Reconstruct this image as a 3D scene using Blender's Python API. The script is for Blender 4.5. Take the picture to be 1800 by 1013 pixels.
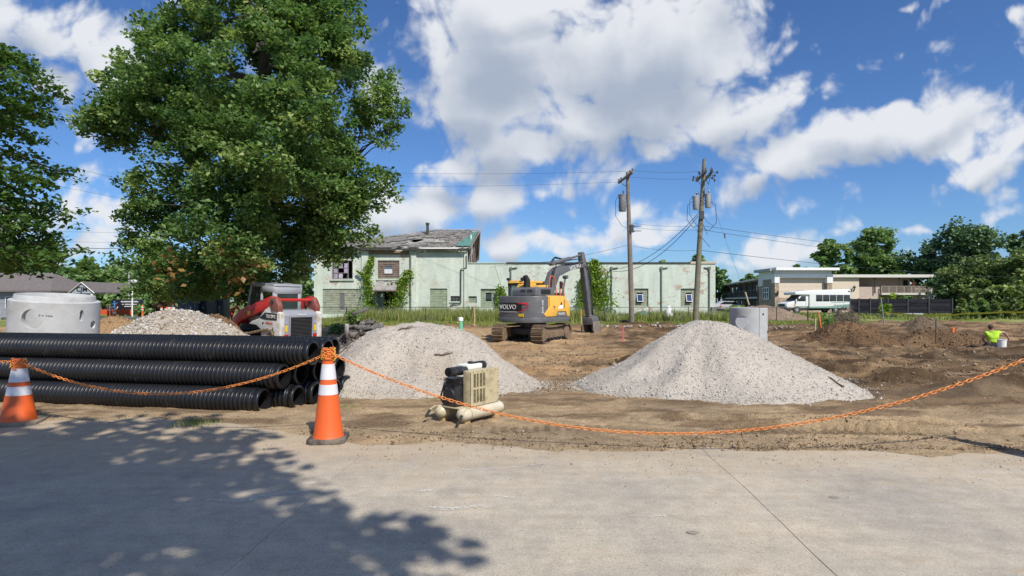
import bpy, bmesh, math, random
import numpy as np
from mathutils import Vector, Matrix, Quaternion

for _o in list(bpy.data.objects):
    bpy.data.objects.remove(_o)
SC = bpy.context.scene
COL = SC.collection
R = math.radians
PI = math.pi
EYE = 1.40            # lens height above the concrete road, metres

# ------------------------------------------------------------------ camera
cd = bpy.data.cameras.new('camera')
cam = bpy.data.objects.new('camera', cd)
COL.objects.link(cam)
cam.location = (0, 0, EYE)
cam.rotation_euler = (R(90), 0, 0)
cd.sensor_width = 36
cd.lens = 20
cd.shift_y = 0.0125
cd.clip_end = 3000
SC.camera = cam
SC.render.resolution_x = 1024
SC.render.resolution_y = 576

# ------------------------------------------------------------------ light
SUN_EL, SUN_AZ = R(47), R(150)          # azimuth clockwise from +Y
sun_dir = Vector((math.sin(SUN_AZ)*math.cos(SUN_EL), math.cos(SUN_AZ)*math.cos(SUN_EL), math.sin(SUN_EL)))
sd = bpy.data.lights.new('sun', 'SUN')
sd.energy = 4.8
sd.angle = R(0.53)
sd.color = (1.0, 0.935, 0.835)
sun = bpy.data.objects.new('sun', sd)
COL.objects.link(sun)
sun.rotation_euler = (-sun_dir).to_track_quat('-Z', 'Y').to_euler()
sun.location = (10, -20, 30)
vs = SC.view_settings
vs.view_transform = 'Standard'
vs.look = 'None'
vs.exposure = 0.06
vs.gamma = 1.0
vs.use_curve_mapping = False

# ------------------------------------------------------------------ sky
def build_world():
    w = bpy.data.worlds.new('World')
    SC.world = w
    w.use_nodes = True
    nt = w.node_tree
    N, L = nt.nodes, nt.links
    N.clear()
    out = N.new('ShaderNodeOutputWorld')
    bg = N.new('ShaderNodeBackground')
    L.new(bg.outputs[0], out.inputs[0])
    sky = N.new('ShaderNodeTexSky')
    sky.sky_type = 'NISHITA'
    sky.sun_disc = False
    sky.sun_elevation = SUN_EL
    sky.sun_rotation = SUN_AZ
    sky.air_density = 1.0
    sky.dust_density = 0.3
    sky.ozone_density = 3.0
    bg.inputs['Strength'].default_value = 0.09

    # clouds live at infinity: they are a function of the direction only
    def clouds_group():
        g = bpy.data.node_groups.new('cloud_field', 'ShaderNodeTree')
        g.interface.new_socket('P', in_out='INPUT', socket_type='NodeSocketVector')
        g.interface.new_socket('F', in_out='OUTPUT', socket_type='NodeSocketFloat')
        g.interface.new_socket('G', in_out='OUTPUT', socket_type='NodeSocketFloat')
        n, l = g.nodes, g.links
        gi = n.new('NodeGroupInput'); go = n.new('NodeGroupOutput')
        # warp the directions so that the banks get billowed outlines
        nz = n.new('ShaderNodeTexNoise'); nz.noise_dimensions = '2D'
        nz.inputs['Scale'].default_value = 5.0; nz.inputs['Detail'].default_value = 2
        l.new(gi.outputs[0], nz.inputs['Vector'])
        sub = n.new('ShaderNodeVectorMath'); sub.operation = 'SUBTRACT'
        l.new(nz.outputs['Color'], sub.inputs[0]); sub.inputs[1].default_value = (.5, .5, .5)
        sc = n.new('ShaderNodeVectorMath'); sc.operation = 'SCALE'
        l.new(sub.outputs[0], sc.inputs[0]); sc.inputs['Scale'].default_value = 0.11
        ad = n.new('ShaderNodeVectorMath'); ad.operation = 'ADD'
        l.new(gi.outputs[0], ad.inputs[0]); l.new(sc.outputs[0], ad.inputs[1])
        prev = None
        for (cx, cy, rx, ry, rot, wgt) in CLOUDS:
            m = n.new('ShaderNodeMapping'); m.vector_type = 'TEXTURE'
            m.inputs['Location'].default_value = ((cx-900)/1000, (529-cy)/1000, 0)
            m.inputs['Rotation'].default_value = (0, 0, R(rot))
            m.inputs['Scale'].default_value = (rx/1000, ry/1000, 1)
            if prev is None:
                l.new(ad.outputs[0], m.inputs['Vector'])
            else:      # evaluated one bank after another, which keeps the shader small
                sq = n.new('ShaderNodeVectorMath'); sq.operation = 'MULTIPLY_ADD'
                l.new(prev, sq.inputs[0]); sq.inputs[1].default_value = (1e-7, 1e-7, 1e-7); l.new(ad.outputs[0], sq.inputs[2])
                l.new(sq.outputs[0], m.inputs['Vector'])
            ln = n.new('ShaderNodeVectorMath'); ln.operation = 'LENGTH'
            l.new(m.outputs[0], ln.inputs[0])
            mr = n.new('ShaderNodeMapRange')
            mr.inputs['From Min'].default_value = 1.7; mr.inputs['From Max'].default_value = 0.2
            mr.inputs['To Min'].default_value = 0; mr.inputs['To Max'].default_value = wgt
            l.new(ln.outputs['Value'], mr.inputs['Value'])
            if prev is None:
                prev = mr.outputs[0]
            else:
                mx = n.new('ShaderNodeMath'); mx.operation = 'SMOOTH_MAX'
                mx.inputs[2].default_value = 0.18
                l.new(prev, mx.inputs[0]); l.new(mr.outputs[0], mx.inputs[1])
                prev = mx.outputs[0]
        fb = n.new('ShaderNodeTexNoise'); fb.noise_dimensions = '2D'
        fb.inputs['Scale'].default_value = 5; fb.inputs['Detail'].default_value = 9
        fb.inputs['Roughness'].default_value = 0.58
        l.new(gi.outputs[0], fb.inputs['Vector'])
        vo = n.new('ShaderNodeTexVoronoi'); vo.voronoi_dimensions = '2D'; vo.feature = 'SMOOTH_F1'
        vo.inputs['Scale'].default_value = 15; vo.inputs['Detail'].default_value = 2.6; vo.inputs['Roughness'].default_value = 0.55; vo.inputs['Smoothness'].default_value = .35
        l.new(ad.outputs[0], vo.inputs['Vector'])
        ma = n.new('ShaderNodeMath'); ma.operation = 'MULTIPLY_ADD'
        l.new(fb.outputs['Fac'], ma.inputs[0]); ma.inputs[1].default_value = NOISE_A; ma.inputs[2].default_value = NOISE_B
        mv = n.new('ShaderNodeMath'); mv.operation = 'MULTIPLY_ADD'
        l.new(vo.outputs['Distance'], mv.inputs[0]); mv.inputs[1].default_value = -NOISE_V; l.new(ma.outputs[0], mv.inputs[2]); ma = mv
        s = n.new('ShaderNodeMath'); s.operation = 'ADD'
        l.new(prev, s.inputs[0]); l.new(ma.outputs[0], s.inputs[1])
        l.new(s.outputs[0], go.inputs[0]); l.new(prev, go.inputs[1])
        return g
    g = clouds_group()
    tc = N.new('ShaderNodeTexCoord')
    sx = N.new('ShaderNodeSeparateXYZ'); L.new(tc.outputs['Generated'], sx.inputs[0])
    ay = N.new('ShaderNodeMath'); ay.operation = 'MAXIMUM'; L.new(sx.outputs['Y'], ay.inputs[0]); ay.inputs[1].default_value = 0.12
    u = N.new('ShaderNodeMath'); u.operation = 'DIVIDE'; L.new(sx.outputs['X'], u.inputs[0]); L.new(ay.outputs[0], u.inputs[1])
    v = N.new('ShaderNodeMath'); v.operation = 'DIVIDE'; L.new(sx.outputs['Z'], v.inputs[0]); L.new(ay.outputs[0], v.inputs[1])
    cp = N.new('ShaderNodeCombineXYZ'); L.new(u.outputs[0], cp.inputs[0]); L.new(v.outputs[0], cp.inputs[1])
    f0 = N.new('ShaderNodeGroup'); f0.node_tree = g; L.new(cp.outputs[0], f0.inputs[0])
    up = N.new('ShaderNodeVectorMath'); up.operation = 'ADD'; L.new(cp.outputs[0], up.inputs[0]); up.inputs[1].default_value = (0.022, 0.05, 0)
    f1 = N.new('ShaderNodeGroup'); f1.node_tree = g; L.new(up.outputs[0], f1.inputs[0])
    # away from the view to the north: scattered clouds of the same sort
    gn = N.new('ShaderNodeTexNoise'); gn.inputs['Scale'].default_value = 3.2; gn.inputs['Detail'].default_value = 7
    L.new(tc.outputs['Generated'], gn.inputs['Vector'])
    gf = N.new('ShaderNodeMath'); gf.operation = 'MULTIPLY_ADD'; L.new(gn.outputs['Fac'], gf.inputs[0]); gf.inputs[1].default_value = 3.2; gf.inputs[2].default_value = -1.45
    wy = N.new('ShaderNodeMapRange'); L.new(sx.outputs['Y'], wy.inputs['Value'])
    wy.inputs['From Min'].default_value = 0.30; wy.inputs['From Max'].default_value = 0.55
    fm = N.new('ShaderNodeMix'); L.new(wy.outputs[0], fm.inputs['Factor']); L.new(gf.outputs[0], fm.inputs['A']); L.new(f0.outputs[0], fm.inputs['B'])
    mask = N.new('ShaderNodeMapRange'); mask.interpolation_type = 'SMOOTHSTEP'
    L.new(fm.outputs['Result'], mask.inputs['Value'])
    mask.inputs['From Min'].default_value = 0.12; mask.inputs['From Max'].default_value = 0.70
    # more cloud towards the sun side = shaded; less = a sunlit rim
    df = N.new('ShaderNodeMath'); df.operation = 'SUBTRACT'; L.new(f1.outputs[1], df.inputs[0]); L.new(f0.outputs[1], df.inputs[1])
    ln_ = N.new('ShaderNodeTexNoise'); ln_.noise_dimensions = '2D'; ln_.inputs['Scale'].default_value = 6; ln_.inputs['Detail'].default_value = 5; ln_.inputs['Roughness'].default_value = .5; L.new(cp.outputs[0], ln_.inputs['Vector'])
    t0 = N.new('ShaderNodeMath'); t0.operation = 'MULTIPLY_ADD'; L.new(f0.outputs[1], t0.inputs[0]); t0.inputs[1].default_value = 0.55; L.new(df.outputs[0], t0.inputs[2])
    th = N.new('ShaderNodeMath'); th.operation = 'MULTIPLY_ADD'; L.new(ln_.outputs['Fac'], th.inputs[0]); th.inputs[1].default_value = 1.1; L.new(t0.outputs[0], th.inputs[2])
    sh = N.new('ShaderNodeMapRange'); sh.interpolation_type = 'SMOOTHSTEP'; L.new(th.outputs[0], sh.inputs['Value'])
    sh.inputs['From Min'].default_value = 0.60; sh.inputs['From Max'].default_value = 1.40
    cr = N.new('ShaderNodeMix'); cr.data_type = 'RGBA'
    L.new(sh.outputs[0], cr.inputs['Factor'])
    cr.inputs[6].default_value = (8.7, 8.95, 9.4, 1); cr.inputs[7].default_value = (4.3, 5.0, 6.2, 1)
    tint = N.new('ShaderNodeMix'); tint.data_type = 'RGBA'; tint.blend_type = 'MULTIPLY'; tint.inputs['Factor'].default_value = 1
    L.new(sky.outputs[0], tint.inputs[6]); tint.inputs[7].default_value = SKY_TINT
    mk = N.new('ShaderNodeMath'); mk.operation = 'MULTIPLY'; L.new(mask.outputs[0], mk.inputs[0]); mk.inputs[1].default_value = 0.97
    mix = N.new('ShaderNodeMix'); mix.data_type = 'RGBA'
    L.new(mk.outputs[0], mix.inputs['Factor']); L.new(tint.outputs[2], mix.inputs[6]); L.new(cr.outputs[2], mix.inputs[7])
    L.new(mix.outputs[2], bg.inputs['Color'])
    try:
        w.cycles.sampling_method = 'MANUAL'; w.cycles.sample_map_resolution = 512
    except Exception:
        pass

NOISE_A, NOISE_B, NOISE_V = 1.8, -0.56, 0.56
SKY_TINT = (0.66, 0.93, 1.30, 1)
# banks of cloud: bearing and height (in thousandths of the tangent), half sizes, tilt, density
CLOUDS = [
 (900, 95, 200, 120, 0, 1.2), (1060, 95, 230, 125, 0, 1.25), (1190, 75, 150, 115, 0, 1.2), (850, 190, 110, 100, 0, 1.05),
 (1000, 200, 210, 95, 0, 1.2), (1120, 190, 150, 85, 20, 1.05), (900, 255, 160, 66, 0, 1.05), (805, 300, 95, 36, 0, .95),
 (765, 85, 64, 95, 0, 1.0), (1255, 20, 90, 60, 20, .85), (960, 10, 170, 60, 0, 1),
 (1250, 235, 170, 50, 20, .85), (1310, 200, 120, 50, 30, .8), (1402, 165, 34, 42, 0, .75), (1170, 275, 100, 40, 15, .85),
 (1420, 290, 120, 38, 20, .85), (1560, 242, 170, 48, 15, .85), (1675, 200, 110, 34, 32, .85), (1335, 342, 70, 22, 18, .75),
 (1640, 240, 140, 45, 5, .75), (1740, 285, 100, 36, 18, .85), (1795, 262, 60, 40, 10, .8),
 (700, 385, 85, 42, 0, .95), (770, 372, 60, 32, 0, .9), (862, 352, 60, 36, 0, .95), (945, 326, 62, 22, 15, .85), (640, 430, 60, 30, 0, .8),
 (955, 425, 75, 24, 0, .9), (1050, 408, 80, 28, 0, .95), (1135, 415, 60, 22, 0, .8), (1190, 405, 50, 16, 10, .7), (1240, 395, 40, 12, 0, .5),
 (1390, 432, 110, 24, 10, .9), (1470, 415, 60, 18, 5, .8), (1600, 405, 60, 16, 5, .75), (1750, 383, 55, 16, 10, .7), (1300, 455, 60, 14, 0, .6),
 (120, 70, 150, 65, -8, .8), (50, 20, 110, 48, 0, .75), (190, 130, 90, 55, 0, .85), (120, 160, 90, 40, 0, .75),
 (110, 370, 130, 40, 0, .62), (150, 425, 110, 34, 0, .68), (40, 430, 90, 34, 0, .6), (150, 235, 70, 30, 0, .55),
 (1575, 8, 34, 14, 20, .75), (1788, 18, 34, 18, 20, .7), (1422, 377, 38, 13, 15, .6), (1372, 78, 40, 14, 25, .55), (1120, 368, 32, 14, 0, .6),
 (1350, 60, 50, 16, 25, .45),
]
build_world()

# ------------------------------------------------------------------ helpers
def W(px, py, d):
    """Point at distance d along the bearing/height seen in the survey photograph."""
    return Vector(((px-900)*d/1000, d, EYE-(py-529)*d/1000))

def tag(o, label=None, cat=None, group=None, kind=None):
    if label: o['label'] = label
    if cat: o['category'] = cat
    if group: o['group'] = group
    if kind: o['kind'] = kind
    return o

def empty(name, loc, label, cat, rz=0, group=None):
    o = bpy.data.objects.new(name, None)
    COL.objects.link(o)
    o.empty_display_size = 0.2
    o.location = loc
    o.rotation_euler = (0, 0, rz)
    return tag(o, label, cat, group)

def copy_tree(o, parent=None):
    c = o.copy(); COL.objects.link(c); c.parent = parent
    for ch in list(o.children):
        copy_tree(ch, c)
    return c

class MB:
    """Collects shapes and links them as one mesh object."""
    def __init__(s):
        s.v = []; s.f = []; s.m = []
    def add(s, vs, fs, mi=0):
        b = len(s.v)
        s.v.extend([tuple(q) for q in vs])
        for f in fs:
            s.f.append(tuple(b+i for i in f)); s.m.append(mi)
        return s
    def box(s, c, d, rz=0, rot=None, mi=0):
        M = rot if rot is not None else Matrix.Rotation(rz, 3, 'Z')
        c = Vector(c); hx, hy, hz = d[0]/2, d[1]/2, d[2]/2
        vs = [c + M @ Vector((x*hx, y*hy, z*hz)) for x in (-1, 1) for y in (-1, 1) for z in (-1, 1)]
        return s.add(vs, [(0, 1, 3, 2), (4, 6, 7, 5), (0, 4, 5, 1), (2, 3, 7, 6), (0, 2, 6, 4), (1, 5, 7, 3)], mi)
    def bx(s, x0, x1, y0, y1, z0, z1, mi=0):
        return s.box(((x0+x1)/2, (y0+y1)/2, (z0+z1)/2), (abs(x1-x0), abs(y1-y0), abs(z1-z0)), mi=mi)
    def prism(s, poly, a, b, axis='x', mi=0):
        n = len(poly)
        def P(p, t):
            return {'x': (t, p[0], p[1]), 'y': (p[0], t, p[1]), 'z': (p[0], p[1], t)}[axis]
        vs = [P(p, a) for p in poly] + [P(p, b) for p in poly]
        fs = [tuple(range(n))[::-1], tuple(range(n, 2*n))] + [(i, (i+1) % n, n+(i+1) % n, n+i) for i in range(n)]
        return s.add(vs, fs, mi)
    def tube(s, pts, r, n=8, cap=True, mi=0):
        pts = [Vector(p) for p in pts]
        rs = r if isinstance(r, (list, tuple)) else [r]*len(pts)
        T = []
        for i in range(len(pts)):
            a = pts[max(0, i-1)]; b = pts[min(len(pts)-1, i+1)]
            t = (b-a); T.append(t.normalized() if t.length > 1e-9 else Vector((0, 0, 1)))
        ref = Vector((0, 0, 1)) if abs(T[0].z) < .9 else Vector((1, 0, 0))
        x = T[0].cross(ref).normalized()
        vs = []
        for i, p in enumerate(pts):
            x = (x - T[i]*x.dot(T[i])); x = x.normalized() if x.length > 1e-6 else T[i].orthogonal().normalized()
            y = T[i].cross(x)
            for k in range(n):
                a = 2*PI*k/n
                vs.append(p + (x*math.cos(a)+y*math.sin(a))*rs[i])
        fs = []
        for i in range(len(pts)-1):
            for k in range(n):
                k2 = (k+1) % n
                fs.append((i*n+k, i*n+k2, (i+1)*n+k2, (i+1)*n+k))
        if cap:
            fs.append(tuple(range(n))[::-1]); fs.append(tuple((len(pts)-1)*n+k for k in range(n)))
        return s.add(vs, fs, mi)
    def lathe(s, prof, n=24, c=(0, 0, 0), axis='z', closed=False, mi=0):
        vs = []; c = Vector(c)
        for (r, h) in prof:
            for k in range(n):
                a = 2*PI*k/n
                q = {'z': (r*math.cos(a), r*math.sin(a), h), 'x': (h, r*math.cos(a), r*math.sin(a)),
                     'y': (r*math.sin(a), h, r*math.cos(a))}[axis]
                vs.append(c+Vector(q))
        m = len(prof); fs = []
        for i in range(m if closed else m-1):
            j = (i+1) % m
            for k in range(n):
                k2 = (k+1) % n
                fs.append((i*n+k, i*n+k2, j*n+k2, j*n+k))
        if not closed:
            if prof[0][0] > 1e-6: fs.append(tuple(range(n))[::-1])
            if prof[-1][0] > 1e-6: fs.append(tuple((m-1)*n+k for k in range(n)))
        return s.add(vs, fs, mi)
    def xform(s, M):
        s.v = [tuple(M @ Vector(q)) for q in s.v]; return s
    def build(s, name, mat, parent=None, smooth=False, bevel=0, segs=2, kind=None, loc=None, autos=None):
        me = bpy.data.meshes.new(name)
        me.from_pydata(s.v, [], s.f)
        mats = mat if isinstance(mat, (list, tuple)) else [mat]
        for m in mats: me.materials.append(m)
        if len(mats) > 1: me.polygons.foreach_set('material_index', s.m)
        bm = bmesh.new(); bm.from_mesh(me)
        bmesh.ops.remove_doubles(bm, verts=bm.verts, dist=1e-5)
        bmesh.ops.recalc_face_normals(bm, faces=bm.faces)
        if bevel > 0:
            es = [e for e in bm.edges if len(e.link_faces) == 2 and e.calc_face_angle(0) > R(28)]
            bmesh.ops.bevel(bm, geom=es, offset=bevel, segments=segs, profile=.6, affect='EDGES', clamp_overlap=True)
        if smooth or bevel > 0:
            for f in bm.faces: f.smooth = True
            for e in bm.edges:
                if len(e.link_faces) == 2 and e.calc_face_angle(0) > R(autos or (40 if smooth else 50)): e.smooth = False
        bm.to_mesh(me); bm.free()
        o = bpy.data.objects.new(name, me); COL.objects.link(o)
        if parent is not None: o.parent = parent
        if loc is not None: o.location = loc
        if kind: o['kind'] = kind
        return o

def np_mesh(name, V, F, mat, parent=None, tone=None, col=None, smooth=False, kind=None):
    """Fast mesh from arrays: V (n,3), F (m,k) with one k for all faces."""
    V = np.asarray(V, dtype=np.float32); F = np.asarray(F, dtype=np.int32)
    me = bpy.data.meshes.new(name)
    k = F.shape[1]
    me.vertices.add(len(V)); me.vertices.foreach_set('co', V.ravel())
    me.loops.add(F.size); me.loops.foreach_set('vertex_index', F.ravel())
    me.polygons.add(len(F))
    me.polygons.foreach_set('loop_start', np.arange(0, F.size, k, dtype=np.int32))
    me.polygons.foreach_set('loop_total', np.full(len(F), k, dtype=np.int32))
    if smooth: me.polygons.foreach_set('use_smooth', np.ones(len(F), dtype=bool))
    me.update(calc_edges=True)
    if tone is not None:
        a = me.attributes.new('tone', 'FLOAT', 'POINT'); a.data.foreach_set('value', np.asarray(tone, dtype=np.float32))
    if col is not None:
        a = me.attributes.new('tint', 'FLOAT_COLOR', 'POINT')
        c4 = np.ones((len(V), 4), dtype=np.float32); c4[:, :3] = col
        a.data.foreach_set('color', c4.ravel())
    me.materials.append(mat)
    o = bpy.data.objects.new(name, me); COL.objects.link(o)
    if parent is not None: o.parent = parent
    if kind: o['kind'] = kind
    return o

def text(body, size, mat, parent, loc, rot, name='lettering', depth=0.004, bold=0.0, sx=1.0):
    cu = bpy.data.curves.new(name, 'FONT')
    cu.body = body; cu.size = size; cu.extrude = depth; cu.align_x = 'CENTER'; cu.align_y = 'CENTER'
    cu.offset = bold; cu.resolution_u = 3
    t = bpy.data.objects.new('tmp_text', cu); COL.objects.link(t)
    dg = bpy.context.evaluated_depsgraph_get()
    me = bpy.data.meshes.new_from_object(t.evaluated_get(dg))
    bpy.data.objects.remove(t); bpy.data.curves.remove(cu)
    me.materials.clear(); me.materials.append(mat)
    o = bpy.data.objects.new(name, me); COL.objects.link(o)
    o.parent = parent; o.location = loc; o.rotation_euler = rot; o.scale = (sx, 1, 1)
    return o

# value noise on arrays
def _hash(ix, iy, seed):
    h = (ix.astype(np.int64)*374761393 + iy.astype(np.int64)*668265263 + seed*974634777) & 0xffffffff
    h = ((h ^ (h >> 13))*1274126177) & 0xffffffff
    return ((h ^ (h >> 16)) & 0xffffff)/float(0xffffff)
def vnoise(x, y, seed=0):
    x = np.asarray(x, dtype=np.float64); y = np.asarray(y, dtype=np.float64)
    ix = np.floor(x); iy = np.floor(y); fx = x-ix; fy = y-iy
    fx = fx*fx*(3-2*fx); fy = fy*fy*(3-2*fy)
    ix = ix.astype(np.int64); iy = iy.astype(np.int64)
    a = _hash(ix, iy, seed); b = _hash(ix+1, iy, seed); c = _hash(ix, iy+1, seed); d = _hash(ix+1, iy+1, seed)
    return (a*(1-fx)+b*fx)*(1-fy)+(c*(1-fx)+d*fx)*fy
def fbm(x, y, seed=0, octv=4, gain=.5):
    t = 0; a = 1; s = 0
    for i in range(octv):
        t = t+a*vnoise(x*2**i, y*2**i, seed+i*17); s += a; a *= gain
    return t/s          # 0..1, mean .5
def sstep(a, b, x):
    t = np.clip((np.asarray(x, dtype=np.float64)-a)/(b-a), 0, 1); return t*t*(3-2*t)

# ------------------------------------------------------------------ materials
def nodes_of(m):
    m.use_nodes = True
    return m.node_tree.nodes, m.node_tree.links, m.node_tree.nodes['Principled BSDF']

def pm(name, col, rough=.6, metal=0, var=.18, scale=6, bump=0, bscale=40, dirt=None, damt=.5, dscale=3, spec=.5, coat=0, emis=None):
    """General procedural surface: base colour with mottling, optional dirt patches and relief."""
    m = bpy.data.materials.new(name); N, L, B = nodes_of(m)
    tc = N.new('ShaderNodeTexCoord')
    nz = N.new('ShaderNodeTexNoise'); nz.inputs['Scale'].default_value = scale; nz.inputs['Detail'].default_value = 6; nz.inputs['Roughness'].default_value = .65
    L.new(tc.outputs['Object'], nz.inputs['Vector'])
    r = N.new('ShaderNodeMapRange'); L.new(nz.outputs['Fac'], r.inputs['Value'])
    r.inputs['From Min'].default_value = .3; r.inputs['From Max'].default_value = .7
    r.inputs['To Min'].default_value = 1-var; r.inputs['To Max'].default_value = 1+var
    mul = N.new('ShaderNodeVectorMath'); mul.operation = 'SCALE'; mul.inputs[0].default_value = col[:3]
    L.new(r.outputs[0], mul.inputs['Scale'])
    src = mul.outputs[0]
    if dirt is not None:
        dn = N.new('ShaderNodeTexNoise'); dn.inputs['Scale'].default_value = dscale; dn.inputs['Detail'].default_value = 8; dn.inputs['Roughness'].default_value = .7
        L.new(tc.outputs['Object'], dn.inputs['Vector'])
        dr = N.new('ShaderNodeMapRange'); dr.inputs['From Min'].default_value = .62-.3*damt; dr.inputs['From Max'].default_value = .72
        L.new(dn.outputs['Fac'], dr.inputs['Value'])
        mx = N.new('ShaderNodeMix'); mx.data_type = 'RGBA'; L.new(dr.outputs[0], mx.inputs['Factor'])
        L.new(src, mx.inputs[6]); mx.inputs[7].default_value = (*dirt, 1); src = mx.outputs[2]
    L.new(src, B.inputs['Base Color'])
    rr = N.new('ShaderNodeMapRange'); L.new(nz.outputs['Fac'], rr.inputs['Value'])
    rr.inputs['To Min'].default_value = max(.03, rough-.12); rr.inputs['To Max'].default_value = min(1, rough+.12)
    L.new(rr.outputs[0], B.inputs['Roughness'])
    B.inputs['Metallic'].default_value = metal
    B.inputs['Specular IOR Level'].default_value = spec
    if coat: B.inputs['Coat Weight'].default_value = coat
    if bump:
        bn = N.new('ShaderNodeTexNoise'); bn.inputs['Scale'].default_value = bscale; bn.inputs['Detail'].default_value = 5
        L.new(tc.outputs['Object'], bn.inputs['Vector'])
        bp = N.new('ShaderNodeBump'); bp.inputs['Strength'].default_value = bump; bp.inputs['Distance'].default_value = .02
        L.new(bn.outputs['Fac'], bp.inputs['Height']); L.new(bp.outputs[0], B.inputs['Normal'])
    return m

def tintmat(name, rough=.95, scale=60, var=.3, bump=.5, bdist=.02, spec=.15, s2=350):
    """Surface coloured by the mesh's own 'tint', with grain on top."""
    m = bpy.data.materials.new(name); N, L, B = nodes_of(m)
    at = N.new('ShaderNodeAttribute'); at.attribute_name = 'tint'
    tc = N.new('ShaderNodeTexCoord')
    nz = N.new('ShaderNodeTexNoise'); nz.inputs['Scale'].default_value = scale; nz.inputs['Detail'].default_value = 8; nz.inputs['Roughness'].default_value = .75
    L.new(tc.outputs['Object'], nz.inputs['Vector'])
    r = N.new('ShaderNodeMapRange'); L.new(nz.outputs['Fac'], r.inputs['Value'])
    r.inputs['From Min'].default_value = .3; r.inputs['From Max'].default_value = .7
    r.inputs['To Min'].default_value = 1-var; r.inputs['To Max'].default_value = 1+var
    mul = N.new('ShaderNodeVectorMath'); mul.operation = 'SCALE'; L.new(at.outputs['Color'], mul.inputs[0]); L.new(r.outputs[0], mul.inputs['Scale'])
    L.new(mul.outputs[0], B.inputs['Base Color'])
    B.inputs['Roughness'].default_value = rough; B.inputs['Specular IOR Level'].default_value = spec
    bp = N.new('ShaderNodeBump'); bp.inputs['Strength'].default_value = bump; bp.inputs['Distance'].default_value = bdist
    L.new(nz.outputs['Fac'], bp.inputs['Height']); L.new(bp.outputs[0], B.inputs['Normal'])
    return m

def leafmat(name, stops, trans=.35, rough=.45):
    """Leaves: per-leaf 'tone' picks a green, light passes through."""
    m = bpy.data.materials.new(name); N, L, B = nodes_of(m)
    at = N.new('ShaderNodeAttribute'); at.attribute_name = 'tone'
    cr = N.new('ShaderNodeValToRGB'); L.new(at.outputs['Fac'], cr.inputs[0])
    els = cr.color_ramp.elements
    while len(els) < len(stops): els.new(.5)
    for e, (p, c) in zip(els, stops): e.position = p; e.color = (*c, 1)
    L.new(cr.outputs[0], B.inputs['Base Color']); B.inputs['Roughness'].default_value = rough
    B.inputs['Specular IOR Level'].default_value = .3
    tr = N.new('ShaderNodeBsdfTranslucent')
    sc = N.new('ShaderNodeMix'); sc.data_type = 'RGBA'; sc.blend_type = 'MULTIPLY'; sc.inputs['Factor'].default_value = 1
    L.new(cr.outputs[0], sc.inputs[6]); sc.inputs[7].default_value = (1.15, 1.22, .75, 1); L.new(sc.outputs[2], tr.inputs[0])
    mx = N.new('ShaderNodeMixShader'); mx.inputs[0].default_value = trans
    L.new(B.outputs[0], mx.inputs[1]); L.new(tr.outputs[0], mx.inputs[2])
    L.new(mx.outputs[0], N['Material Output'].inputs[0])
    return m

def glass(name, col=(.02, .03, .035), rough=.06, spec=.8):
    m = bpy.data.materials.new(name); N, L, B = nodes_of(m)
    B.inputs['Base Color'].default_value = (*col, 1); B.inputs['Roughness'].default_value = rough
    B.inputs['Specular IOR Level'].default_value = spec
    return m

# ================================================================== GROUND
EDGE_PX = [(-400, 742), (0, 745), (100, 739), (250, 737), (400, 745), (540, 768), (640, 779), (750, 781), (900, 789), (1100, 792), (1300, 795), (1500, 797), (1700, 801), (1800, 803), (2400, 806)]
_ed = [1400/(q-529) for p, q in EDGE_PX]
_ex = [(p-900)*d/1000 for (p, q), d in zip(EDGE_PX, _ed)]
def edge_y(x): return np.interp(x, _ex, _ed)
_py = [0, 5, 5.8, 7.2, 9, 12, 16, 20, 24, 28, 31, 34, 37, 45, 60, 80, 120]
_pz = [0, 0, .012, -.01, -.06, -.14, -.26, -.40, -.49, -.50, -.36, -.14, -.08, -.04, -.09, -.10, -.12]
def border_y(x): return 34.2 + 1.6*(fbm(np.asarray(x)*.35, np.asarray(x)*0+3, 5, 3)-.5) + np.where(np.asarray(x) > 19, np.clip((np.asarray(x)-19)*.5, 0, 9), 0)
def gz(x, y):
    """Height of the site, without the fine relief."""
    return np.interp(y, _py, _pz) + .22*(fbm(np.asarray(x)*.18, np.asarray(y)*.18, 2, 3)-.5)*sstep(9, 16, y)*(1-sstep(30, 36, y))
def P(x, y, dz=0): return (float(x), float(y), float(gz(x, y))+dz)

TRACKS = [  # line y = y0 + k x, half width, tread pitch, x range, depth
 (5.95, -.02, .17, .105, 2.1, 4.6, .05), (6.55, -.05, .16, .11, 1.6, 5.2, .05), (7.6, .03, .2, .12, 4.9, 9, .03), (6.1, .01, .14, .1, -.4, 1.4, .014),
 (13.2, -.12, .24, .15, -3.0, 9, .05), (11.2, -.1, .24, .15, 4.0, 12, .05), (16.5, -.05, .26, .16, -8, 14, .06), (18.9, -.05, .26, .16, -6, 14, .06), (21.5, .1, .28, .17, -1, 20, .06),
 (23.6, -.02, .28, .17, 3, 20, .06), (9.0, .16, .22, .13, 5.3, 13, .04), (10.2, .17, .22, .13, 5.3, 13, .04),
]
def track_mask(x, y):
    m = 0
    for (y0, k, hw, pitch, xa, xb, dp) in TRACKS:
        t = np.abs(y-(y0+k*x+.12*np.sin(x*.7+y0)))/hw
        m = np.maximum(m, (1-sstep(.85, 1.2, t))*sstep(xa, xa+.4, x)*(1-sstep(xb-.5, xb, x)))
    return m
CLUMPS = [(7.7, 8.9, 1.1, .45, .26), (20.5, 22.5, 1.0, .4, .35), (7.0, 10.6, .8, .35, .14), (5.9, 9.5, .5, .25, .10), (12.5, 15.5, 2.2, .5, .2), (9, 18.5, 3, .6, .16), (17, 18.2, 2.6, .5, .2), (13, 12.2, 1.6, .4, .18), (3.2, 13.2, 1.6, .5, .12)]
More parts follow.
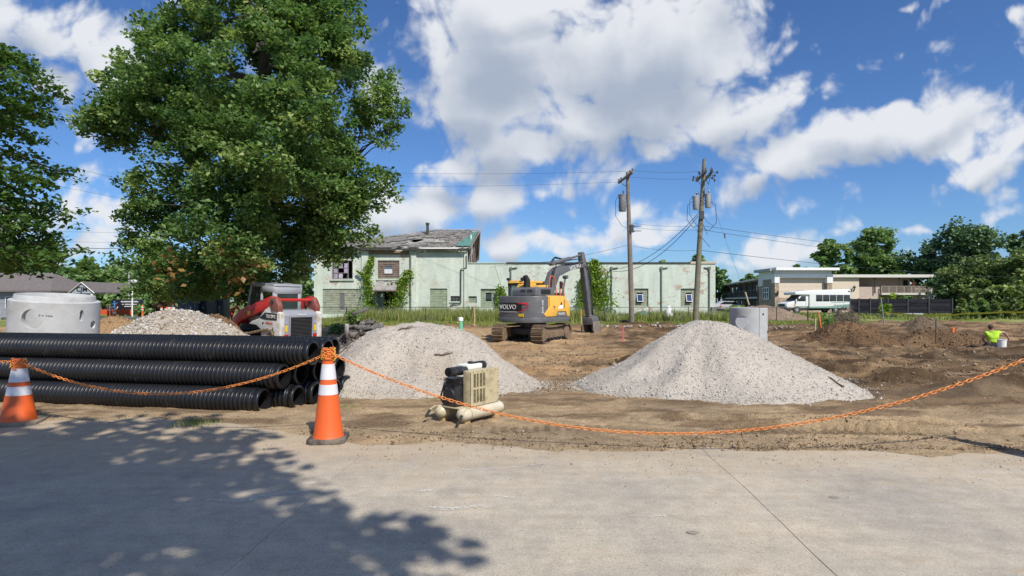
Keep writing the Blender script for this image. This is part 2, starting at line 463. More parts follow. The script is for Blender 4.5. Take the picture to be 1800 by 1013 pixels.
def clump_mask(x, y):
    m = 0
    for (cx, cy, rx, ry, h) in CLUMPS: m = np.maximum(m, np.exp(-((x-cx)/rx)**2-((y-cy)/ry)**2))
    return m
def fine(x, y):
    """Ruts, furrows, clods and tread prints pressed into the soil."""
    dark = sstep(.5, 5.5, x)*sstep(7.5, 12, y)
    z = .05*(fbm(x*2.2, y*2.8, 11, 4)-.5)*sstep(5.2, 6.4, y) + .03*np.maximum(0, fbm(x*4, y*6, 16, 3)-.56)*3*sstep(5.3, 6.0, y) + .042*(fbm(x*7, y*9, 12, 3)-.5)*(.5+.8*sstep(6, 10, y))
    z += .020*(fbm(x*22, y*26, 15, 2)-.5)
    fur = fbm(x*.5+2*fbm(x*.3, y*.3, 30, 2), y*2.1, 13, 4)
    z += dark*.38*(fur-.5) + dark*.10*np.maximum(0, fbm(x*3, y*3.6, 14, 3)-.55)*2
    lump = np.maximum(0, fbm(x*1.3, y*1.6, 19, 3)-.58)
    z += lump*.45*sstep(8, 13, y)
    for (cx, cy, rx, ry, h) in CLUMPS: z = z + h*np.exp(-((x-cx)/rx)**2-((y-cy)/ry)**2)*(.3+1.3*fbm(x*2.6, y*3.2, 23, 4))
    for (y0, k, hw, pitch, xa, xb, dp) in TRACKS:
        yc = y0+k*x+.12*np.sin(x*.7+y0)
        t = np.abs(y-yc)/hw
        inside = (1-sstep(.8, 1.15, t))*sstep(xa, xa+.4, x)*(1-sstep(xb-.5, xb, x))
        tread = .5+.5*np.sign(np.sin(2*PI*(x+.25*np.abs(y-yc))/pitch))*.8
        broken = .35+.65*fbm(x*1.7, y*1.7, int(y0*10), 2)
        z += inside*(-dp*.55 - dp*.8*tread*broken) + dp*1.1*np.exp(-((t-1.35)/.25)**2)*sstep(xa, xa+.4, x)*(1-sstep(xb-.5, xb, x))
    return z

def build_ground():
    # everything below and beyond: one broad sheet to the horizon
    m_far = pm('far_grass', (.13, .17, .05), .95, var=.35, scale=.12, dirt=(.13, .125, .06), damt=.3, dscale=.06, spec=.1)
    b = MB(); b.add([(-1500, -300, -1.3), (1500, -300, -1.3), (1500, 56, -1.3), (-1500, 56, -1.3), (-1500, 60, -.17), (1500, 60, -.17), (1500, 2600, -.17), (-1500, 2600, -.17)],
                    [(0, 1, 2, 3), (3, 2, 5, 4), (4, 5, 6, 7)])
    b.build('far_ground', m_far, kind='structure')

    # --- soil of the building site
    ys = np.geomspace(4.6, 38.5, 400); us = np.linspace(-1.3, 1.3, 640)
    Y, U = np.meshgrid(ys, us, indexing='ij'); X = U*(Y+1.0)
    ey = edge_y(X) + .35*(fbm(X*1.6, Y*1.6, 3, 4)-.5) + .08*(fbm(X*9, Y*9, 4, 2)-.5)
    Z = gz(X, Y)+fine(X, Y)
    lip = sstep(-.05, .55, Y-ey)
    Z = np.where(Y < 9, Z*sstep(.1, 1.2, Y-ey) + .022*sstep(-.02, .30, Y-ey) + (-.05)*(1-sstep(-.16, .06, Y-ey)), Z)
    by = border_y(X); Z -= .35*sstep(0, .8, Y-by)
    # berm of stripped topsoil along the grass
    berm = np.exp(-((Y-by+.9)/.55)**2)*sstep(-8, -4, X)
    Z += berm*(.10+.28*(fbm(X*1.1, Y*1.4, 21, 3)-.35))
    # colour of the soil, groove shade in the tracks included: pale sand by the road, tan, raw orange clay, dark topsoil to the east
    c_sand = np.array([.52, .385, .235]); c_tan = np.array([.43, .295, .165]); c_dark = np.array([.15, .098, .057]); c_clay = np.array([.41, .24, .12]); c_grey = np.array([.20, .165, .125])
    n1 = fbm(X*.45, Y*.8, 41, 5)[..., None]; n2 = fbm(X*1.8, Y*2.6, 42, 4)[..., None]; n3 = fbm(X*.22, Y*.5, 43, 3)[..., None]; n4 = fbm(X*6, Y*7, 44, 3)[..., None]
    t_dist = sstep(6.0, 9.5, Y+1.5*(n2[..., 0]-.5))[..., None]
    C = c_sand*(1-t_dist)+c_tan*t_dist
    C = C + (c_clay-C)*(sstep(.52, .70, n3)*.75*sstep(9, 14, Y)[..., None])
    dk = (sstep(.6, 4.6, X+.35*(Y-9)*-.25+2.2*(n1[..., 0]-.5))*sstep(6.6, 10.5, Y+2*(n1[..., 0]-.5)))[..., None]
    C = C + (c_dark-C)*dk*(.45+.55*sstep(.30, .55, n2))
    C = C + (c_dark*.95-C)*(sstep(.56, .72, n2)*.55*sstep(6.3, 8.5, Y)[..., None])
    C = C + (c_dark-C)*(np.clip(berm, 0, 1)[..., None])*.85
    C = C + (c_grey-C)*(sstep(.55, .75, n1)*.35)
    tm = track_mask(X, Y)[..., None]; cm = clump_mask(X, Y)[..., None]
    tread_shade = .5+.5*np.sign(np.sin(2*PI*X/.115)); C = C*(1-tm*(.14+.30*tread_shade[..., None])); C = C+(c_dark*.62-C)*np.clip(1.5*cm-.2, 0, 1)*(.4+.6*sstep(.35, .6, n2))  # tread prints darkened in colour, shade painted into their grooves
    nf = fbm(X*.6+2*fbm(X*.3, Y*.3, 30, 2), Y*2.4, 33, 5)[..., None]; C = C*(1-dk*.45*sstep(.48, .66, nf)); C = C+(c_tan*.9-C)*dk*.5*sstep(.58, .72, 1-nf)
    fg = (1-sstep(7.5, 11, Y))[..., None]; n5 = fbm(X*1.3+4, Y*3.2, 47, 5)[..., None]; n6 = fbm(X*5, Y*11, 48, 4)[..., None]
    C = C + (np.array([.215, .145, .085])-C)*(fg*.75*sstep(.52, .66, n5)*sstep(5.5, 6.3, Y)[..., None]); C = C*(1+fg*(.55*(n6-.5)))
    n7 = fbm(X*13, Y*20, 49, 3)[..., None]; C = C*(.62+.44*n4+.34*n7)
    nr, nc = Y.shape
    V = np.stack([X, Y, Z], -1).reshape(-1, 3)
    idx = np.arange(nr*nc).reshape(nr, nc)
    F = np.stack([idx[:-1, :-1], idx[:-1, 1:], idx[1:, 1:], idx[1:, :-1]], -1).reshape(-1, 4)
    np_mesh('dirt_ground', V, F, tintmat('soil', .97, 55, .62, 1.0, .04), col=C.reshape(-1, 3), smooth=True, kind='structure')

    # --- lawn, weeds' soil and the lot of the motel
    ys = np.concatenate([np.linspace(33.2, 37, 60), np.linspace(37.1, 66, 70)]); xs = np.linspace(-85, 130, 420)
    Y, X = np.meshgrid(ys, xs, indexing='ij'); by = border_y(X)
    Z = np.interp(Y, _py, _pz) + .06*(fbm(X*.8, Y*.8, 51, 3)-.5) - .35*(1-sstep(-.7, .15, Y-by+.5*(fbm(X*2.4, Y*2.4, 52, 3)-.5)))
    g = fbm(X*.5, Y*.7, 53, 4)[..., None]; g2 = fbm(X*2.5, Y*2.5, 54, 3)[..., None]
    C = np.array([.17, .21, .05])*(.7+.6*g2); C = C+(np.array([.28, .26, .12])-C)*sstep(.5, .7, g)*.7
    nr, nc = Y.shape; idx = np.arange(nr*nc).reshape(nr, nc)
    F = np.stack([idx[:-1, :-1], idx[:-1, 1:], idx[1:, 1:], idx[1:, :-1]], -1).reshape(-1, 4)
    np_mesh('lawn', np.stack([X, Y, Z], -1).reshape(-1, 3), F, tintmat('turf', .95, 18, .4, .6, .05), col=C.reshape(-1, 3), smooth=True, kind='structure')

    # --- concrete road in slabs with open joints
    m_con = bpy.data.materials.new('road_concrete'); N, L, B = nodes_of(m_con)
    tc = N.new('ShaderNodeTexCoord')
    def noise(sc, det, rough=.6):
        n = N.new('ShaderNodeTexNoise'); n.inputs['Scale'].default_value = sc; n.inputs['Detail'].default_value = det; n.inputs['Roughness'].default_value = rough
        L.new(tc.outputs['Object'], n.inputs['Vector']); return n
    def mr(src, a, b, c, d):
        r = N.new('ShaderNodeMapRange'); L.new(src, r.inputs['Value'])
        for k, q in zip(('From Min', 'From Max', 'To Min', 'To Max'), (a, b, c, d)): r.inputs[k].default_value = q
        return r.outputs[0]
    big = noise(.9, 6); mid = noise(7, 6, .7); fin = noise(75, 6, .85); agg = noise(420, 2, .8)
    ramp = N.new('ShaderNodeValToRGB'); L.new(big.outputs['Fac'], ramp.inputs[0])
    ramp.color_ramp.elements[0].position = .3; ramp.color_ramp.elements[0].color = (.38, .348, .30, 1)
    ramp.color_ramp.elements[1].position = .7; ramp.color_ramp.elements[1].color = (.545, .475, .37, 1)
    v1 = N.new('ShaderNodeVectorMath'); v1.operation = 'SCALE'; L.new(ramp.outputs[0], v1.inputs[0]); L.new(mr(mid.outputs['Fac'], .3, .7, .84, 1.13), v1.inputs['Scale'])
    v2 = N.new('ShaderNodeVectorMath'); v2.operation = 'SCALE'; L.new(v1.outputs[0], v2.inputs[0]); L.new(mr(fin.outputs['Fac'], .3, .7, .62, 1.30), v2.inputs['Scale'])
    v3 = N.new('ShaderNodeVectorMath'); v3.operation = 'SCALE'; L.new(v2.outputs[0], v3.inputs[0]); L.new(mr(agg.outputs['Fac'], .25, .75, .70, 1.26), v3.inputs['Scale'])
    # sand blown on to the slab near its edge and in spots
    sx = N.new('ShaderNodeSeparateXYZ'); L.new(tc.outputs['Object'], sx.inputs[0])
    sn = noise(2.2, 8, .75)
    ad = N.new('ShaderNodeMath'); ad.operation = 'MULTIPLY_ADD'; L.new(sn.outputs['Fac'], ad.inputs[0]); ad.inputs[1].default_value = 3.4; L.new(sx.outputs['Y'], ad.inputs[2])
    sandf = mr(ad.outputs[0], 6.0, 7.5, 0, .75)
    mx = N.new('ShaderNodeMix'); mx.data_type = 'RGBA'; L.new(sandf, mx.inputs['Factor']); L.new(v3.outputs[0], mx.inputs[6]); mx.inputs[7].default_value = (.44, .345, .23, 1)
    spot = noise(3.4, 7, .7)
    mp = N.new('ShaderNodeMapping'); mp.inputs['Location'].default_value = (11, 4, 0); mp.inputs['Scale'].default_value = (1, 2.4, 1); L.new(tc.outputs['Object'], mp.inputs[0]); L.new(mp.outputs[0], spot.inputs['Vector'])
    mx2 = N.new('ShaderNodeMix'); mx2.data_type = 'RGBA'; L.new(mr(spot.outputs['Fac'], .58, .72, 0, .75), mx2.inputs['Factor']); L.new(mx.outputs[2], mx2.inputs[6]); mx2.inputs[7].default_value = (.42, .31, .19, 1)
    oil = noise(1.7, 5, .6); mp2 = N.new('ShaderNodeMapping'); mp2.inputs['Location'].default_value = (3, 21, 0); L.new(tc.outputs['Object'], mp2.inputs[0]); L.new(mp2.outputs[0], oil.inputs['Vector'])
    mx3 = N.new('ShaderNodeMix'); mx3.data_type = 'RGBA'; L.new(mr(oil.outputs['Fac'], .56, .74, 0, .42), mx3.inputs['Factor']); L.new(mx2.outputs[2], mx3.inputs[6]); mx3.inputs[7].default_value = (.22, .21, .20, 1)
    stk = noise(1, 6, .65); mp3 = N.new('ShaderNodeMapping'); mp3.inputs['Scale'].default_value = (.7, 7, 1); mp3.inputs['Rotation'].default_value = (0, 0, .12); L.new(tc.outputs['Object'], mp3.inputs[0]); L.new(mp3.outputs[0], stk.inputs['Vector'])
    v4 = N.new('ShaderNodeVectorMath'); v4.operation = 'SCALE'; L.new(mx3.outputs[2], v4.inputs[0]); L.new(mr(stk.outputs['Fac'], .3, .7, .92, 1.07), v4.inputs['Scale'])
    pit = N.new('ShaderNodeTexVoronoi'); pit.inputs['Scale'].default_value = 22; L.new(tc.outputs['Object'], pit.inputs['Vector'])
    v5 = N.new('ShaderNodeVectorMath'); v5.operation = 'SCALE'; L.new(v4.outputs[0], v5.inputs[0]); L.new(mr(pit.outputs['Distance'], .06, .16, .62, 1), v5.inputs['Scale'])
    mx3 = v5; mx3_out = v5.outputs[0]
    L.new(mx3_out, B.inputs['Base Color']); B.inputs['Roughness'].default_value = .93; B.inputs['Specular IOR Level'].default_value = .2
    bp = N.new('ShaderNodeBump'); bp.inputs['Strength'].default_value = .35; bp.inputs['Distance'].default_value = .004
    L.new(fin.outputs['Fac'], bp.inputs['Height']); L.new(bp.outputs[0], B.inputs['Normal'])
    m_jnt = pm('joint_filler', (.34, .285, .21), .95, var=.5, scale=9)
    rb = MB(); rb.add([(-90, -14, -.009), (90, -14, -.009), (90, 7.2, -.13), (-90, 7.2, -.13), (-90, 5.0, -.009), (90, 5.0, -.009)], [(0, 1, 5, 4), (4, 5, 2, 3)])
    road = rb.build('road', m_jnt, kind='structure')
    jx = [-62, -42, -24, -16, -10.98, -7.81, -4.645, -1.49, 1.665, 4.82, 7.98, 11.1, 16, 24, 42, 62]
    rng = random.Random(4)
    for i in range(len(jx)-1):
        for (ya, yb) in ((-13.5, -4.9), (-4.886, 1.05), (1.064, 8.4)):
            g_ = .0016
            def X_(x, y): return x+.049*(y-2.9)
            n = 26
            def edge(x, sgn, seed):
                return [(X_(x, ya+(yb-ya)*k/n)+sgn*g_*(.5+rng.random())+.05*(float(fbm(seed*3.1, (ya+(yb-ya)*k/n)*1.3, 6, 4))-.5)*(0 < k < n), ya+(yb-ya)*k/n) for k in range(n+1)]
            A = edge(jx[i], 1, i); Bq = edge(jx[i+1], -1, i+1)
            if yb > 8: A = [(X_(jx[i], float(edge_y(jx[i]))+.35)+g_ if k == n else p[0], min(p[1], float(edge_y(jx[i]))+.35)) for k, p in enumerate(A) if p[1] < float(edge_y(jx[i]))+.3 or k == n]; Bq = [(X_(jx[i+1], float(edge_y(jx[i+1]))+.35)-g_ if k == n else p[0], min(p[1], float(edge_y(jx[i+1]))+.35)) for k, p in enumerate(Bq) if p[1] < float(edge_y(jx[i+1]))+.3 or k == n]
            poly = A[::-1]+Bq
            poly = [p for p in poly]
            b = MB(); b.prism(poly, -.20, rng.uniform(-.0015, .0015), 'z')
            b.build('concrete_slab', m_con, road)
    # chalk arcs and scuffs left on the slab
    m_ch = bpy.data.materials.new('chalk'); N, L, B = nodes_of(m_ch)
    B.inputs['Base Color'].default_value = (.72, .72, .70, 1); B.inputs['Roughness'].default_value = 1
    tc = N.new('ShaderNodeTexCoord'); nz = N.new('ShaderNodeTexNoise'); nz.inputs['Scale'].default_value = 45; nz.inputs['Detail'].default_value = 6
    L.new(tc.outputs['Object'], nz.inputs['Vector']); r = N.new('ShaderNodeMapRange'); L.new(nz.outputs['Fac'], r.inputs['Value'])
    r.inputs['From Min'].default_value = .46; r.inputs['From Max'].default_value = .66; r.inputs['To Max'].default_value = .8; L.new(r.outputs[0], B.inputs['Alpha'])
    arcs = [([(772, 826), (830, 827), (880, 824), (930, 819), (975, 813)], .018, 'long chalk arc curving across the sunlit slab'),
            ([(735, 866), (760, 862)], .03, 'short chalk scuff near the tip of the tree shadow'), ([(750, 892), (790, 896), (850, 889)], .03, 'broken chalk smear below the short scuff'),
            ([(860, 870), (905, 876)], .028, 'pale chalk smear in the middle of the slab'), ([(1105, 908), (1140, 909), (1200, 906)], .012, 'faint straight chalk stroke beside the right joint'),
            ([(360, 880), (420, 882), (500, 868), (545, 864)], .03, 'chalk scrape lying in the tree shadow')]
    for pts, hw, lab in arcs:
        w = [np.array([(p-900)*1.4/(q-529), 1400/(q-529)]) for p, q in pts]
        t = np.linspace(0, len(w)-1, 30); xs = np.interp(t, range(len(w)), [q[0] for q in w]); yy = np.interp(t, range(len(w)), [q[1] for q in w])
        dx, dy = np.gradient(xs), np.gradient(yy); ln = np.hypot(dx, dy); nx, ny = -dy/ln, dx/ln
        ww = hw*(.35+.65*np.sin(np.linspace(0.1, 3.04, 30)))
        b = MB(); vs_ = []
        for k in range(30): vs_ += [(xs[k]+nx[k]*ww[k], yy[k]+ny[k]*ww[k], .0045), (xs[k]-nx[k]*ww[k], yy[k]-ny[k]*ww[k], .0045)]
        b.add(vs_, [(2*k, 2*k+1, 2*k+3, 2*k+2) for k in range(29)])
        tag(b.build('chalk_mark', m_ch), lab, 'chalk mark', 'chalk marks on the road')

build_ground()
def road_litter():
    m_oil = pm('oil_spot', (.29, .26, .215), .8, var=.3)
    for (px, py, a, c, lab) in ((1217, 937, .034, .016, 'dark oval stain left of the right hand slab joint'), (1466, 875, .034, .015, 'dark oval stain on the slab at the far right')):
        d = 1400/(py-529); b = MB(); n = 18; x = (px-900)*d/1000
        b.add([(a*math.cos(2*PI*k/n)*(1+.2*math.sin(3*k)), c*1.6*math.sin(2*PI*k/n), .0042) for k in range(n)], [tuple(range(n))]); tag(b.build('oil_stain', m_oil, loc=(x, d, 0)), lab, 'stain', 'stains on the road')
    rng = np.random.default_rng(31); n = 1300
    x = rng.uniform(-6, 6, n); y = edge_y(x)-.02-np.abs(rng.normal(size=n))*.42
    k = y > 2.4; x, y = x[k], y[k]; sz = rng.uniform(.0025, .008, len(x))*np.where(rng.random(len(x)) < .05, 2.0, 1)
    o = stones('road_grit', np.stack([x, y, sz*.4], -1), sz, M_STONE, rng, np.array([[.40, .31, .20], [.30, .22, .14], [.46, .42, .36], [.28, .21, .14]])); tag(o, 'grit and crumbs of sand tracked out on to the concrete', 'grit')
    rng = random.Random(5); m_tw = pm('straw', (.17, .12, .07), .9, var=.4); b = MB()
    for k in range(420):
        x = rng.uniform(-3, 9); y = float(edge_y(x))+.1+abs(rng.gauss(0, 1.3)); a = rng.uniform(0, PI); l = rng.uniform(.02, .09); z = gnd(x, y)+.008
        p = Vector((x, y, z)); t = Vector((math.cos(a), math.sin(a)*.6, rng.uniform(-.1, .25)))*l; b.tube([p-t, p+Vector((0, 0, .012)), p+t], [.0035, .004, .002], 3, cap=False)
    o = b.build('dead_roots', m_tw, kind='stuff'); tag(o, 'dead roots and straw lying in the churned sand', 'straw')

# ------------------------------------------------------------------ loose stones, clods, blades
_OCT = np.array([(1, 0, 0), (-1, 0, 0), (0, 1, 0), (0, -1, 0), (0, 0, 1), (0, 0, -1)], dtype=float)
_OCF = np.array([(0, 2, 4), (2, 1, 4), (1, 3, 4), (3, 0, 4), (2, 0, 5), (1, 2, 5), (3, 1, 5), (0, 3, 5)])
def rand_rot(rng, n):
    q = rng.normal(size=(n, 4)); q /= np.linalg.norm(q, axis=1)[:, None]
    w, x, y, z = q.T
    return np.stack([np.stack([1-2*(y*y+z*z), 2*(x*y-z*w), 2*(x*z+y*w)], -1), np.stack([2*(x*y+z*w), 1-2*(x*x+z*z), 2*(y*z-x*w)], -1), np.stack([2*(x*z-y*w), 2*(y*z+x*w), 1-2*(x*x+y*y)], -1)], 1)
def stones(name, C, size, mat, rng, cols, parent=None, kind='stuff', flat=.6):
    n = len(C)
    s = np.asarray(size)[:, None]*rng.uniform(.6, 1.25, (n, 3)); s[:, 2] *= flat
    Vv = _OCT[None]*s[:, None, :]*rng.uniform(.7, 1.2, (n, 6, 1))
    Vv = np.einsum('nij,nkj->nki', rand_rot(rng, n), Vv)+C[:, None, :]
    F = (_OCF[None]+(np.arange(n)*6)[:, None, None]).reshape(-1, 3)
    ci = cols[rng.integers(0, len(cols), n)]*rng.uniform(.72, 1.2, (n, 1))
    return np_mesh(name, Vv.reshape(-1, 3), F, mat, parent, col=np.repeat(ci, 6, 0), kind=kind)

def gnd(x, y):
    return float(gz(np.array(x), np.array(y))+fine(np.array(float(x)), np.array(float(y))))
M_STONE = tintmat('stone', .9, 30, .22, .4, .01)
def build_clods():
    rng = np.random.default_rng(5)
    n = 52000
    u = rng.uniform(-1.0, 1.0, n); y = 5.3+27*rng.random(n)**2.3; x = u*y
    keep = (y > edge_y(x)+.1*rng.normal(size=n)+.15) & (fbm(x*1.2, y*1.2, 61, 3) > .40-.12*(x > 1))
    x, y = x[keep], y[keep]
    z = gz(x, y)+fine(x, y)+.012
    sz = rng.uniform(.003, .013, len(x))*(1+1.4*sstep(7, 14, y))*np.where(rng.random(len(x)) < .06, 2.4, 1)
    dark = sstep(-.5, 4, x)*sstep(7, 11, y)
    c = np.array([[.34, .25, .16], [.27, .185, .11], [.21, .15, .09], [.14, .095, .06], [.30, .24, .17]])
    o = stones('dirt_clods', np.stack([x, y, z], -1), sz, M_STONE, rng, c, flat=.75)
    tag(o, 'loose brown clods and crumbs of soil strewn over the site', 'dirt clods')
build_clods()
road_litter()

# ================================================================== PILES
def make_pile(name, label, cat, cx, cy, H, radii, mat, base_col, seed, e=.25, rough=.05, nst=0, ssize=(.01, .02), scols=None, group=None, plateau=0.0, toe=.25, dirty=None, rz_noise=.12, stone_name='gravel', squash=None):
    """Heap: peak at (cx, cy), radius by bearing (degrees from +X), stones lying on the slope."""
    rng = np.random.default_rng(seed)
    na, nr = 220, 90
    ang = np.linspace(0, 2*PI, na, endpoint=False)
    ra = np.array([r for a, r in radii]+[radii[0][1]]); aa = np.radians(np.array([a for a, r in radii]+[radii[0][0]+360]))
    def Rr(a):
        a = np.mod(np.asarray(a)-aa[0], 2*PI)+aa[0]
        i = np.clip(np.searchsorted(aa, a, side='right')-1, 0, len(ra)-2)
        t = (a-aa[i])/(aa[i+1]-aa[i]); t = t*t*(3-2*t)
        return ra[i]*(1-t)+ra[i+1]*t
    zb = float(gz(cx, cy))
    def height(a, t):
        r = Rr(a)*(1+rz_noise*(fbm(np.cos(a)*2.2+seed, np.sin(a)*2.2, seed, 3)-.5)*2)
        x = cx+np.cos(a)*r*t; y = cy+np.sin(a)*r*t
        tt = np.maximum(0, t-plateau)/(1-plateau)
        f = (math.sqrt(1+e*e)-np.sqrt(tt*tt+e*e))/(math.sqrt(1+e*e)-e)
        f = f*(1-toe*sstep(.45, 1, t)*.6)+0
        hz = H*f
        nz = rough*(fbm(x*1.6, y*1.6, seed+1, 4)-.5)*2*np.minimum(1, f*3+.12) + rough*.35*(fbm(x*7, y*7, seed+2, 3)-.5) + .012*(fbm(x*25, y*25, seed+3, 2)-.5)
        lump = .10*H*(fbm(x*.9+seed, y*.9, seed+9, 2)-.5)*sstep(.15, .4, t)*(1-sstep(.8, 1, t)); scar = -.10*H*np.exp(-((t-.62)/.16)**2-(np.sin(a*1.5+seed)-.7)**2/.05)
        z = gz(x, y)*(t)+zb*(1-t)+hz+nz+lump+scar-.05*sstep(.93, 1.0, t)
        return x, y, z
    T = np.linspace(0, 1, nr)**.8
    A, TT = np.meshgrid(ang, T, indexing='xy')
    X, Y, Z = height(A, TT)
    V = np.stack([X, Y, Z], -1).reshape(-1, 3)
    idx = np.arange(nr*na).reshape(nr, na); j = np.roll(idx, -1, 1)
    F = np.stack([idx[:-1], j[:-1], j[1:], idx[1:]], -1).reshape(-1, 4)
    c = np.array(base_col)[None]*(.86+.28*fbm(X*3, Y*3, seed+5, 4).reshape(-1, 1))
    if dirty is not None:
        k = (sstep(.5, .72, fbm(X*.9, Y*.9, seed+6, 4))*.6+.45*sstep(.85, 1, TT)*fbm(X*4, Y*4, seed+8, 2)).reshape(-1, 1)
        c = c+(np.array(dirty)[None]-c)*np.clip(k, 0, 1)
    root = empty(name, (0, 0, 0), label, cat, group=group)
    np_mesh('heap', V, F, mat, root, col=c, smooth=True)
    if nst:
        a = rng.uniform(0, 2*PI, nst); t = np.sqrt(rng.random(nst))*1.02; far = rng.random(nst) < .07; t = np.where(far, 1+np.abs(rng.normal(size=nst))*.07, t)
        front = (np.sin(a) < .35) | (rng.random(nst) < .35)
        a, t = a[front], t[front]
        x, y, z = height(a, np.minimum(t, 1)); ov = np.maximum(0, t-1)*Rr(a); x = x+np.cos(a)*ov; y = y+np.sin(a)*ov; z = np.where(t > .985, gz(x, y)+fine(x, y)+.006, z)
        sz = rng.uniform(ssize[0], ssize[1], len(a))*np.where(rng.random(len(a)) < .04, 2.1, 1)*np.where(t > .9, 1.25, 1)
        stones(stone_name, np.stack([x, y, z+sz*.25], -1), sz, M_STONE, rng, np.array(scols), root)
    return root, height, Rr

M_GRAV = tintmat('crushed_stone', .92, 85, .32, .9, .02)
M_SOILP = tintmat('heaped_soil', .97, 40, .4, .9, .04)
GREYS = [[.50, .47, .43], [.46, .435, .40], [.54, .515, .475], [.40, .375, .345], [.58, .56, .525], [.48, .44, .39], [.40, .37, .335]]
gr = (.50, .455, .40)
pC = make_pile('gravel_pile', 'pointed heap of clean grey gravel right of the compressor with a long right tail', 'gravel pile', 3.30, 9.6, 1.13,
    [(0, 2.15), (45, 1.8), (90, 1.75), (150, 2.2), (180, 2.2), (225, 2.0), (262, 1.85), (295, 1.85), (327, 2.35), (345, 2.3)], M_GRAV, gr, 3, e=.13, rough=.075, nst=26000, ssize=(.005, .013), scols=GREYS, group='gravel piles', plateau=.04, toe=.2, dirty=(.40, .36, .31))
pB = make_pile('gravel_pile', 'flat topped heap of grey gravel with twigs behind the compressor', 'gravel pile', -1.6, 10.0, 1.06,
    [(0, 2.2), (45, 2.1), (90, 2.1), (135, 2.3), (180, 2.5), (225, 2.3), (270, 1.75), (315, 2.0)], M_GRAV, (.48, .43, .37), 8, e=.20, rough=.10, nst=26000, ssize=(.005, .014), scols=GREYS+[[.38, .32, .25]], group='gravel piles', plateau=.16, toe=.2, dirty=(.36, .30, .22))
pA = make_pile('rubble_pile', 'heap of coarse whitish broken concrete behind the black pipes', 'rubble pile', -8.25, 14.0, 1.36,
    [(0, 2.9), (60, 2.4), (120, 2.3), (180, 2.5), (240, 2.3), (300, 2.5)], M_GRAV, (.42, .375, .315), 12, e=.22, rough=.07, nst=11000, ssize=(.012, .045), scols=[[.46, .43, .385], [.53, .50, .46], [.40, .36, .31], [.33, .28, .22], [.58, .56, .52], [.36, .31, .25]], plateau=.06, dirty=(.37, .31, .235), stone_name='broken_concrete')
BROWN = [[.20, .125, .07], [.14, .09, .055], [.26, .17, .095], [.11, .075, .05]]
def mound(label, px, py, d, wpx, seed, col, dirty, e=.25, rough=.12, nst=1500, depth=1.0, name='dirt_mound'):
    x = (px-900)*d/1000; top = EYE-(py-529)*d/1000; H = top-float(gz(x, d)); r = wpx*d/2000
    return make_pile(name, label, 'dirt mound', x, d, H, [(0, r), (90, r*depth), (180, r), (270, r*depth)], M_SOILP, col, seed, e=e, rough=rough, nst=nst, ssize=(.012, .045), scols=BROWN if col[0] < .3 else [[.36, .25, .14], [.28, .19, .11]], group='mounds of dug soil', dirty=dirty, stone_name='clods', rz_noise=.25)
mound('tan sandy bank right behind the large concrete manhole ring', 205, 556, 17.2, 230, 31, (.34, .22, .12), (.42, .31, .19), e=.35, rough=.08, depth=.8)
mound('low tan sandy bank left of the large concrete manhole ring', -60, 573, 17.5, 240, 32, (.34, .225, .125), (.42, .31, .19), e=.4, rough=.06)
mound('brown heap between the white rubble and the red track loader', 378, 553, 19, 150, 33, (.24, .15, .085), (.17, .11, .065), rough=.10, depth=.9)
mound('tall dark clumpy heap below the brush pile', 1492, 563, 25, 170, 34, (.145, .09, .05), (.22, .135, .07), e=.18, rough=.2, nst=2500)
mound('broad low dark heap left of the kneeling worker', 1640, 578, 24.5, 215, 35, (.14, .09, .052), (.2, .13, .075), e=.35, rough=.14, nst=2500, depth=.5)
mound('brown gravelly heap behind the grey concrete riser', 1335, 537, 42, 170, 36, (.24, .175, .125), (.31, .235, .17), e=.3, rough=.14, depth=.6)
mound('small dark heap under the yellow tape', 1622, 556, 33, 75, 37, (.16, .12, .085), (.2, .155, .1), e=.3, rough=.1, nst=600)

# twigs lying on the gravel
M_TWIG = pm('dead_twig', (.12, .085, .055), .9, var=.3)
def twig_on(pile, a, t, ang, ln, lab):
    root, h, Rr = pile
    x, y, z = [float(q) for q in h(np.array(R(a)), np.array(t))]
    pts = []; rng = random.Random(int(a*10+t*99)); r = float(Rr(R(a)))*1.0
    for k in range(6):
        s = (k/5-.5)*ln
        xx = x+math.cos(R(ang))*s+rng.uniform(-.012, .012); yy = y+math.sin(R(ang))*s
        cx, cy = (3.30, 9.6) if pile is pC else (-1.6, 10.0)
        aa = math.atan2(yy-cy, xx-cx); rr = math.hypot(xx-cx, yy-cy)
        base = float(Rr(aa))*(1+.12*(float(fbm(math.cos(aa)*2.2+(3 if pile is pC else 8), math.sin(aa)*2.2, 3 if pile is pC else 8, 3))-.5)*2)
        zz = float(h(np.array(aa), np.array(rr/base))[2])
        pts.append((xx, yy, zz+.018+rng.uniform(0, .02)))
    b = MB(); b.tube(pts, [.011, .012, .011, .01, .008, .004], 5)
    b.tube([pts[2], Vector(pts[2])+Vector((.06, .05, .03)), Vector(pts[2])+Vector((.13, .06, .05))], [.007, .005, .003], 4)
    tag(b.build('twig', M_TWIG), lab, 'twig', 'twigs on the gravel')
twig_on(pB, 205, .50, 40, .42, 'longest dead twig on the left slope of the flat topped gravel heap')
twig_on(pB, 250, .25, 25, .30, 'dead twig just below the crest of the flat topped gravel heap')
twig_on(pB, 300, .55, 12, .30, 'dead twig above the compressor on the flat topped gravel heap')
twig_on(pB, 215, .78, 70, .25, 'dead twig low on the gravel near the black pipes')
twig_on(pB, 230, .86, 10, .35, 'dead twig at the foot of the flat topped gravel heap')
twig_on(pC, 322, .80, 110, .32, 'dark stick lying across the right tail of the pointed gravel heap')

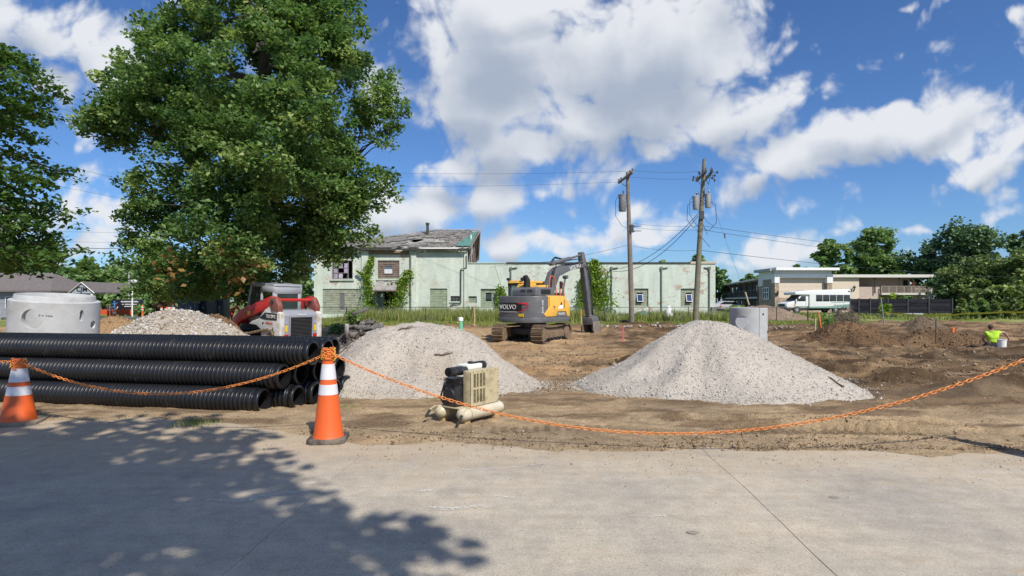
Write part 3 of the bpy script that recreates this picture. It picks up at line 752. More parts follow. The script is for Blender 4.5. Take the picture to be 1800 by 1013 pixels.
# heap of broken asphalt with lifted slabs
def asphalt_heap():
    root, h, Rr = make_pile('asphalt_pile', 'heap of dark broken asphalt slabs between the track loader and the gravel', 'asphalt pile', -5.0, 19.6, 1.05,
        [(0, 1.5), (90, 1.0), (180, 1.35), (270, 1.1)], M_SOILP, (.10, .085, .072), 44, e=.3, rough=.14, nst=1600, ssize=(.03, .11), scols=[[.11, .1, .09], [.16, .145, .13], [.08, .072, .065], [.22, .2, .18]], stone_name='crumbs', rz_noise=.25)
    ms = pm('broken_asphalt', (.13, .122, .115), .95, var=.3, scale=9, bump=.6, bscale=30)
    ml = pm('old_concrete', (.36, .345, .32), .95, var=.2, scale=6, bump=.4)
    rng = random.Random(6)
    for k in range(26):
        a = rng.uniform(2.6, 6.6) if k > 1 else 0; t = rng.uniform(.12, .92)
        x, y, z = [float(q) for q in h(np.array(a), np.array(t))]
        big = 1.0
        M = Matrix.Rotation(rng.uniform(0, 6), 3, 'Z') @ Matrix.Rotation(rng.uniform(-.6, .6), 3, 'X') @ Matrix.Rotation(rng.uniform(-.5, .5), 3, 'Y')
        w, l, th = rng.uniform(.2, .5), rng.uniform(.2, .45), rng.uniform(.06, .11)
        if k == 0: x, y, z, w, l, th, M = -5.15, 19.3, 1.0, .62, .35, .11, Matrix.Rotation(.3, 3, 'Z') @ Matrix.Rotation(-.33, 3, 'Y')
        if k == 1: x, y, z, w, l, th, M = -5.45, 18.75, .42, .12, .3, .34, Matrix.Rotation(.5, 3, 'Z') @ Matrix.Rotation(.25, 3, 'X')
        n = 6; poly = [(w/2*math.cos(2*PI*i/n+.3)*rng.uniform(.8, 1.2), l/2*math.sin(2*PI*i/n+.3)*rng.uniform(.8, 1.2)) for i in range(n)]
        b = MB(); b.prism(poly, -th/2, th/2, 'z'); b.xform(Matrix.Translation((x, y, z+.04)) @ M.to_4x4())
        b.build('slab_piece', ml if k in (1, 7, 12) else ms, root, bevel=.012, segs=1)
asphalt_heap()

# ================================================================== TREES AND PLANTS
LEAF_OAK = leafmat('leaf_broad', [(0, (0.060, 0.120, 0.046)), (.35, (0.113, 0.212, 0.067)), (.7, (0.204, 0.315, 0.097)), (1, (0.379, 0.458, 0.169))], .45)
LEAF_NEAR = leafmat('leaf_near', [(0, (0.037, 0.078, 0.024)), (.5, (0.083, 0.168, 0.040)), (1, (0.205, 0.300, 0.072))], .42)
LEAF_FAR = leafmat('leaf_far', [(0, (0.084, 0.162, 0.070)), (.5, (0.154, 0.265, 0.100)), (1, (0.296, 0.403, 0.174))], .3)
LEAF_FAR2 = leafmat('leaf_far_fresh', [(0, (0.118, 0.213, 0.070)), (.5, (0.187, 0.299, 0.099)), (1, (0.333, 0.423, 0.170))], .35)
LEAF_PINE = leafmat('needle_dark', [(0, (0.069, 0.128, 0.062)), (.5, (0.112, 0.195, 0.090)), (1, (0.205, 0.304, 0.133))], .2)
LEAF_OLIVE = leafmat('leaf_olive', [(0, (0.109, 0.167, 0.057)), (.5, (0.188, 0.254, 0.084)), (1, (0.335, 0.392, 0.138))], .3)
LEAF_LIME = leafmat('leaf_vine', [(0, (0.119, 0.212, 0.025)), (.5, (0.203, 0.325, 0.040)), (1, (0.371, 0.471, 0.081))], .4)
LEAF_RUST = leafmat('leaf_rust', [(0, (.06, .04, .025)), (.5, (.10, .065, .04)), (1, (.16, .10, .06))], .3)
LEAF_DRY = leafmat('leaf_dry', [(0, (.16, .09, .03)), (1, (.30, .19, .07))], .3)
BARK = pm('bark', (.085, .070, .058), .95, var=.35, scale=5, bump=.9, bscale=14)
BARK_D = pm('bark_dark', (.05, .042, .036), .95, var=.35, scale=5, bump=.8, bscale=14)

def leaves(name, C, size, tone, mat, parent, rng, up=.5, stretch=1.5, kind=None):
    """One folded leaf (two triangles each side) per centre."""
    n = len(C)
    nrm = rng.normal(size=(n, 3)); nrm[:, 2] = np.abs(nrm[:, 2])+up; nrm /= np.linalg.norm(nrm, axis=1)[:, None]
    t = rng.normal(size=(n, 3)); t -= nrm*(t*nrm).sum(1)[:, None]; t /= np.linalg.norm(t, axis=1)[:, None]
    s = np.cross(nrm, t); sz = (np.asarray(size)*rng.uniform(.65, 1.25, n))[:, None]
    a = C-t*sz*.5*stretch; bq = C+t*sz*.5*stretch
    l = C+s*sz*.5+nrm*sz*.16-t*sz*.1; r = C-s*sz*.5+nrm*sz*.16-t*sz*.1
    V = np.stack([a, l, bq, r], 1).reshape(-1, 3)
    i = np.arange(n)*4
    F = np.concatenate([np.stack([i, i+1, i+2], -1), np.stack([i, i+2, i+3], -1)])
    return np_mesh(name, V, F, mat, parent, tone=np.repeat(np.clip(tone, 0, 1), 4), kind=kind)

def branch_pts(a, b, rng, sag=.08, n=5):
    a, b = np.array(a, float), np.array(b, float); L_ = np.linalg.norm(b-a)
    out = []
    for k in range(n+1):
        t = k/n; p = a*(1-t)+b*t
        if 0 < k < n: p = p+rng.normal(size=3)*L_*.035
        p[2] += math.sin(t*PI)*L_*sag
        out.append(p)
    return out

def make_tree(label, base, lobes, n_cl, leaf_n, leaf_sz, mat, seed, trunk_r=.3, fork=.3, cl_r=.6, group=None, bark=None, name='tree', nlimb=12, bias=.5, flat=.7, tones=(.5, .22), cat='tree', keep=None, extra=None, lean=(0, 0), top_z=None, holes=.0):
    """Tapered trunk, limbs that reach into the crown, twigs to every leaf clump."""
    rng = np.random.default_rng(seed); bark = bark or BARK
    lobes = [np.array(q, float) for q in lobes]          # cx, cy, cz, rx, ry, rz
    vol = np.array([q[3]*q[4]*q[5] for q in lobes])**.8; vol /= vol.sum()
    cl = []
    zmin = base[2]
    tries = 0
    while len(cl) < n_cl and tries < n_cl*40:
        tries += 1
        q = lobes[rng.choice(len(lobes), p=vol)]
        d = rng.normal(size=3); d /= np.linalg.norm(d)
        r = (bias+(1-bias)*rng.random())**.7
        p = q[:3]+d*r*q[3:]*rng.uniform(.82, 1.08)
        if keep is not None and not keep(p): continue
        if holes and fbm(p[0]*.5+seed, p[2]*.55+p[1]*.2, seed, 2) < holes: continue
        cl.append(p)
    cl = np.array(cl)
    root = empty(name, tuple(base), label, cat, group=group)
    base = np.array(base, float)
    cen = np.average(np.array([q[:3] for q in lobes]), axis=0, weights=vol)
    top = np.array([cen[0]+lean[0], cen[1]+lean[1], top_z if top_z is not None else max(q[2]+q[5]*.35 for q in lobes)])
    b = MB()
    trunk = branch_pts(base, top, rng, 0, 8)
    rr = [trunk_r*(1.35 if k == 0 else (1-.88*k/8)) for k in range(9)]
    b.tube([p for p in trunk], rr, 9)
    anchor = []
    def along(f):
        f = f*8; k = min(7, int(f)); return trunk[k]+(trunk[k+1]-trunk[k])*(f-k), rr[k]
    for k in range(nlimb):
        f = fork+(1-fork)*.85*(k+.5)/nlimb; s, r0 = along(f)
        tgt = cl[rng.integers(len(cl))]; tgt = s+(tgt-s)*.82; tgt[2] = max(tgt[2], s[2]-.15*np.linalg.norm(tgt-s))
        pts = branch_pts(s, tgt, rng, .06, 5)
        r1 = min(r0*.62, trunk_r*.5); b.tube(pts, [r1*(1-.8*j/5) for j in range(6)], 6)
        for j in range(2, 6): anchor.append((pts[j], r1*(1-.8*j/5)))
    for k in range(3, 9): anchor.append((trunk[k], rr[k]))
    an = np.array([q[0] for q in anchor]); ar = [q[1] for q in anchor]
    for p in cl[:: max(1, len(cl)//260)]:
        i = int(np.argmin(np.linalg.norm(an-p, axis=1)+.5*np.maximum(0, an[:, 2]-p[2])))
        pts = branch_pts(an[i], p, rng, .05, 3)
        r1 = max(.012, min(ar[i]*.55, .05)); b.tube(pts, [r1*(1-.75*j/3) for j in range(4)], 4)
    M = Matrix.Translation(-Vector(base)); b.xform(M)
    b.build('trunk', bark, root, smooth=True)
    rad = cl_r*rng.uniform(.7, 1.3, len(cl))
    ctone = tones[0]+tones[1]*rng.normal(size=len(cl))
    rep = np.repeat(np.arange(len(cl)), leaf_n)
    off = rng.normal(size=(len(rep), 3)); off /= np.linalg.norm(off, axis=1)[:, None]; off *= (rng.random(len(rep))**.55)[:, None]
    off *= rad[rep][:, None]*np.array([1.15, 1.15, flat]); 
    C = cl[rep]+off-base
    tn = ctone[rep]+.13*rng.normal(size=len(rep))
    leaves('crown', C, leaf_sz, tn, mat, root, rng)
    if extra: extra(root, base, rng)
    return root

def px_lobes(lst, d, k_depth=.8):
    out = []
    for (px, py, rx, ry, *dd) in lst:
        dz = dd[0] if dd else 0
        c = W(px, py, d+dz); s = (d+dz)/1000
        out.append((c.x, c.y, c.z, rx*s, rx*s*k_depth, ry*s))
    return out

def dry_patch(root, base, rng):
    C = []
    for (px, py, d) in ((425, 455, 19.5), (432, 470, 19.5), (300, 470, 19), (410, 495, 19.5), (398, 440, 19.5)):
        c = np.array(W(px, py, d)); C.append(c+rng.normal(size=(48, 3))*np.array([.24, .24, .34]))
    C = np.concatenate(C)-base
    leaves('dry_leaves', C, .15, rng.random(len(C)), LEAF_DRY, root, rng)

make_tree('huge full crowned shade tree towering over the red track loader', P(-11.3, 24.3), px_lobes([
    (430, 130, 195, 150), (300, 225, 130, 105), (590, 190, 115, 115), (440, 300, 215, 130), (320, 400, 105, 85), (540, 385, 95, 80), (450, 10, 150, 105), (590, 70, 60, 90),
    (225, 215, 80, 60), (640, 240, 60, 60), (310, 470, 85, 48), (460, 460, 120, 52), (580, 430, 55, 45), (230, 140, 60, 45), (280, 60, 55, 60), (680, 180, 40, 36, -.5),
    (450, -110, 160, 100), (268, 400, 55, 55), (275, 470, 65, 45), (330, 500, 90, 30), (255, 310, 40, 60), (650, 330, 48, 60), (605, 400, 60, 40), (470, 130, 150, 90, -4), (345, 330, 120, 80, -3), (480, 250, 150, 120, -4), (420, 420, 120, 60, -4), (250, 480, 50, 30, -2), (390, 500, 100, 30, -2), (630, 300, 45, 60), (615, 350, 30, 40)], 24, .75),
    1650, 105, .125, LEAF_OAK, 101, trunk_r=.48, fork=.16, cl_r=.50, nlimb=26, bias=.42, tones=(.50, .22), bark=BARK_D, name='shade_tree', extra=dry_patch, holes=.345)

# spray of boughs reaching in from the tree beside the camera's left
def near_tree():
    rng = np.random.default_rng(7)
    base = np.array((-22.0, 17.5, -.2)); root = empty('overhanging_tree', tuple(base), 'dark near tree reaching its drooping boughs in from the left edge', 'tree')
    b = MB(); trunk = [base+np.array([0, 0, z]) for z in (0, 1.5, 4, 6.5, 9, 12)]; b.tube([p-base for p in trunk], [.5, .36, .32, .28, .2, .1], 10)
    boughs = [((-60, 150), (-10, 118), (45, 128), (72, 158)), ((-80, 190), (0, 180), (50, 200), (82, 205)), ((-80, 200), (-10, 215), (30, 228), (52, 245)), ((-60, 130), (0, 105), (40, 112)),
              ((-80, 260), (0, 262), (60, 285), (136, 312)), ((-80, 285), (-10, 290), (40, 305), (92, 322)), ((-80, 300), (0, 320), (50, 345), (98, 376)), ((-80, 320), (0, 345), (40, 365), (72, 385)),
              ((-80, 350), (0, 385), (45, 410), (85, 430)), ((-80, 380), (0, 410), (55, 438), (116, 448)), ((-80, 400), (0, 430), (60, 455), (100, 462)), ((-80, 420), (0, 450), (40, 470)), ((-90, 120), (-10, 95), (25, 100)),
              ((-80, 180), (0, 150), (60, 175)), ((-80, 215), (0, 200), (70, 190)), ((-90, 345), (0, 365), (60, 400)), ((-90, 370), (0, 395), (90, 445)), ((-90, 390), (0, 440), (70, 440)), ((-90, 410), (-10, 465), (20, 478))]
    cl = []
    for i, bo in enumerate(boughs):
        d = 14.6+(i % 5)*.6
        pts = [np.array(W(px, py, d+.25*k)) for k, (px, py) in enumerate(bo)]
        st = trunk[3] if pts[0][2] < 7 else trunk[4]
        full = [st, st*.5+pts[0]*.5+np.array([0, 0, .2])]+pts
        b.tube([p-base for p in full], [.10*(1-.85*j/(len(full)-1)) for j in range(len(full))], 5)
        dense = 30
        for t in np.linspace(0.5, len(pts)-1, dense):
            k = min(len(pts)-2, int(t)); p = pts[k]+(pts[k+1]-pts[k])*(t-k)
            w = .5*(1-.55*t/(len(pts)-1))
            cl.append(p+rng.normal(size=3)*np.array([.20, .6, w*.36]))
    cl = np.array(cl); ln = 14; rep = np.repeat(np.arange(len(cl)), ln)
    C = cl[rep]+rng.normal(size=(len(rep), 3))*np.array([.17, .17, .07])-base
    # the rest of the crown, out of frame to the left
    cc = rng.normal(size=(9000, 3)); cc /= np.linalg.norm(cc, axis=1)[:, None]; cc = cc*(rng.random(9000)**.4)[:, None]*np.array([5, 5, 4.5])+np.array([-.6, .5, 7.5])
    ok = (cc[:, 0]+base[0]) < -.93*(cc[:, 1]+base[1])-.4
    C = np.concatenate([C, cc[ok]])
    b.build('trunk', BARK_D, root, smooth=True)
    leaves('crown', C, .11, .45+.2*rng.normal(size=len(C)), LEAF_NEAR, root, rng, up=.7, stretch=1.8)
near_tree()

# the tree over the photographer's shoulder that shades the road
make_tree('tree above the viewpoint whose leafy shadow falls across the road', (1.6, -4.4, 0), [(.40, -1.3, 7.0, 1.35, 1.9, 1.3), (-.9, -1.0, 6.5, 1.7, 1.6, 1.2), (-2.0, -.2, 6.6, 1.6, 1.5, 1.1), (-.3, -2.4, 6.0, 2.0, 1.3, 1.1), (1.35, -2.5, 6.6, 1.25, 1.0, .9), (-3.2, -1.0, 7.0, 1.6, 2.0, 1.2), (-1.6, -2.8, 6.6, 1.8, 1.4, 1.1), (-3.8, -.2, 7.6, 1.2, 1.2, .8), (-.6, .1, 7.3, 1.0, .8, .7), (-.7, -1.6, 6.8, 1.8, 1.5, 1.2), (2.0, -2.25, 6.6, .9, .6, .6), (1.5, -1.9, 6.9, .8, .7, .6), (-2.2, -1.3, 7, 1.7, 1.5, 1.2), (-3.2, -.4, 6.9, 1.5, 1.3, 1.0)],
    520, 26, .15, LEAF_OAK, 77, trunk_r=.3, fork=.45, cl_r=.36, nlimb=12, bias=.25, name='roadside_tree', keep=lambda p: p[2] > 5.2 and p[2] > 1.4+.56*p[1]+.8)

def far_tree(label, px, py_top, w_px, d, mat, seed, n=90, kind='round', leaf=.5, group='trees on the skyline', ln=34, py_base=None, trunk_r=.3):
    x = (px-900)*d/1000; g = float(gz(0, d)); top = EYE-(py_top-529)*d/1000; H = top-g; r = w_px*d/2000
    rg = random.Random(seed)
    lob = []
    if kind == 'round':
        for k in range(9):
            a = rg.uniform(0, 2*PI); q = rg.uniform(.15, .6)
            h = rg.uniform(.38, .8); lob.append((x+math.cos(a)*r*q, d+math.sin(a)*r*q, g+H*h, r*rg.uniform(.32, .55), r*rg.uniform(.32, .55), H*rg.uniform(.12, .2)))
        lob.append((x+r*rg.uniform(-.2, .2), d, top-H*.17, r*.42, r*.42, H*.16)); lob.append((x, d, g+H*.45, r*.75, r*.7, H*.24))
    elif kind == 'cone':
        for k in range(8):
            t = k/7; lob.append((x, d, g+H*(.1+.84*t), r*(1-t)*.95+.12*r, r*(1-t)*.95+.12*r, H*.07))
    elif kind == 'bush':
        for k in range(7): a = rg.uniform(0, 6.3); lob.append((x+math.cos(a)*r*.55, d+math.sin(a)*r*.5, g+H*rg.uniform(.3, .65), r*.5, r*.45, H*.32))
    return make_tree(label, (x, d, g), lob, n, ln, leaf, mat, seed, trunk_r=trunk_r, fork=.2, cl_r=max(.35, r*.17) if kind != 'cone' else r*.2, group=group, nlimb=7 if kind != 'cone' else 3, bias=.45, tones=(.48, .2), name={'round': 'tree', 'cone': 'evergreen', 'bush': 'shrub'}[kind], cat={'round': 'tree', 'cone': 'evergreen', 'bush': 'shrub'}[kind], bark=BARK_D)

# behind the grey house, left
far_tree('tall dark tree standing behind the grey roofed house, topmost there', 60, 425, 150, 62, LEAF_FAR, 201, 130)
far_tree('dark rounded tree over the far left end of the grey roof', -20, 440, 130, 60, LEAF_FAR, 202, 90)
far_tree('pale green rounded tree behind the porch gable of the grey house', 150, 452, 80, 66, LEAF_FAR2, 203, 90)
far_tree('bushy green tree between the porch gable and the lamp post', 205, 470, 80, 70, LEAF_FAR2, 204, 80)
far_tree('green tree behind the white lamp post', 250, 462, 90, 74, LEAF_FAR, 205, 80)
far_tree('low green tree behind the black trailer', 215, 498, 90, 63, LEAF_FAR2, 206, 70, leaf=.4)
far_tree('green thicket tree behind the portable toilet', 305, 470, 90, 72, LEAF_FAR2, 207, 80)
far_tree('leafy tree seen under the shade tree beyond the track loader', 372, 478, 90, 76, LEAF_FAR, 208, 80)
far_tree('leafy tree under the crown of the shade tree left of the green building', 455, 470, 110, 80, LEAF_FAR2, 209, 80)
far_tree('dim tree at the left corner of the green building', 530, 480, 80, 82, LEAF_FAR, 210, 70)
far_tree('green tree just right of the grey house, in front of the tree line', 115, 500, 60, 58, LEAF_FAR2, 213, 60, leaf=.4)
far_tree('reddish brown shrub left of the portable toilet', 300, 516, 48, 50, LEAF_RUST, 211, 40, 'bush', .3, 'shrubs', 30, trunk_r=.08)
far_tree('low green hedge bush right of the black trailer', 262, 520, 40, 52, LEAF_FAR2, 212, 30, 'bush', .3, 'shrubs', 30, trunk_r=.08)
far_tree('broad leafy tree filling the skyline between the house gable and the lamp post', 185, 462, 120, 80, LEAF_FAR2, 214, 120)
far_tree('dark leafy tree on the skyline just left of the lamp post', 225, 455, 100, 84, LEAF_FAR, 215, 110)
far_tree('dense green tree over the middle of the grey roof', 100, 458, 110, 70, LEAF_FAR, 216, 110)
# beyond the green building and the motel
far_tree('treetop peeping over the flat roof beside the left utility pole', 1075, 458, 40, 95, LEAF_FAR, 221, 45, leaf=.6)
far_tree('treetops showing over the middle of the flat roof', 1165, 455, 60, 95, LEAF_FAR, 222, 50, leaf=.6)
far_tree('treetop showing over the flat roof beside the leaning utility pole', 1220, 448, 62, 92, LEAF_FAR2, 223, 60, leaf=.6)
far_tree('dark tree right against the end of the green building', 1264, 466, 42, 105, LEAF_FAR, 224, 55, leaf=.6)
far_tree('dark tree behind the motel gallery roof', 1318, 478, 60, 125, LEAF_FAR, 225, 60, leaf=.7)
far_tree('treetop over the white motel entrance', 1405, 463, 50, 120, LEAF_FAR, 226, 45, leaf=.7)
far_tree('tall broad green tree rising behind the motel, highest of that group', 1540, 394, 110, 105, LEAF_FAR2, 227, 260, leaf=.45, ln=44)
far_tree('rounded green tree left of the highest tree behind the motel', 1462, 418, 80, 104, LEAF_FAR2, 228, 120, leaf=.65)
far_tree('large dark tree behind the right end of the motel', 1640, 425, 110, 92, LEAF_PINE, 229, 130, leaf=.5)
far_tree('massive dark spreading tree with the highest crown on the right', 1695, 390, 150, 88, LEAF_PINE, 230, 330, leaf=.36, ln=44)
far_tree('olive green tree in front of the massive dark tree', 1735, 448, 150, 70, LEAF_OLIVE, 231, 280, leaf=.3, ln=44)
far_tree('dark tree cut off by the right edge', 1795, 397, 60, 90, LEAF_PINE, 232, 90, leaf=.5)
far_tree('olive green tree at the right edge behind the evergreens', 1815, 430, 120, 66, LEAF_OLIVE, 233, 120, leaf=.4)
far_tree('dark tree filling the gap beyond the black fence', 1680, 480, 100, 78, LEAF_PINE, 234, 110, leaf=.4)
far_tree('dim tree low behind the small evergreens', 1770, 500, 120, 62, LEAF_OLIVE, 235, 100, leaf=.4)
EG = [('narrow dark evergreen left of the row at the end of the black fence', 1690, 516, 24), ('leaning pale evergreen second in the row', 1708, 524, 24), ('broadest evergreen in the row', 1728, 516, 34),
      ('slim evergreen behind the broadest one', 1750, 520, 20), ('tall dark evergreen at the right edge', 1788, 486, 52), ('small round evergreen low at the right', 1772, 544, 30)]
for i, (lab, px, pt, w) in enumerate(EG):
    far_tree(lab, px, pt, w, 44+(i % 3)*1.5, LEAF_OLIVE if i not in (1, 2) else LEAF_FAR2, 240+i, 46, 'cone', .17, 'evergreens at the end of the fence', 60, trunk_r=.08)
for i, (lab, px, pt, w, d) in enumerate([('slim evergreen at the motel end wall, right of the balcony', 1629, 504, 8, 73), ('small evergreen under the balcony rail', 1614, 512, 6, 73), ('tall slim evergreen just past the motel end wall', 1648, 497, 10, 74)]):
    far_tree(lab, px, pt, w, d, LEAF_PINE, 260+i, 18, 'cone', .2, 'slim evergreens by the motel', 50, trunk_r=.06)
far_tree('bright green clipped shrub under the left of the balcony', 1562, 512, 28, 70, LEAF_LIME, 263, 26, 'bush', .22, 'shrubs', 40, trunk_r=.05)
far_tree('low green shrub under the middle of the balcony', 1590, 516, 30, 70, LEAF_FAR2, 264, 26, 'bush', .22, 'shrubs', 40, trunk_r=.05)
far_tree('bright green shrub between the green building and the gravelly heap', 1292, 533, 24, 43, LEAF_LIME, 265, 24, 'bush', .16, 'shrubs', 40, trunk_r=.05)
far_tree('green shrub standing left of the brush pile', 1450, 548, 18, 30, LEAF_FAR2, 266, 20, 'bush', .10, 'shrubs', 40, trunk_r=.03)
far_tree('young green sapling in front of the black fence', 1555, 532, 16, 52, LEAF_LIME, 267, 14, 'bush', .16, 'shrubs', 30, trunk_r=.03)
far_tree('green weed clump growing on the broken asphalt', 728, 558, 20, 22, LEAF_FAR2, 268, 16, 'bush', .07, 'weed clumps', 40, trunk_r=.02)
far_tree('leafy weed bush left of the broken asphalt', 622, 545, 26, 33, LEAF_FAR2, 269, 24, 'bush', .12, 'weed clumps', 40, trunk_r=.02)
far_tree('low dark weed clump beside the broken asphalt', 592, 566, 24, 30, LEAF_FAR, 270, 16, 'bush', .10, 'weed clumps', 40, trunk_r=.02)

# grass and weeds: blades
M_GRASS = leafmat('grass_blade', [(0, (0.144, 0.190, 0.042)), (.5, (0.240, 0.291, 0.072)), (.8, (0.372, 0.381, 0.132)), (1, (0.540, 0.448, 0.240))], .35)
def blades(name, label, cat, pts, h, w, seed, tone=.45, mat=None, lean=.28):
    rng = np.random.default_rng(seed); n = len(pts)
    a = rng.uniform(0, 2*PI, n); dx, dy = np.cos(a), np.sin(a)
    ln = rng.normal(size=(n, 2))*lean*h[:, None]
    p0 = pts+np.stack([dx*w, dy*w, 0*a], -1); p1 = pts-np.stack([dx*w, dy*w, 0*a], -1)
    mid = pts+np.concatenate([ln*.35, (h*.6)[:, None]], 1); m0 = mid+np.stack([dx*w*.6, dy*w*.6, 0*a], -1); m1 = mid-np.stack([dx*w*.6, dy*w*.6, 0*a], -1)
    tip = pts+np.concatenate([ln, h[:, None]], 1)
    V = np.stack([p0, p1, m1, m0, tip], 1).reshape(-1, 3); i = np.arange(n)*5
    F = np.concatenate([np.stack([i, i+1, i+2], -1), np.stack([i, i+2, i+3], -1), np.stack([i+3, i+2, i+4], -1)])
    o = np_mesh(name, V, F, mat or M_GRASS, tone=np.repeat(np.clip(tone+.22*rng.normal(size=n), 0, 1), 5), kind='stuff')
    return tag(o, label, cat)
def build_grass():
    rng = np.random.default_rng(9)
    n = 52000; x = rng.uniform(-17, 24, n); y = 33.4+8*rng.random(n)**1.3
    k = (y > border_y(x)+.15*rng.normal(size=n)) & (fbm(x*.9, y*.9, 71, 3) > .33); x, y = x[k], y[k]
    z = np.interp(y, _py, _pz)
    blades('short_grass', 'short bright green grass between the dirt and the chain link fence', 'grass', np.stack([x, y, z], -1), rng.uniform(.06, .20, len(x)), .018+.012*rng.random(len(x)), 10, .5)
    n = 34000; x = rng.uniform(-16.5, 17, n); y = rng.uniform(38.2, 44.7, n)
    dens = fbm(x*.35, y*.45, 72, 3); hgt = np.interp(x, [-17, -12.5, -11.5, -4, -2, 6.5, 7.5, 17], [.15, .2, .95, .95, 1.0, .95, .7, .75])
    k = dens > np.interp(x, [-17, -11, -9, 6, 9, 17], [.62, .42, .36, .36, .47, .45]); x, y, dens = x[k], y[k], dens[k]; hgt = np.interp(x, [-17, -12.5, -11.5, -4, -2, 6.5, 7.5, 17], [.15, .25, .95, .95, 1.05, .95, .65, .7])
    z = np.interp(y, _py, _pz)
    blades('tall_weeds', 'tall rank green weeds along the foot of the green building', 'weeds', np.stack([x, y, z], -1), hgt*rng.uniform(.3, 1.2, len(x))*(.55+.9*fbm(x*.9, y*.9, 75, 3))*(.7+.7*(dens-.3)), .018+.02*rng.random(len(x)), 11, .50, lean=.22)
    n = 12000; x = rng.uniform(20, 60, n); y = rng.uniform(42, 63, n); k = (fbm(x*.4, y*.5, 73, 3) > .4) & (y > border_y(x)); x, y = x[k], y[k]
    blades('lot_grass', 'patchy grass in front of the white shuttle bus', 'grass', np.stack([x, y, np.interp(y, _py, _pz)], -1), rng.uniform(.1, .35, len(x)), .03+.02*rng.random(len(x)), 12, .45)
    n = 2600; a = rng.integers(0, 3, n); cx = np.array([-2.2, -1.0, -3.6])[a]; cy = np.array([7.4, 8.2, 6.45])[a]
    x = cx+rng.normal(size=n)*.12; y = cy+rng.normal(size=n)*.10
    blades('sparse_grass', 'tiny green tufts sprouting in the sand by the gravel and pipes', 'grass', np.stack([x[:700], y[:700], gz(x[:700], y[:700])], -1), rng.uniform(.02, .07, 700), np.full(700, .004), 13, .5)
build_grass()

def vine(label, pts_px, d, seed, w=.22, dens=170, leaf=.12):
    rng = np.random.default_rng(seed)
    pts = [np.array(W(px, py, d)) for px, py in pts_px]
    root = empty('wall_vine', tuple(pts[0]), label, 'vine', group='vines on the green building')
    b = MB(); b.tube([p-pts[0]+np.array([0, .03, 0]) for p in pts], [.03*(1-.7*k/(len(pts)-1)) for k in range(len(pts))], 5); b.build('stem', BARK, root)
    C = []
    for k in range(len(pts)-1):
        ln = np.linalg.norm(pts[k+1]-pts[k]); n = int(ln*dens*1.6); t = rng.random(n)[:, None]
        p = pts[k]*(1-t)+pts[k+1]*t; f = (k+t[:, 0])/(len(pts)-1)
        ww = w*(1.15-.75*f)[:, None]*(.5+1.1*fbm(p[:, 2]*1.5, p[:, 0]*1.5, seed, 2))[:, None]
        C.append(p+rng.normal(size=(n, 3))*np.concatenate([ww, ww*.35, ww*.5], 1)+np.array([0, -.12, 0]))
    C = np.concatenate(C)-pts[0]
    leaves('foliage', C, leaf, .5+.22*rng.normal(size=len(C)), LEAF_LIME, root, rng, up=.15)
vine('bright vine climbing the left pilaster of the two storey wall', [(652, 541), (648, 515), (646, 490), (648, 470), (656, 452)], 44.8, 1, .24)
vine('short wisp of vine branching off beside the broken window', [(646, 488), (636, 482), (628, 477)], 44.8, 2, .10, 120)
vine('leaning bright vine over the right side of the porch', [(692, 542), (700, 520), (706, 500), (714, 487), (720, 476)], 44.7, 3, .36, 230)
vine('thick tall vine on the flat roofed wall behind the excavator arm', [(1050, 556), (1052, 530), (1048, 500), (1046, 475), (1044, 458)], 44.7, 4, .55, 420)
vine('narrow vine beside the thick one, left of it', [(1022, 545), (1024, 515), (1022, 490)], 44.8, 5, .2, 150)
vine('low vine behind the excavator cab', [(884, 545), (882, 525), (880, 505)], 44.8, 6, .4, 220)

# ================================================================== BUILDINGS
def px_x(px, d): return (px-900)*d/1000
def px_z(py, d): return EYE-(py-529)*d/1000

def wall_holes(x0, x1, z0, z1, y, holes, depth=.22, b=None, mi=0):
    """Wall face in the plane y (looking -Y) with openings and their reveals."""
    b = b or MB()
    xs = sorted({x0, x1, *[q for h in holes for q in h[:2]]}); zs = sorted({z0, z1, *[q for h in holes for q in h[2:4]]})
    for i in range(len(xs)-1):
        for j in range(len(zs)-1):
            cx, cz = (xs[i]+xs[i+1])/2, (zs[j]+zs[j+1])/2
            if any(h[0] < cx < h[1] and h[2] < cz < h[3] for h in holes): continue
            b.add([(xs[i], y, zs[j]), (xs[i+1], y, zs[j]), (xs[i+1], y, zs[j+1]), (xs[i], y, zs[j+1])], [(0, 1, 2, 3)], mi)
    for (a, c, e, f) in [h[:4] for h in holes]:
        for q in (((a, y, e), (a, y, f), (a, y+depth, f), (a, y+depth, e)), ((c, y, e), (c, y, f), (c, y+depth, f), (c, y+depth, e)),
                  ((a, y, e), (c, y, e), (c, y+depth, e), (a, y+depth, e)), ((a, y, f), (c, y, f), (c, y+depth, f), (a, y+depth, f))):
            b.add(q, [(0, 1, 2, 3)], mi)
    return b

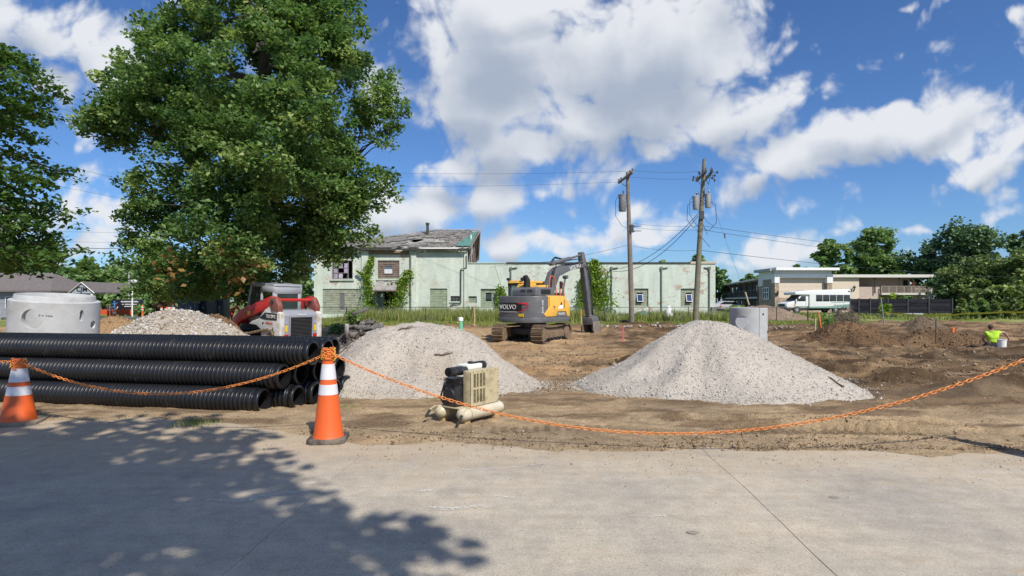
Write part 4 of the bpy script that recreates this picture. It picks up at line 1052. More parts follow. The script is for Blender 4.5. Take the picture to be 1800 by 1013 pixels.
def brick_paint():
    """Mint paint over brick, flaking to red brick in patches; fine courses in relief."""
    m = bpy.data.materials.new('painted_brick'); N, L, B = nodes_of(m)
    tc = N.new('ShaderNodeTexCoord')
    sp = N.new('ShaderNodeSeparateXYZ'); L.new(tc.outputs['Object'], sp.inputs[0])
    sxy = N.new('ShaderNodeMath'); sxy.operation = 'ADD'; L.new(sp.outputs['X'], sxy.inputs[0]); L.new(sp.outputs['Y'], sxy.inputs[1])
    cb = N.new('ShaderNodeCombineXYZ'); L.new(sxy.outputs[0], cb.inputs[0]); L.new(sp.outputs['Z'], cb.inputs[1])
    br = N.new('ShaderNodeTexBrick'); br.inputs['Scale'].default_value = 1; br.inputs['Brick Width'].default_value = .22; br.inputs['Row Height'].default_value = .075; br.inputs['Mortar Size'].default_value = .008
    br.inputs['Color1'].default_value = (.665, .735, .66, 1); br.inputs['Color2'].default_value = (.615, .685, .61, 1); br.inputs['Mortar'].default_value = (.54, .62, .52, 1)
    L.new(cb.outputs[0], br.inputs['Vector'])
    def nz(sc, det, loc=(0, 0, 0), scl=(1, 1, 1), ro=.65):
        mp = N.new('ShaderNodeMapping'); mp.inputs['Location'].default_value = loc; mp.inputs['Scale'].default_value = scl; L.new(tc.outputs['Object'], mp.inputs[0])
        n = N.new('ShaderNodeTexNoise'); n.inputs['Scale'].default_value = sc; n.inputs['Detail'].default_value = det; n.inputs['Roughness'].default_value = ro; L.new(mp.outputs[0], n.inputs['Vector']); return n
    def mr(src, a, b_, c, d):
        r = N.new('ShaderNodeMapRange'); L.new(src, r.inputs['Value'])
        for k, q in zip(('From Min', 'From Max', 'To Min', 'To Max'), (a, b_, c, d)): r.inputs[k].default_value = q
        return r.outputs[0]
    stain = nz(1.1, 6, scl=(1.6, 1, .35))
    v = N.new('ShaderNodeVectorMath'); v.operation = 'SCALE'; L.new(br.outputs['Color'], v.inputs[0]); L.new(mr(stain.outputs['Fac'], .3, .72, .80, 1.08), v.inputs['Scale'])
    peel = nz(.8, 9, (5, 2, 8), (1, 1, 1.3), .72)
    pk = mr(peel.outputs['Fac'], .550, .58, 0, .9)
    fl = nz(2.6, 8, (1, 9, 2), (1, 1, 2.2), .8)
    pk2 = mr(fl.outputs['Fac'], .565, .59, 0, .85)
    mxp = N.new('ShaderNodeMath'); mxp.operation = 'MAXIMUM'; L.new(pk, mxp.inputs[0]); L.new(pk2, mxp.inputs[1])
    br2 = N.new('ShaderNodeTexBrick'); br2.inputs['Scale'].default_value = 1; br2.inputs['Brick Width'].default_value = .22; br2.inputs['Row Height'].default_value = .075; br2.inputs['Mortar Size'].default_value = .012
    br2.inputs['Color1'].default_value = (.46, .21, .09, 1); br2.inputs['Color2'].default_value = (.34, .27, .20, 1); br2.inputs['Mortar'].default_value = (.5, .47, .42, 1); L.new(cb.outputs[0], br2.inputs['Vector'])
    gate = nz(.16, 3, (2, 0, 1)); gk = mr(gate.outputs['Fac'], .46, .53, .08, 1)
    gm = N.new('ShaderNodeMath'); gm.operation = 'MULTIPLY'; L.new(mxp.outputs[0], gm.inputs[0]); L.new(gk, gm.inputs[1])
    mx = N.new('ShaderNodeMix'); mx.data_type = 'RGBA'; L.new(gm.outputs[0], mx.inputs['Factor']); L.new(v.outputs[0], mx.inputs[6]); L.new(br2.outputs['Color'], mx.inputs[7])
    L.new(mx.outputs[2], B.inputs['Base Color']); B.inputs['Roughness'].default_value = .85; B.inputs['Specular IOR Level'].default_value = .25
    bp = N.new('ShaderNodeBump'); bp.inputs['Strength'].default_value = .5; bp.inputs['Distance'].default_value = .012; L.new(br.outputs['Fac'], bp.inputs['Height']); bp.invert = True
    L.new(bp.outputs[0], B.inputs['Normal'])
    return m
M_MINT = brick_paint()
M_MINTTRIM = pm('mint_trim', (.50, .60, .50), .8, var=.2, dirt=(.34, .33, .27), damt=.5)
M_BOARD_G = pm('green_boards', (.29, .36, .25), .85, var=.25, scale=4, dirt=(.20, .19, .14), damt=.5)
M_BOARD_P = pm('weathered_pale_boards', (.33, .37, .28), .9, var=.3, scale=4, dirt=(.22, .21, .17), damt=.8)
M_BOARD_B = pm('brown_boards', (.16, .12, .10), .9, var=.35, scale=5, dirt=(.27, .22, .19), damt=.6)
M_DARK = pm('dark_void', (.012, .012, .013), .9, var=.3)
M_COPING = pm('coping_metal', (.07, .07, .066), .85, var=.3, spec=.2)
M_PIPE_G = pm('downspout_paint', (.16, .20, .17), .6, var=.3)
M_GLASS = glass('window_glass')
M_GLASS_B = glass('window_glass_blue', (.02, .045, .14), .12)
M_WHITE = pm('white_paint', (.78, .78, .77), .5, var=.06)
M_CURT = pm('curtain', (.62, .66, .70), .9, var=.1)
M_FLASH = pm('pale_metal', (.50, .50, .49), .6, var=.1)
M_GREENMET = pm('green_flashing', (.10, .24, .19), .45, var=.15)
M_SHING = pm('grey_shingle', (.33, .31, .29), .95, var=.4, scale=3, bump=.5, bscale=20, dirt=(.33, .315, .295), damt=.7, dscale=1.5)
M_DECK = pm('roof_deck', (.115, .10, .088), .95, var=.4, scale=4)
M_PURPLE = pm('old_pane', (.40, .36, .46), .35, var=.4, scale=1.5)

def board_set(parent, x0, x1, z0, z1, y, rows, mat, seed, skip=None, th=.03):
    """Horizontal boards nailed across an opening, one object each."""
    rng = random.Random(seed); h = (z1-z0)/rows
    for k in range(rows):
        za, zb = z0+k*h+.006, z0+(k+1)*h-.006
        spans = [(x0, x1)]
        if skip and skip[2] < zb-.01 and skip[3] > za+.01: spans = [(x0, skip[0]), (skip[1], x1)]
        for (a, c) in spans:
            if c-a < .05: continue
            b = MB(); dy = rng.uniform(-.012, .012)
            b.bx(a+.004, c-.004, y+dy, y+dy+th, za, zb); b.build('board', mat, parent)

def window(parent, x0, x1, z0, z1, y, gmat, fmat, nx=2, nz=1, fr=.05, name='window', sill=False):
    b = MB(); b.bx(x0, x1, y, y+.07, z0, z0+fr); b.bx(x0, x1, y, y+.07, z1-fr, z1); b.bx(x0, x0+fr, y+.002, y+.068, z0+fr, z1-fr); b.bx(x1-fr, x1, y+.002, y+.068, z0+fr, z1-fr)
    for k in range(1, nx): xx = x0+(x1-x0)*k/nx; b.bx(xx-fr*.35, xx+fr*.35, y+.004, y+.06, z0+fr, z1-fr)
    for k in range(1, nz): zz = z0+(z1-z0)*k/nz; b.bx(x0+fr, x1-fr, y+.006, y+.058, zz-fr*.35, zz+fr*.35)
    w = b.build(name, fmat, parent)
    g = MB(); g.bx(x0+.01, x1-.01, y+.03, y+.04, z0+.01, z1-.01); g.build('pane', gmat, w)
    if sill: s = MB(); s.bx(x0-.08, x1+.08, y-.16, y+.05, z0-.09, z0-.003); s.build('sill', M_MINTTRIM, w)
    return w

def green_building():
    D = 45.0; X = lambda p: px_x(p, D); Z = lambda p: px_z(p, D)
    # ---------------- two storey block
    root = empty('abandoned_building', (X(690), D, -.1), 'two storey mint green brick building with a collapsing grey shingle roof', 'building')
    inv = Vector((-X(690), -D, .1))
    holder = root
    def put(b, name, mat, parent=root, **k):
        b.xform(Matrix.Translation(inv)); return b.build(name, mat, parent, **k)
    x0, x1, zt = X(553), X(822), Z(439)
    H_win = (X(583), X(620), Z(491), Z(458)); H_low = (X(567), X(634), Z(552), Z(508)); H_w2 = (X(664), X(702), Z(490), Z(458)); H_door = (X(662), X(694), -.1, Z(512)); H_gar = (X(756), X(786), -.1, Z(507.5)); H_sm = (X(792), X(808), Z(530), Z(520.5))
    b = wall_holes(x0, x1, -.3, zt, D, [H_win, H_low, H_w2, H_door, H_gar, H_sm])
    b.add([(x0, D, -.3), (x0, D+12, -.3), (x0, D+12, zt), (x0, D, zt)], [(0, 1, 2, 3)])
    b.add([(x1, D, -.3), (x1, D+12, -.3), (x1, D+12, Z(465)), (x1, D, Z(465))], [(0, 1, 2, 3)])
    b.add([(x0, D+12, -.3), (x1, D+12, -.3), (x1, D+12, zt), (x0, D+12, zt)], [(0, 1, 2, 3)])
    put(b, 'wall', M_MINT)
    for (a, c, z) in ((636, 648, 441), (722, 732, 446), (553, 558, 441), (816, 822, 447)):
        b = MB(); b.bx(X(a), X(c), D-.12, D-.002, -.2, Z(z)); put(b, 'pilaster', M_MINT)
    b = MB(); b.bx(X(720), X(734), D-.2, D-.003, Z(446), Z(441)); put(b, 'pilaster_cap', M_MINTTRIM)
    b = MB(); b.bx(X(648.5), X(720), D-.07, D-.004, Z(447.5), Z(441.5)); put(b, 'frieze_board', pm('frieze', (.22, .18, .12), .9, var=.4, scale=1.4, dirt=(.30, .18, .10), damt=.8))
    b = MB(); b.bx(X(735), X(806), D-.07, D-.004, Z(444.5), Z(440.5)); put(b, 'frieze_board', pm('frieze_green', (.42, .47, .38), .9, var=.4, scale=1.4, dirt=(.36, .30, .2), damt=.7))
    # dark interior behind the openings
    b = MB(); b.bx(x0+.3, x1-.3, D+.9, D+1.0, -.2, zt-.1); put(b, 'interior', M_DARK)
    # wrecked upper window
    w0, w1, z0, z1 = H_win
    b = MB(); fr = .07
    b.bx(w0, w1, D+.1, D+.18, z0, z0+fr); b.bx(w0, w1, D+.1, D+.18, z1-fr, z1)
    for xx in (w0+fr/2, w0+(w1-w0)*.27, w0+(w1-w0)*.76, w1-fr/2): b.bx(xx-fr/2, xx+fr/2, D+.102, D+.178, z0+fr, z1-fr)
    for k in (.33, .6): b.bx(w0+fr, w0+(w1-w0)*.76, D+.11, D+.16, z0+(z1-z0)*k-.025, z0+(z1-z0)*k+.025)
    wv = put(b, 'broken_window', pm('old_frame', (.20, .17, .18), .8, var=.3))
    rg = random.Random(3)
    for c in range(3):
        for r in range(3):
            a = w0+(w1-w0)*(.02+.25*c); zz = z0+(z1-z0)*(.04+.28*r)
            if (c, r) in ((1, 1), (2, 0)): continue
            b = MB(); b.bx(a+.08, a+(w1-w0)*.23, D+.13, D+.14, zz, zz+(z1-z0)*.25); put(b, 'pane', M_PURPLE, wv)
    b = MB(); b.bx(w0-.12, w1+.12, D-.12, D+.09, z0-.12, z0-.003); put(b, 'sill', M_MINTTRIM)
    # boarded ground floor bay with a slit window
    a, c, e, f = H_low; s = (X(597), X(605), Z(543), Z(517))
    for o_ in [root]: pass
    def boards(h, rows, mat, seed, skip=None, y=D+.08):
        rng = random.Random(seed); hh = (h[3]-h[2])/rows
        for k in range(rows):
            za, zb = h[2]+k*hh+.008, h[2]+(k+1)*hh-.008
            spans = [(h[0], h[1])]
            if skip and skip[2] < zb and skip[3] > za: spans = [(h[0], skip[0]), (skip[1], h[1])]
            for (p, q) in spans:
                bb = MB(); dy = rng.uniform(-.015, .015); tl = rng.uniform(-.008, .008)
                bb.add([(p+.005, y+dy, za+tl), (q-.005, y+dy, za-tl), (q-.005, y+dy, zb-tl), (p+.005, y+dy, zb+tl), (p+.005, y+dy+.03, za+tl), (q-.005, y+dy+.03, za-tl), (q-.005, y+dy+.03, zb-tl), (p+.005, y+dy+.03, zb+tl)],
                       [(0, 1, 2, 3), (4, 7, 6, 5), (0, 4, 5, 1), (1, 5, 6, 2), (2, 6, 7, 3), (3, 7, 4, 0)])
                put(bb, 'board', mat)
    boards((a, c, e, f), 11, M_BOARD_P, 1, s)
    b = MB(); b.bx(s[0], s[1], D+.07, D+.12, s[2], s[3]); put(b, 'slit_shutter', pm('grey_shutter', (.15, .145, .15), .8, var=.2))
    # brown boarded bay with a curtained window
    s2 = (X(674), X(691), Z(482), Z(466)); boards(H_w2, 9, M_BOARD_B, 2, s2)
    b = MB(); p, q, z0, z1 = s2; fr = .06
    b.bx(p, q, D+.04, D+.12, z0, z0+fr); b.bx(p, q, D+.04, D+.12, z1-fr, z1); b.bx(p, p+fr, D+.042, D+.118, z0+fr, z1-fr); b.bx(q-fr, q, D+.042, D+.118, z0+fr, z1-fr)
    wv = put(b, 'small_window', pm('brown_frame', (.22, .18, .15), .8))
    b = MB(); b.bx(p+fr, q-fr, D+.10, D+.115, z0+fr, z0+(z1-z0)*.58); put(b, 'curtain', M_CURT, wv)
    b = MB(); b.bx(p+fr, q-fr, D+.085, D+.095, z0+(z1-z0)*.58, z1-fr); put(b, 'pane', glass('dim_pane', (.12, .15, .19), .2), wv)
    b = MB(); b.bx(X(663), X(703), D-.1, D+.06, Z(493), Z(490.2)); put(b, 'ledge', M_MINTTRIM)
    # torn canopy over the door
    b = MB(); ca, cb_, zt2, zb2 = X(664), X(700), Z(494), Z(510); yo = 1.05
    rows = 6; rng = random.Random(9)
    for r in range(rows):
        n = 13
        for k in range(n):
            if r < 4 and 4 <= k <= 9 and rng.random() < .5: continue
            t0, t1 = r/rows, (r+1)/rows+.04
            flare = lambda t, s_: (ca+.25*(1-t)) + (cb_-ca-.5*(1-t))*s_
            p0, p1 = k/n, (k+1)/n-.006; up = .03
            def pt(t, s_, o=0): return (flare(1-t, s_) if False else (ca-.05*t)+((cb_+.05*t)-(ca-.05*t))*s_, D-.03-yo*t, zt2+(zb2-zt2)*t+o)
            b.add([pt(t0, p0), pt(t0, p1), pt(t1, p1, up), pt(t1, p0, up), pt(t0, p0, -.02), pt(t0, p1, -.02), pt(t1, p1, up-.02), pt(t1, p0, up-.02)], [(0, 1, 2, 3), (4, 7, 6, 5), (0, 4, 5, 1), (1, 5, 6, 2), (2, 6, 7, 3), (3, 7, 4, 0)])
    cn = put(b, 'canopy', M_SHING)
    b = MB(); b.bx(ca-.12, cb_+.1, D-yo-.16, D-yo-.06, zb2-.12, zb2-.02); 
    for xx in (ca+.05, (ca+cb_)/2, cb_-.05): b.tube([(xx, D-.02, zt2-.06), (xx, D-yo-.1, zb2-.05)], .04, 4)
    for xx in (ca+.05, cb_-.05): b.tube([(xx, D-.02, zb2-.6), (xx, D-yo-.1, zb2-.08)], .035, 4)
    put(b, 'canopy_frame', M_BOARD_B, cn)
    b = MB(); b.bx(H_door[0], H_door[0]+.55, D+.18, D+.24, -.1, H_door[3]-.1); put(b, 'door', pm('grey_green_door', (.17, .22, .19), .8, var=.2))
    b = MB(); b.bx(X(683), X(684.3), D+.1, D+.14, -.1, 1.5); b.bx(X(682), X(685.5), D+.09, D+.13, .4, .46); b.bx(X(682), X(685.5), D+.09, D+.13, 1.0, 1.06); put(b, 'door_frame', M_WHITE)
    # garage door in slats, small basement window
    boards((H_gar[0], H_gar[1], -.1, H_gar[3]), 12, M_BOARD_G, 4)
    b = MB(); a, c, e, f = H_sm; b.bx(a, c, D+.12, D+.15, e, f); wv = put(b, 'small_window', M_GLASS)
    b = MB()
    for k in range(4): xx = a+(c-a)*k/3; b.bx(xx-.025, xx+.025, D+.09, D+.118, e, f)
    b.bx(a, c, D+.085, D+.117, (e+f)/2-.02, (e+f)/2+.02); put(b, 'frame', pm('rusty_frame', (.11, .10, .09), .8), wv)
    b = MB(); b.bx(a-.08, c+.08, D-.08, D+.08, e-.1, e-.003); put(b, 'sill', M_MINTTRIM, wv)
    # gutters and downspouts
    b = MB(); b.bx(X(585), X(820), D-.46, D-.32, Z(440.5), Z(438)); put(b, 'gutter', M_COPING)
    b = MB(); b.bx(X(740), X(807), D-.50, D-.465, Z(438.5), Z(436.2)); put(b, 'gutter_patch', M_WHITE)
    b = MB(); b.tube([(X(722.5), D-.16, Z(447)), (X(722.5), D-.16, .0)], .05, 6); put(b, 'downspout', M_PIPE_G)
    b = MB(); b.tube([(X(820), D-.16, Z(450)), (X(820), D-.16, Z(471)), (X(810.5), D-.1, Z(473)), (X(810), D-.1, Z(533)), (X(792), D-.1, Z(536))], .045, 6); put(b, 'downspout', M_COPING)
    # roof: hip at the left, open gable at the right
    ez = Z(439)+.12; rz = 7.72; ym = D+6; ov = .42
    A = Vector((x0-ov, D-ov, ez)); Bp = Vector((x1+.15, D-ov, ez)); Cr = Vector((px_x(841, ym), ym, rz)); Dr = Vector((px_x(756, ym), ym, rz)); E = Vector((x0-ov, D+12+ov, ez)); Fb = Vector((x1+.15, D+12+ov, ez))
    b = MB(); o_ = Vector((0, 0, -.10))
    b.add([A+o_, Bp+o_, Cr+o_, Dr+o_, E+o_, Fb+o_], [(3, 2, 5, 4), (0, 3, 4)]); rd = put(b, 'roof', M_DECK)
    # deck boards with gaps, then courses of curled shingles with bare and broken patches
    rng = random.Random(17); nb = 34
    b = MB()
    def rp(t, s_, h=0):
        L0 = A+(Dr-A)*t; R0 = Bp+(Cr-Bp)*t; return L0+(R0-L0)*s_+Vector((0, -.55, 1)).normalized()*h
    def hole(s_, t): 
        v = float(fbm(s_*9, t*5, 81, 3)); core = math.exp(-((s_-.56)/.13)**2-((t-.42)/.16)**2)
        return v+.30*core
    for r in range(nb):
        t0, t1 = r/nb, (r+.86)/nb
        segs = 26
        for k in range(segs):
            s0, s1 = k/segs, (k+1)/segs-.001
            if hole((s0+s1)/2, t0) > .80: continue
            b.add([rp(t0, s0, -.06), rp(t0, s1, -.06), rp(t1, s1, -.06), rp(t1, s0, -.06)], [(0, 1, 2, 3)])
    put(b, 'roof_boards', pm('bleached_boards', (.36, .345, .325), .95, var=.3, scale=3), rd, kind='stuff')
    b = MB(); nr = 30
    for r in range(nr):
        n = 110
        for k in range(n):
            s0 = (k+.5*(r % 2))/n; s1 = s0+1/n-.0006
            if s1 > 1: continue
            t0 = r/nr; t1 = t0+1.35/nr
            worn = float(fbm(s0*10, t0*16, 83, 3)); streak = float(fbm(s0*5, t0*40, 84, 2)); ragged = sstep(.25, .75, s0)
            if hole(s0, t0) > .62 or worn+.30*ragged*(streak-.1) > .735: continue
            l = rng.uniform(.0, .03)+(.10 if rng.random() < .07*ragged else 0)
            b.add([rp(t0, s0, .035+l), rp(t0, s1, .035+l*rng.uniform(.3, 1)), rp(min(t1, 1), s1, .004), rp(min(t1, 1), s0, .004), rp(t0, s0, 0), rp(t0, s1, 0)], [(0, 1, 2, 3), (0, 4, 5, 1)])
    put(b, 'shingles', M_SHING, rd, kind='stuff')
    for k in range(5):   # ends of boards sticking up
        s_, t = rng.uniform(.45, .78), rng.uniform(.12, .62); q = rp(t, s_, .07); b = MB()
        b.box(q, (rng.uniform(.5, 1.3), .12, .03), rot=Matrix.Rotation(rng.uniform(-.12, .12), 3, 'Z') @ Matrix.Rotation(R(25), 3, 'X')); put(b, 'loose_board', M_BOARD_P if k != 1 else M_FLASH, rd)
    b = MB(); sa = .905
    b.add([rp(.06, sa, .06), rp(.06, 1.005, .06), rp(.88, 1.005, .06), rp(.88, .935, .06), rp(.06, sa, .03), rp(.06, 1.005, .03), rp(.88, 1.005, .03), rp(.88, .935, .03)], [(0, 1, 2, 3), (4, 7, 6, 5), (0, 4, 5, 1), (1, 5, 6, 2), (2, 6, 7, 3), (3, 7, 4, 0)]); put(b, 'metal_flashing', M_GREENMET, rd)
    b = MB(); b.tube([Dr+Vector((0, 0, .04)), Cr+Vector((0, 0, .04))], .07, 6); put(b, 'ridge_cap', M_SHING, rd)
    b = MB(); q = rp(.70, .39); b.tube([q+Vector((0, 0, -.2)), q+Vector((0, 0, .95))], .12, 8); b.tube([q+Vector((0, 0, .9)), q+Vector((0, 0, 1.05))], .17, 8); put(b, 'vent_pipe', M_COPING, rd)
    # broken gable at the right end: rafters, torn siding, dark inside
    gx = x1-.35
    b = MB(); b.add([(gx, D+.2, Z(465)), (gx, D+12, Z(465)), (gx, D+12, ez-.2), (gx+.4, ym, rz-.35), (gx, D+.2, ez-.2)], [(0, 1, 2, 3, 4)]); put(b, 'gable_void', M_DARK)
    for (ya, za, yb, zb_) in ((D-.1, ez-.1, ym, rz-.12), (D+12, ez-.1, ym, rz-.12)):
        b = MB(); b.tube([(x1+.12, ya, za), (Cr.x+.1, yb, zb_)], .09, 4); put(b, 'verge_rafter', M_BOARD_B)
    for k in range(7):
        yy = D+1.0+k*1.6; hh = (ez+(rz-ez)*(1-abs(yy-ym)/6))-.2; b = MB(); b.tube([(x1-.05, yy, Z(463)), (x1-.05+rng.uniform(-.15, .3), yy+rng.uniform(-.4, .4), hh)], .055, 4); put(b, 'stud', M_BOARD_B)
    b = MB(); b.box((x1+.1, D+2.9, 6.1), (.06, 1.5, 1.0), rot=Matrix.Rotation(-.5, 3, 'X')); put(b, 'torn_siding', M_WHITE)
    b = MB(); b.box((x1+.14, D+2.0, 5.0), (.05, .45, 1.3), rot=Matrix.Rotation(.25, 3, 'X')); put(b, 'torn_siding', pm('foil', (.45, .47, .5), .3, metal=.6, var=.3))

    # ---------------- flat roofed wing
    root2 = empty('abandoned_building', (X(1030), D, -.1), 'long single storey mint green brick building with a flat parapet roof', 'building')
    inv2 = Vector((-X(1030), -D, .1))
    def put2(b, name, mat, parent=root2, **k):
        b.xform(Matrix.Translation(inv2)); return b.build(name, mat, parent, **k)
    xa, xb, zt = X(822)+.01, X(1257), Z(463.5)
    holes = [(X(823.5), X(838), Z(533), Z(521)), (X(845), X(874), Z(540), Z(508)), (X(1114.5), X(1139.5), Z(540), Z(507.5)), (X(1196), X(1222), Z(540), Z(507.5))]
    b = wall_holes(xa, xb, -.3, zt, D-.06, holes, .26)
    b.add([(xb, D-.06, -.3), (xb, D+16, -.3), (xb, D+16, zt), (xb, D-.06, zt)], [(0, 1, 2, 3)]); b.add([(xa, D+16, -.3), (xb, D+16, -.3), (xb, D+16, zt), (xa, D+16, zt)], [(0, 1, 2, 3)]); b.add([(xa, D-.06, zt-.3), (xb, D-.06, zt-.3), (xb, D+16, zt-.3), (xa, D+16, zt-.3)], [(0, 1, 2, 3)])
    put2(b, 'wall', M_MINT)
    b = MB(); b.bx(xa, X(890), D-.12, D+.2, zt+.002, zt+.07); put2(b, 'coping', M_MINTTRIM)
    b = MB(); b.bx(X(890), X(1213), D-.14, D+.2, zt+.003, zt+.10); put2(b, 'coping', M_COPING)
    b = MB(); b.bx(X(1213), X(1257)+.06, D-.13, D+.25, zt-.02, zt+.16); put2(b, 'coping', pm('clay_coping', (.48, .46, .38), .8, var=.25, dirt=(.4, .25, .15), damt=.5))
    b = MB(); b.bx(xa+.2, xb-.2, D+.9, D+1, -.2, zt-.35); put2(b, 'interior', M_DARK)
    def boards2(h, rows, mat, seed, skip=None, y=D+.06):
        rng = random.Random(seed); hh = (h[3]-h[2])/rows
        for k in range(rows):
            za, zb = h[2]+k*hh+.008, h[2]+(k+1)*hh-.008; spans = [(h[0], h[1])]
            if skip and skip[2] < zb and skip[3] > za: spans = [(h[0], skip[0]), (skip[1], h[1])]
            for (p, q) in spans:
                bb = MB(); dy = rng.uniform(-.015, .015); bb.bx(p+.005, q-.005, y+dy, y+dy+.03, za, zb); put2(bb, 'board', mat)
    boards2(holes[0], 4, M_BOARD_P, 11)
    s = (X(854), X(864), Z(527), Z(517)); boards2(holes[1], 9, M_BOARD_G, 12, s)
    b = MB(); b.bx(s[0], s[1], D+.07, D+.1, s[2], s[3]); put2(b, 'small_window', M_GLASS)
    for h, s in ((holes[2], (X(1119.5), X(1130), Z(531), Z(517.5))), (holes[3], (X(1206), X(1216), Z(531), Z(517.5)))):
        boards2(h, 9, M_BOARD_P, int(h[0]*7), s)
        p, q, z0, z1 = s; b = MB(); b.bx(p, q, D+.10, D+.13, z0, z1); hop = put2(b, 'window_opening', M_DARK)
        Mt = Matrix.Translation(((p+q)/2, D+.02, z1)) @ Matrix.Rotation(-.30, 4, 'X')     # hopper sash tilted out
        b = MB(); w, hh = (q-p)/2, z1-z0; fr = .035
        b.bx(-w, w, 0, .04, -hh, -hh+fr); b.bx(-w, w, 0, .04, -fr, 0); b.bx(-w, -w+fr, .002, .038, -hh+fr, -fr); b.bx(w-fr, w, .002, .038, -hh+fr, -fr); b.xform(Mt)
        sash = put2(b, 'sash', M_WHITE, hop)
        b = MB(); b.bx(-w+fr, w-fr, .012, .022, -hh+fr, -fr); b.xform(Mt); put2(b, 'pane', M_GLASS_B, hop)
    for pxx in (898, 1074.5, 1162, 1246):
        b = MB(); zz = Z(472); b.tube([(X(pxx), D-.14, .0), (X(pxx), D-.14, zz), (X(pxx)+(.5 if pxx < 1200 else -.4), D-.12, zz+.06)], .055, 6); b.bx(X(pxx)-.09, X(pxx)+.09, D-.2, D-.07, zz-.1, zz+.12); put2(b, 'downspout', M_PIPE_G)
    b = MB(); b.bx(X(1249), X(1256), D-.35, D-.065, Z(553), Z(540)); put2(b, 'meter_box', pm('grey_box', (.2, .2, .19), .6, var=.3))
    # cables running down the wall beside the thick vine
    for k in range(4):
        b = MB(); rng = random.Random(k); pts = [(X(1070)+rng.uniform(-.1, .1), D-.12, Z(475))]
        for j in range(1, 8): pts.append((X(1070-5*math.sin(j*.45)-k*1.2)+rng.uniform(-.06, .06), D-.1, Z(475+j*7.5)))
        b.tube(pts, .014, 4); put2(b, 'wall_cable', M_COPING)
green_building()

# ------------------------------------------------------------------ motel
def stone_mat():
    m = bpy.data.materials.new('fieldstone'); N, L, B = nodes_of(m); tc = N.new('ShaderNodeTexCoord')
    vo = N.new('ShaderNodeTexVoronoi'); vo.inputs['Scale'].default_value = 3.2; L.new(tc.outputs['Object'], vo.inputs['Vector'])
    cr = N.new('ShaderNodeValToRGB'); L.new(vo.outputs['Color'], cr.inputs[0]); e = cr.color_ramp.elements
    e[0].color = (.30, .22, .15, 1); e[1].color = (.52, .44, .34, 1); q = e.new(.5); q.color = (.42, .33, .24, 1)
    v2 = N.new('ShaderNodeTexVoronoi'); v2.feature = 'DISTANCE_TO_EDGE'; v2.inputs['Scale'].default_value = 3.2; L.new(tc.outputs['Object'], v2.inputs['Vector'])
    r = N.new('ShaderNodeMapRange'); L.new(v2.outputs['Distance'], r.inputs['Value']); r.inputs['From Max'].default_value = .06; r.inputs['To Min'].default_value = .55
    s = N.new('ShaderNodeVectorMath'); s.operation = 'SCALE'; L.new(cr.outputs[0], s.inputs[0]); L.new(r.outputs[0], s.inputs['Scale']); L.new(s.outputs[0], B.inputs['Base Color']); B.inputs['Roughness'].default_value = .9
    bp = N.new('ShaderNodeBump'); bp.inputs['Strength'].default_value = .8; bp.inputs['Distance'].default_value = .05; L.new(v2.outputs['Distance'], bp.inputs['Height']); L.new(bp.outputs[0], B.inputs['Normal'])
    return m
def brick_mat(name, c1, c2, mo):
    m = bpy.data.materials.new(name); N, L, B = nodes_of(m); tc = N.new('ShaderNodeTexCoord')
    sp = N.new('ShaderNodeSeparateXYZ'); L.new(tc.outputs['Object'], sp.inputs[0]); ad = N.new('ShaderNodeMath'); ad.operation = 'ADD'; L.new(sp.outputs['X'], ad.inputs[0]); L.new(sp.outputs['Y'], ad.inputs[1])
    cb = N.new('ShaderNodeCombineXYZ'); L.new(ad.outputs[0], cb.inputs[0]); L.new(sp.outputs['Z'], cb.inputs[1])
    br = N.new('ShaderNodeTexBrick'); br.inputs['Scale'].default_value = 1; br.inputs['Brick Width'].default_value = .34; br.inputs['Row Height'].default_value = .13; br.inputs['Mortar Size'].default_value = .02
    br.inputs['Color1'].default_value = (*c1, 1); br.inputs['Color2'].default_value = (*c2, 1); br.inputs['Mortar'].default_value = (*mo, 1); L.new(cb.outputs[0], br.inputs['Vector'])
    L.new(br.outputs['Color'], B.inputs['Base Color']); B.inputs['Roughness'].default_value = .9; return m
M_FIELD = stone_mat()
M_BRK = brick_mat('tumbled_brick', (.52, .39, .32), (.42, .30, .24), (.55, .50, .44))
M_BEIGE = pm('beige_siding', (.64, .545, .43), .7, var=.05, scale=.6)
M_FASC = pm('pale_fascia', (.62, .60, .55), .6, var=.06)
M_STEEL = pm('galvanised', (.42, .43, .44), .45, metal=.7, var=.15)
M_DKSTEEL = pm('dark_steel', (.06, .06, .065), .5, metal=.3, var=.2)

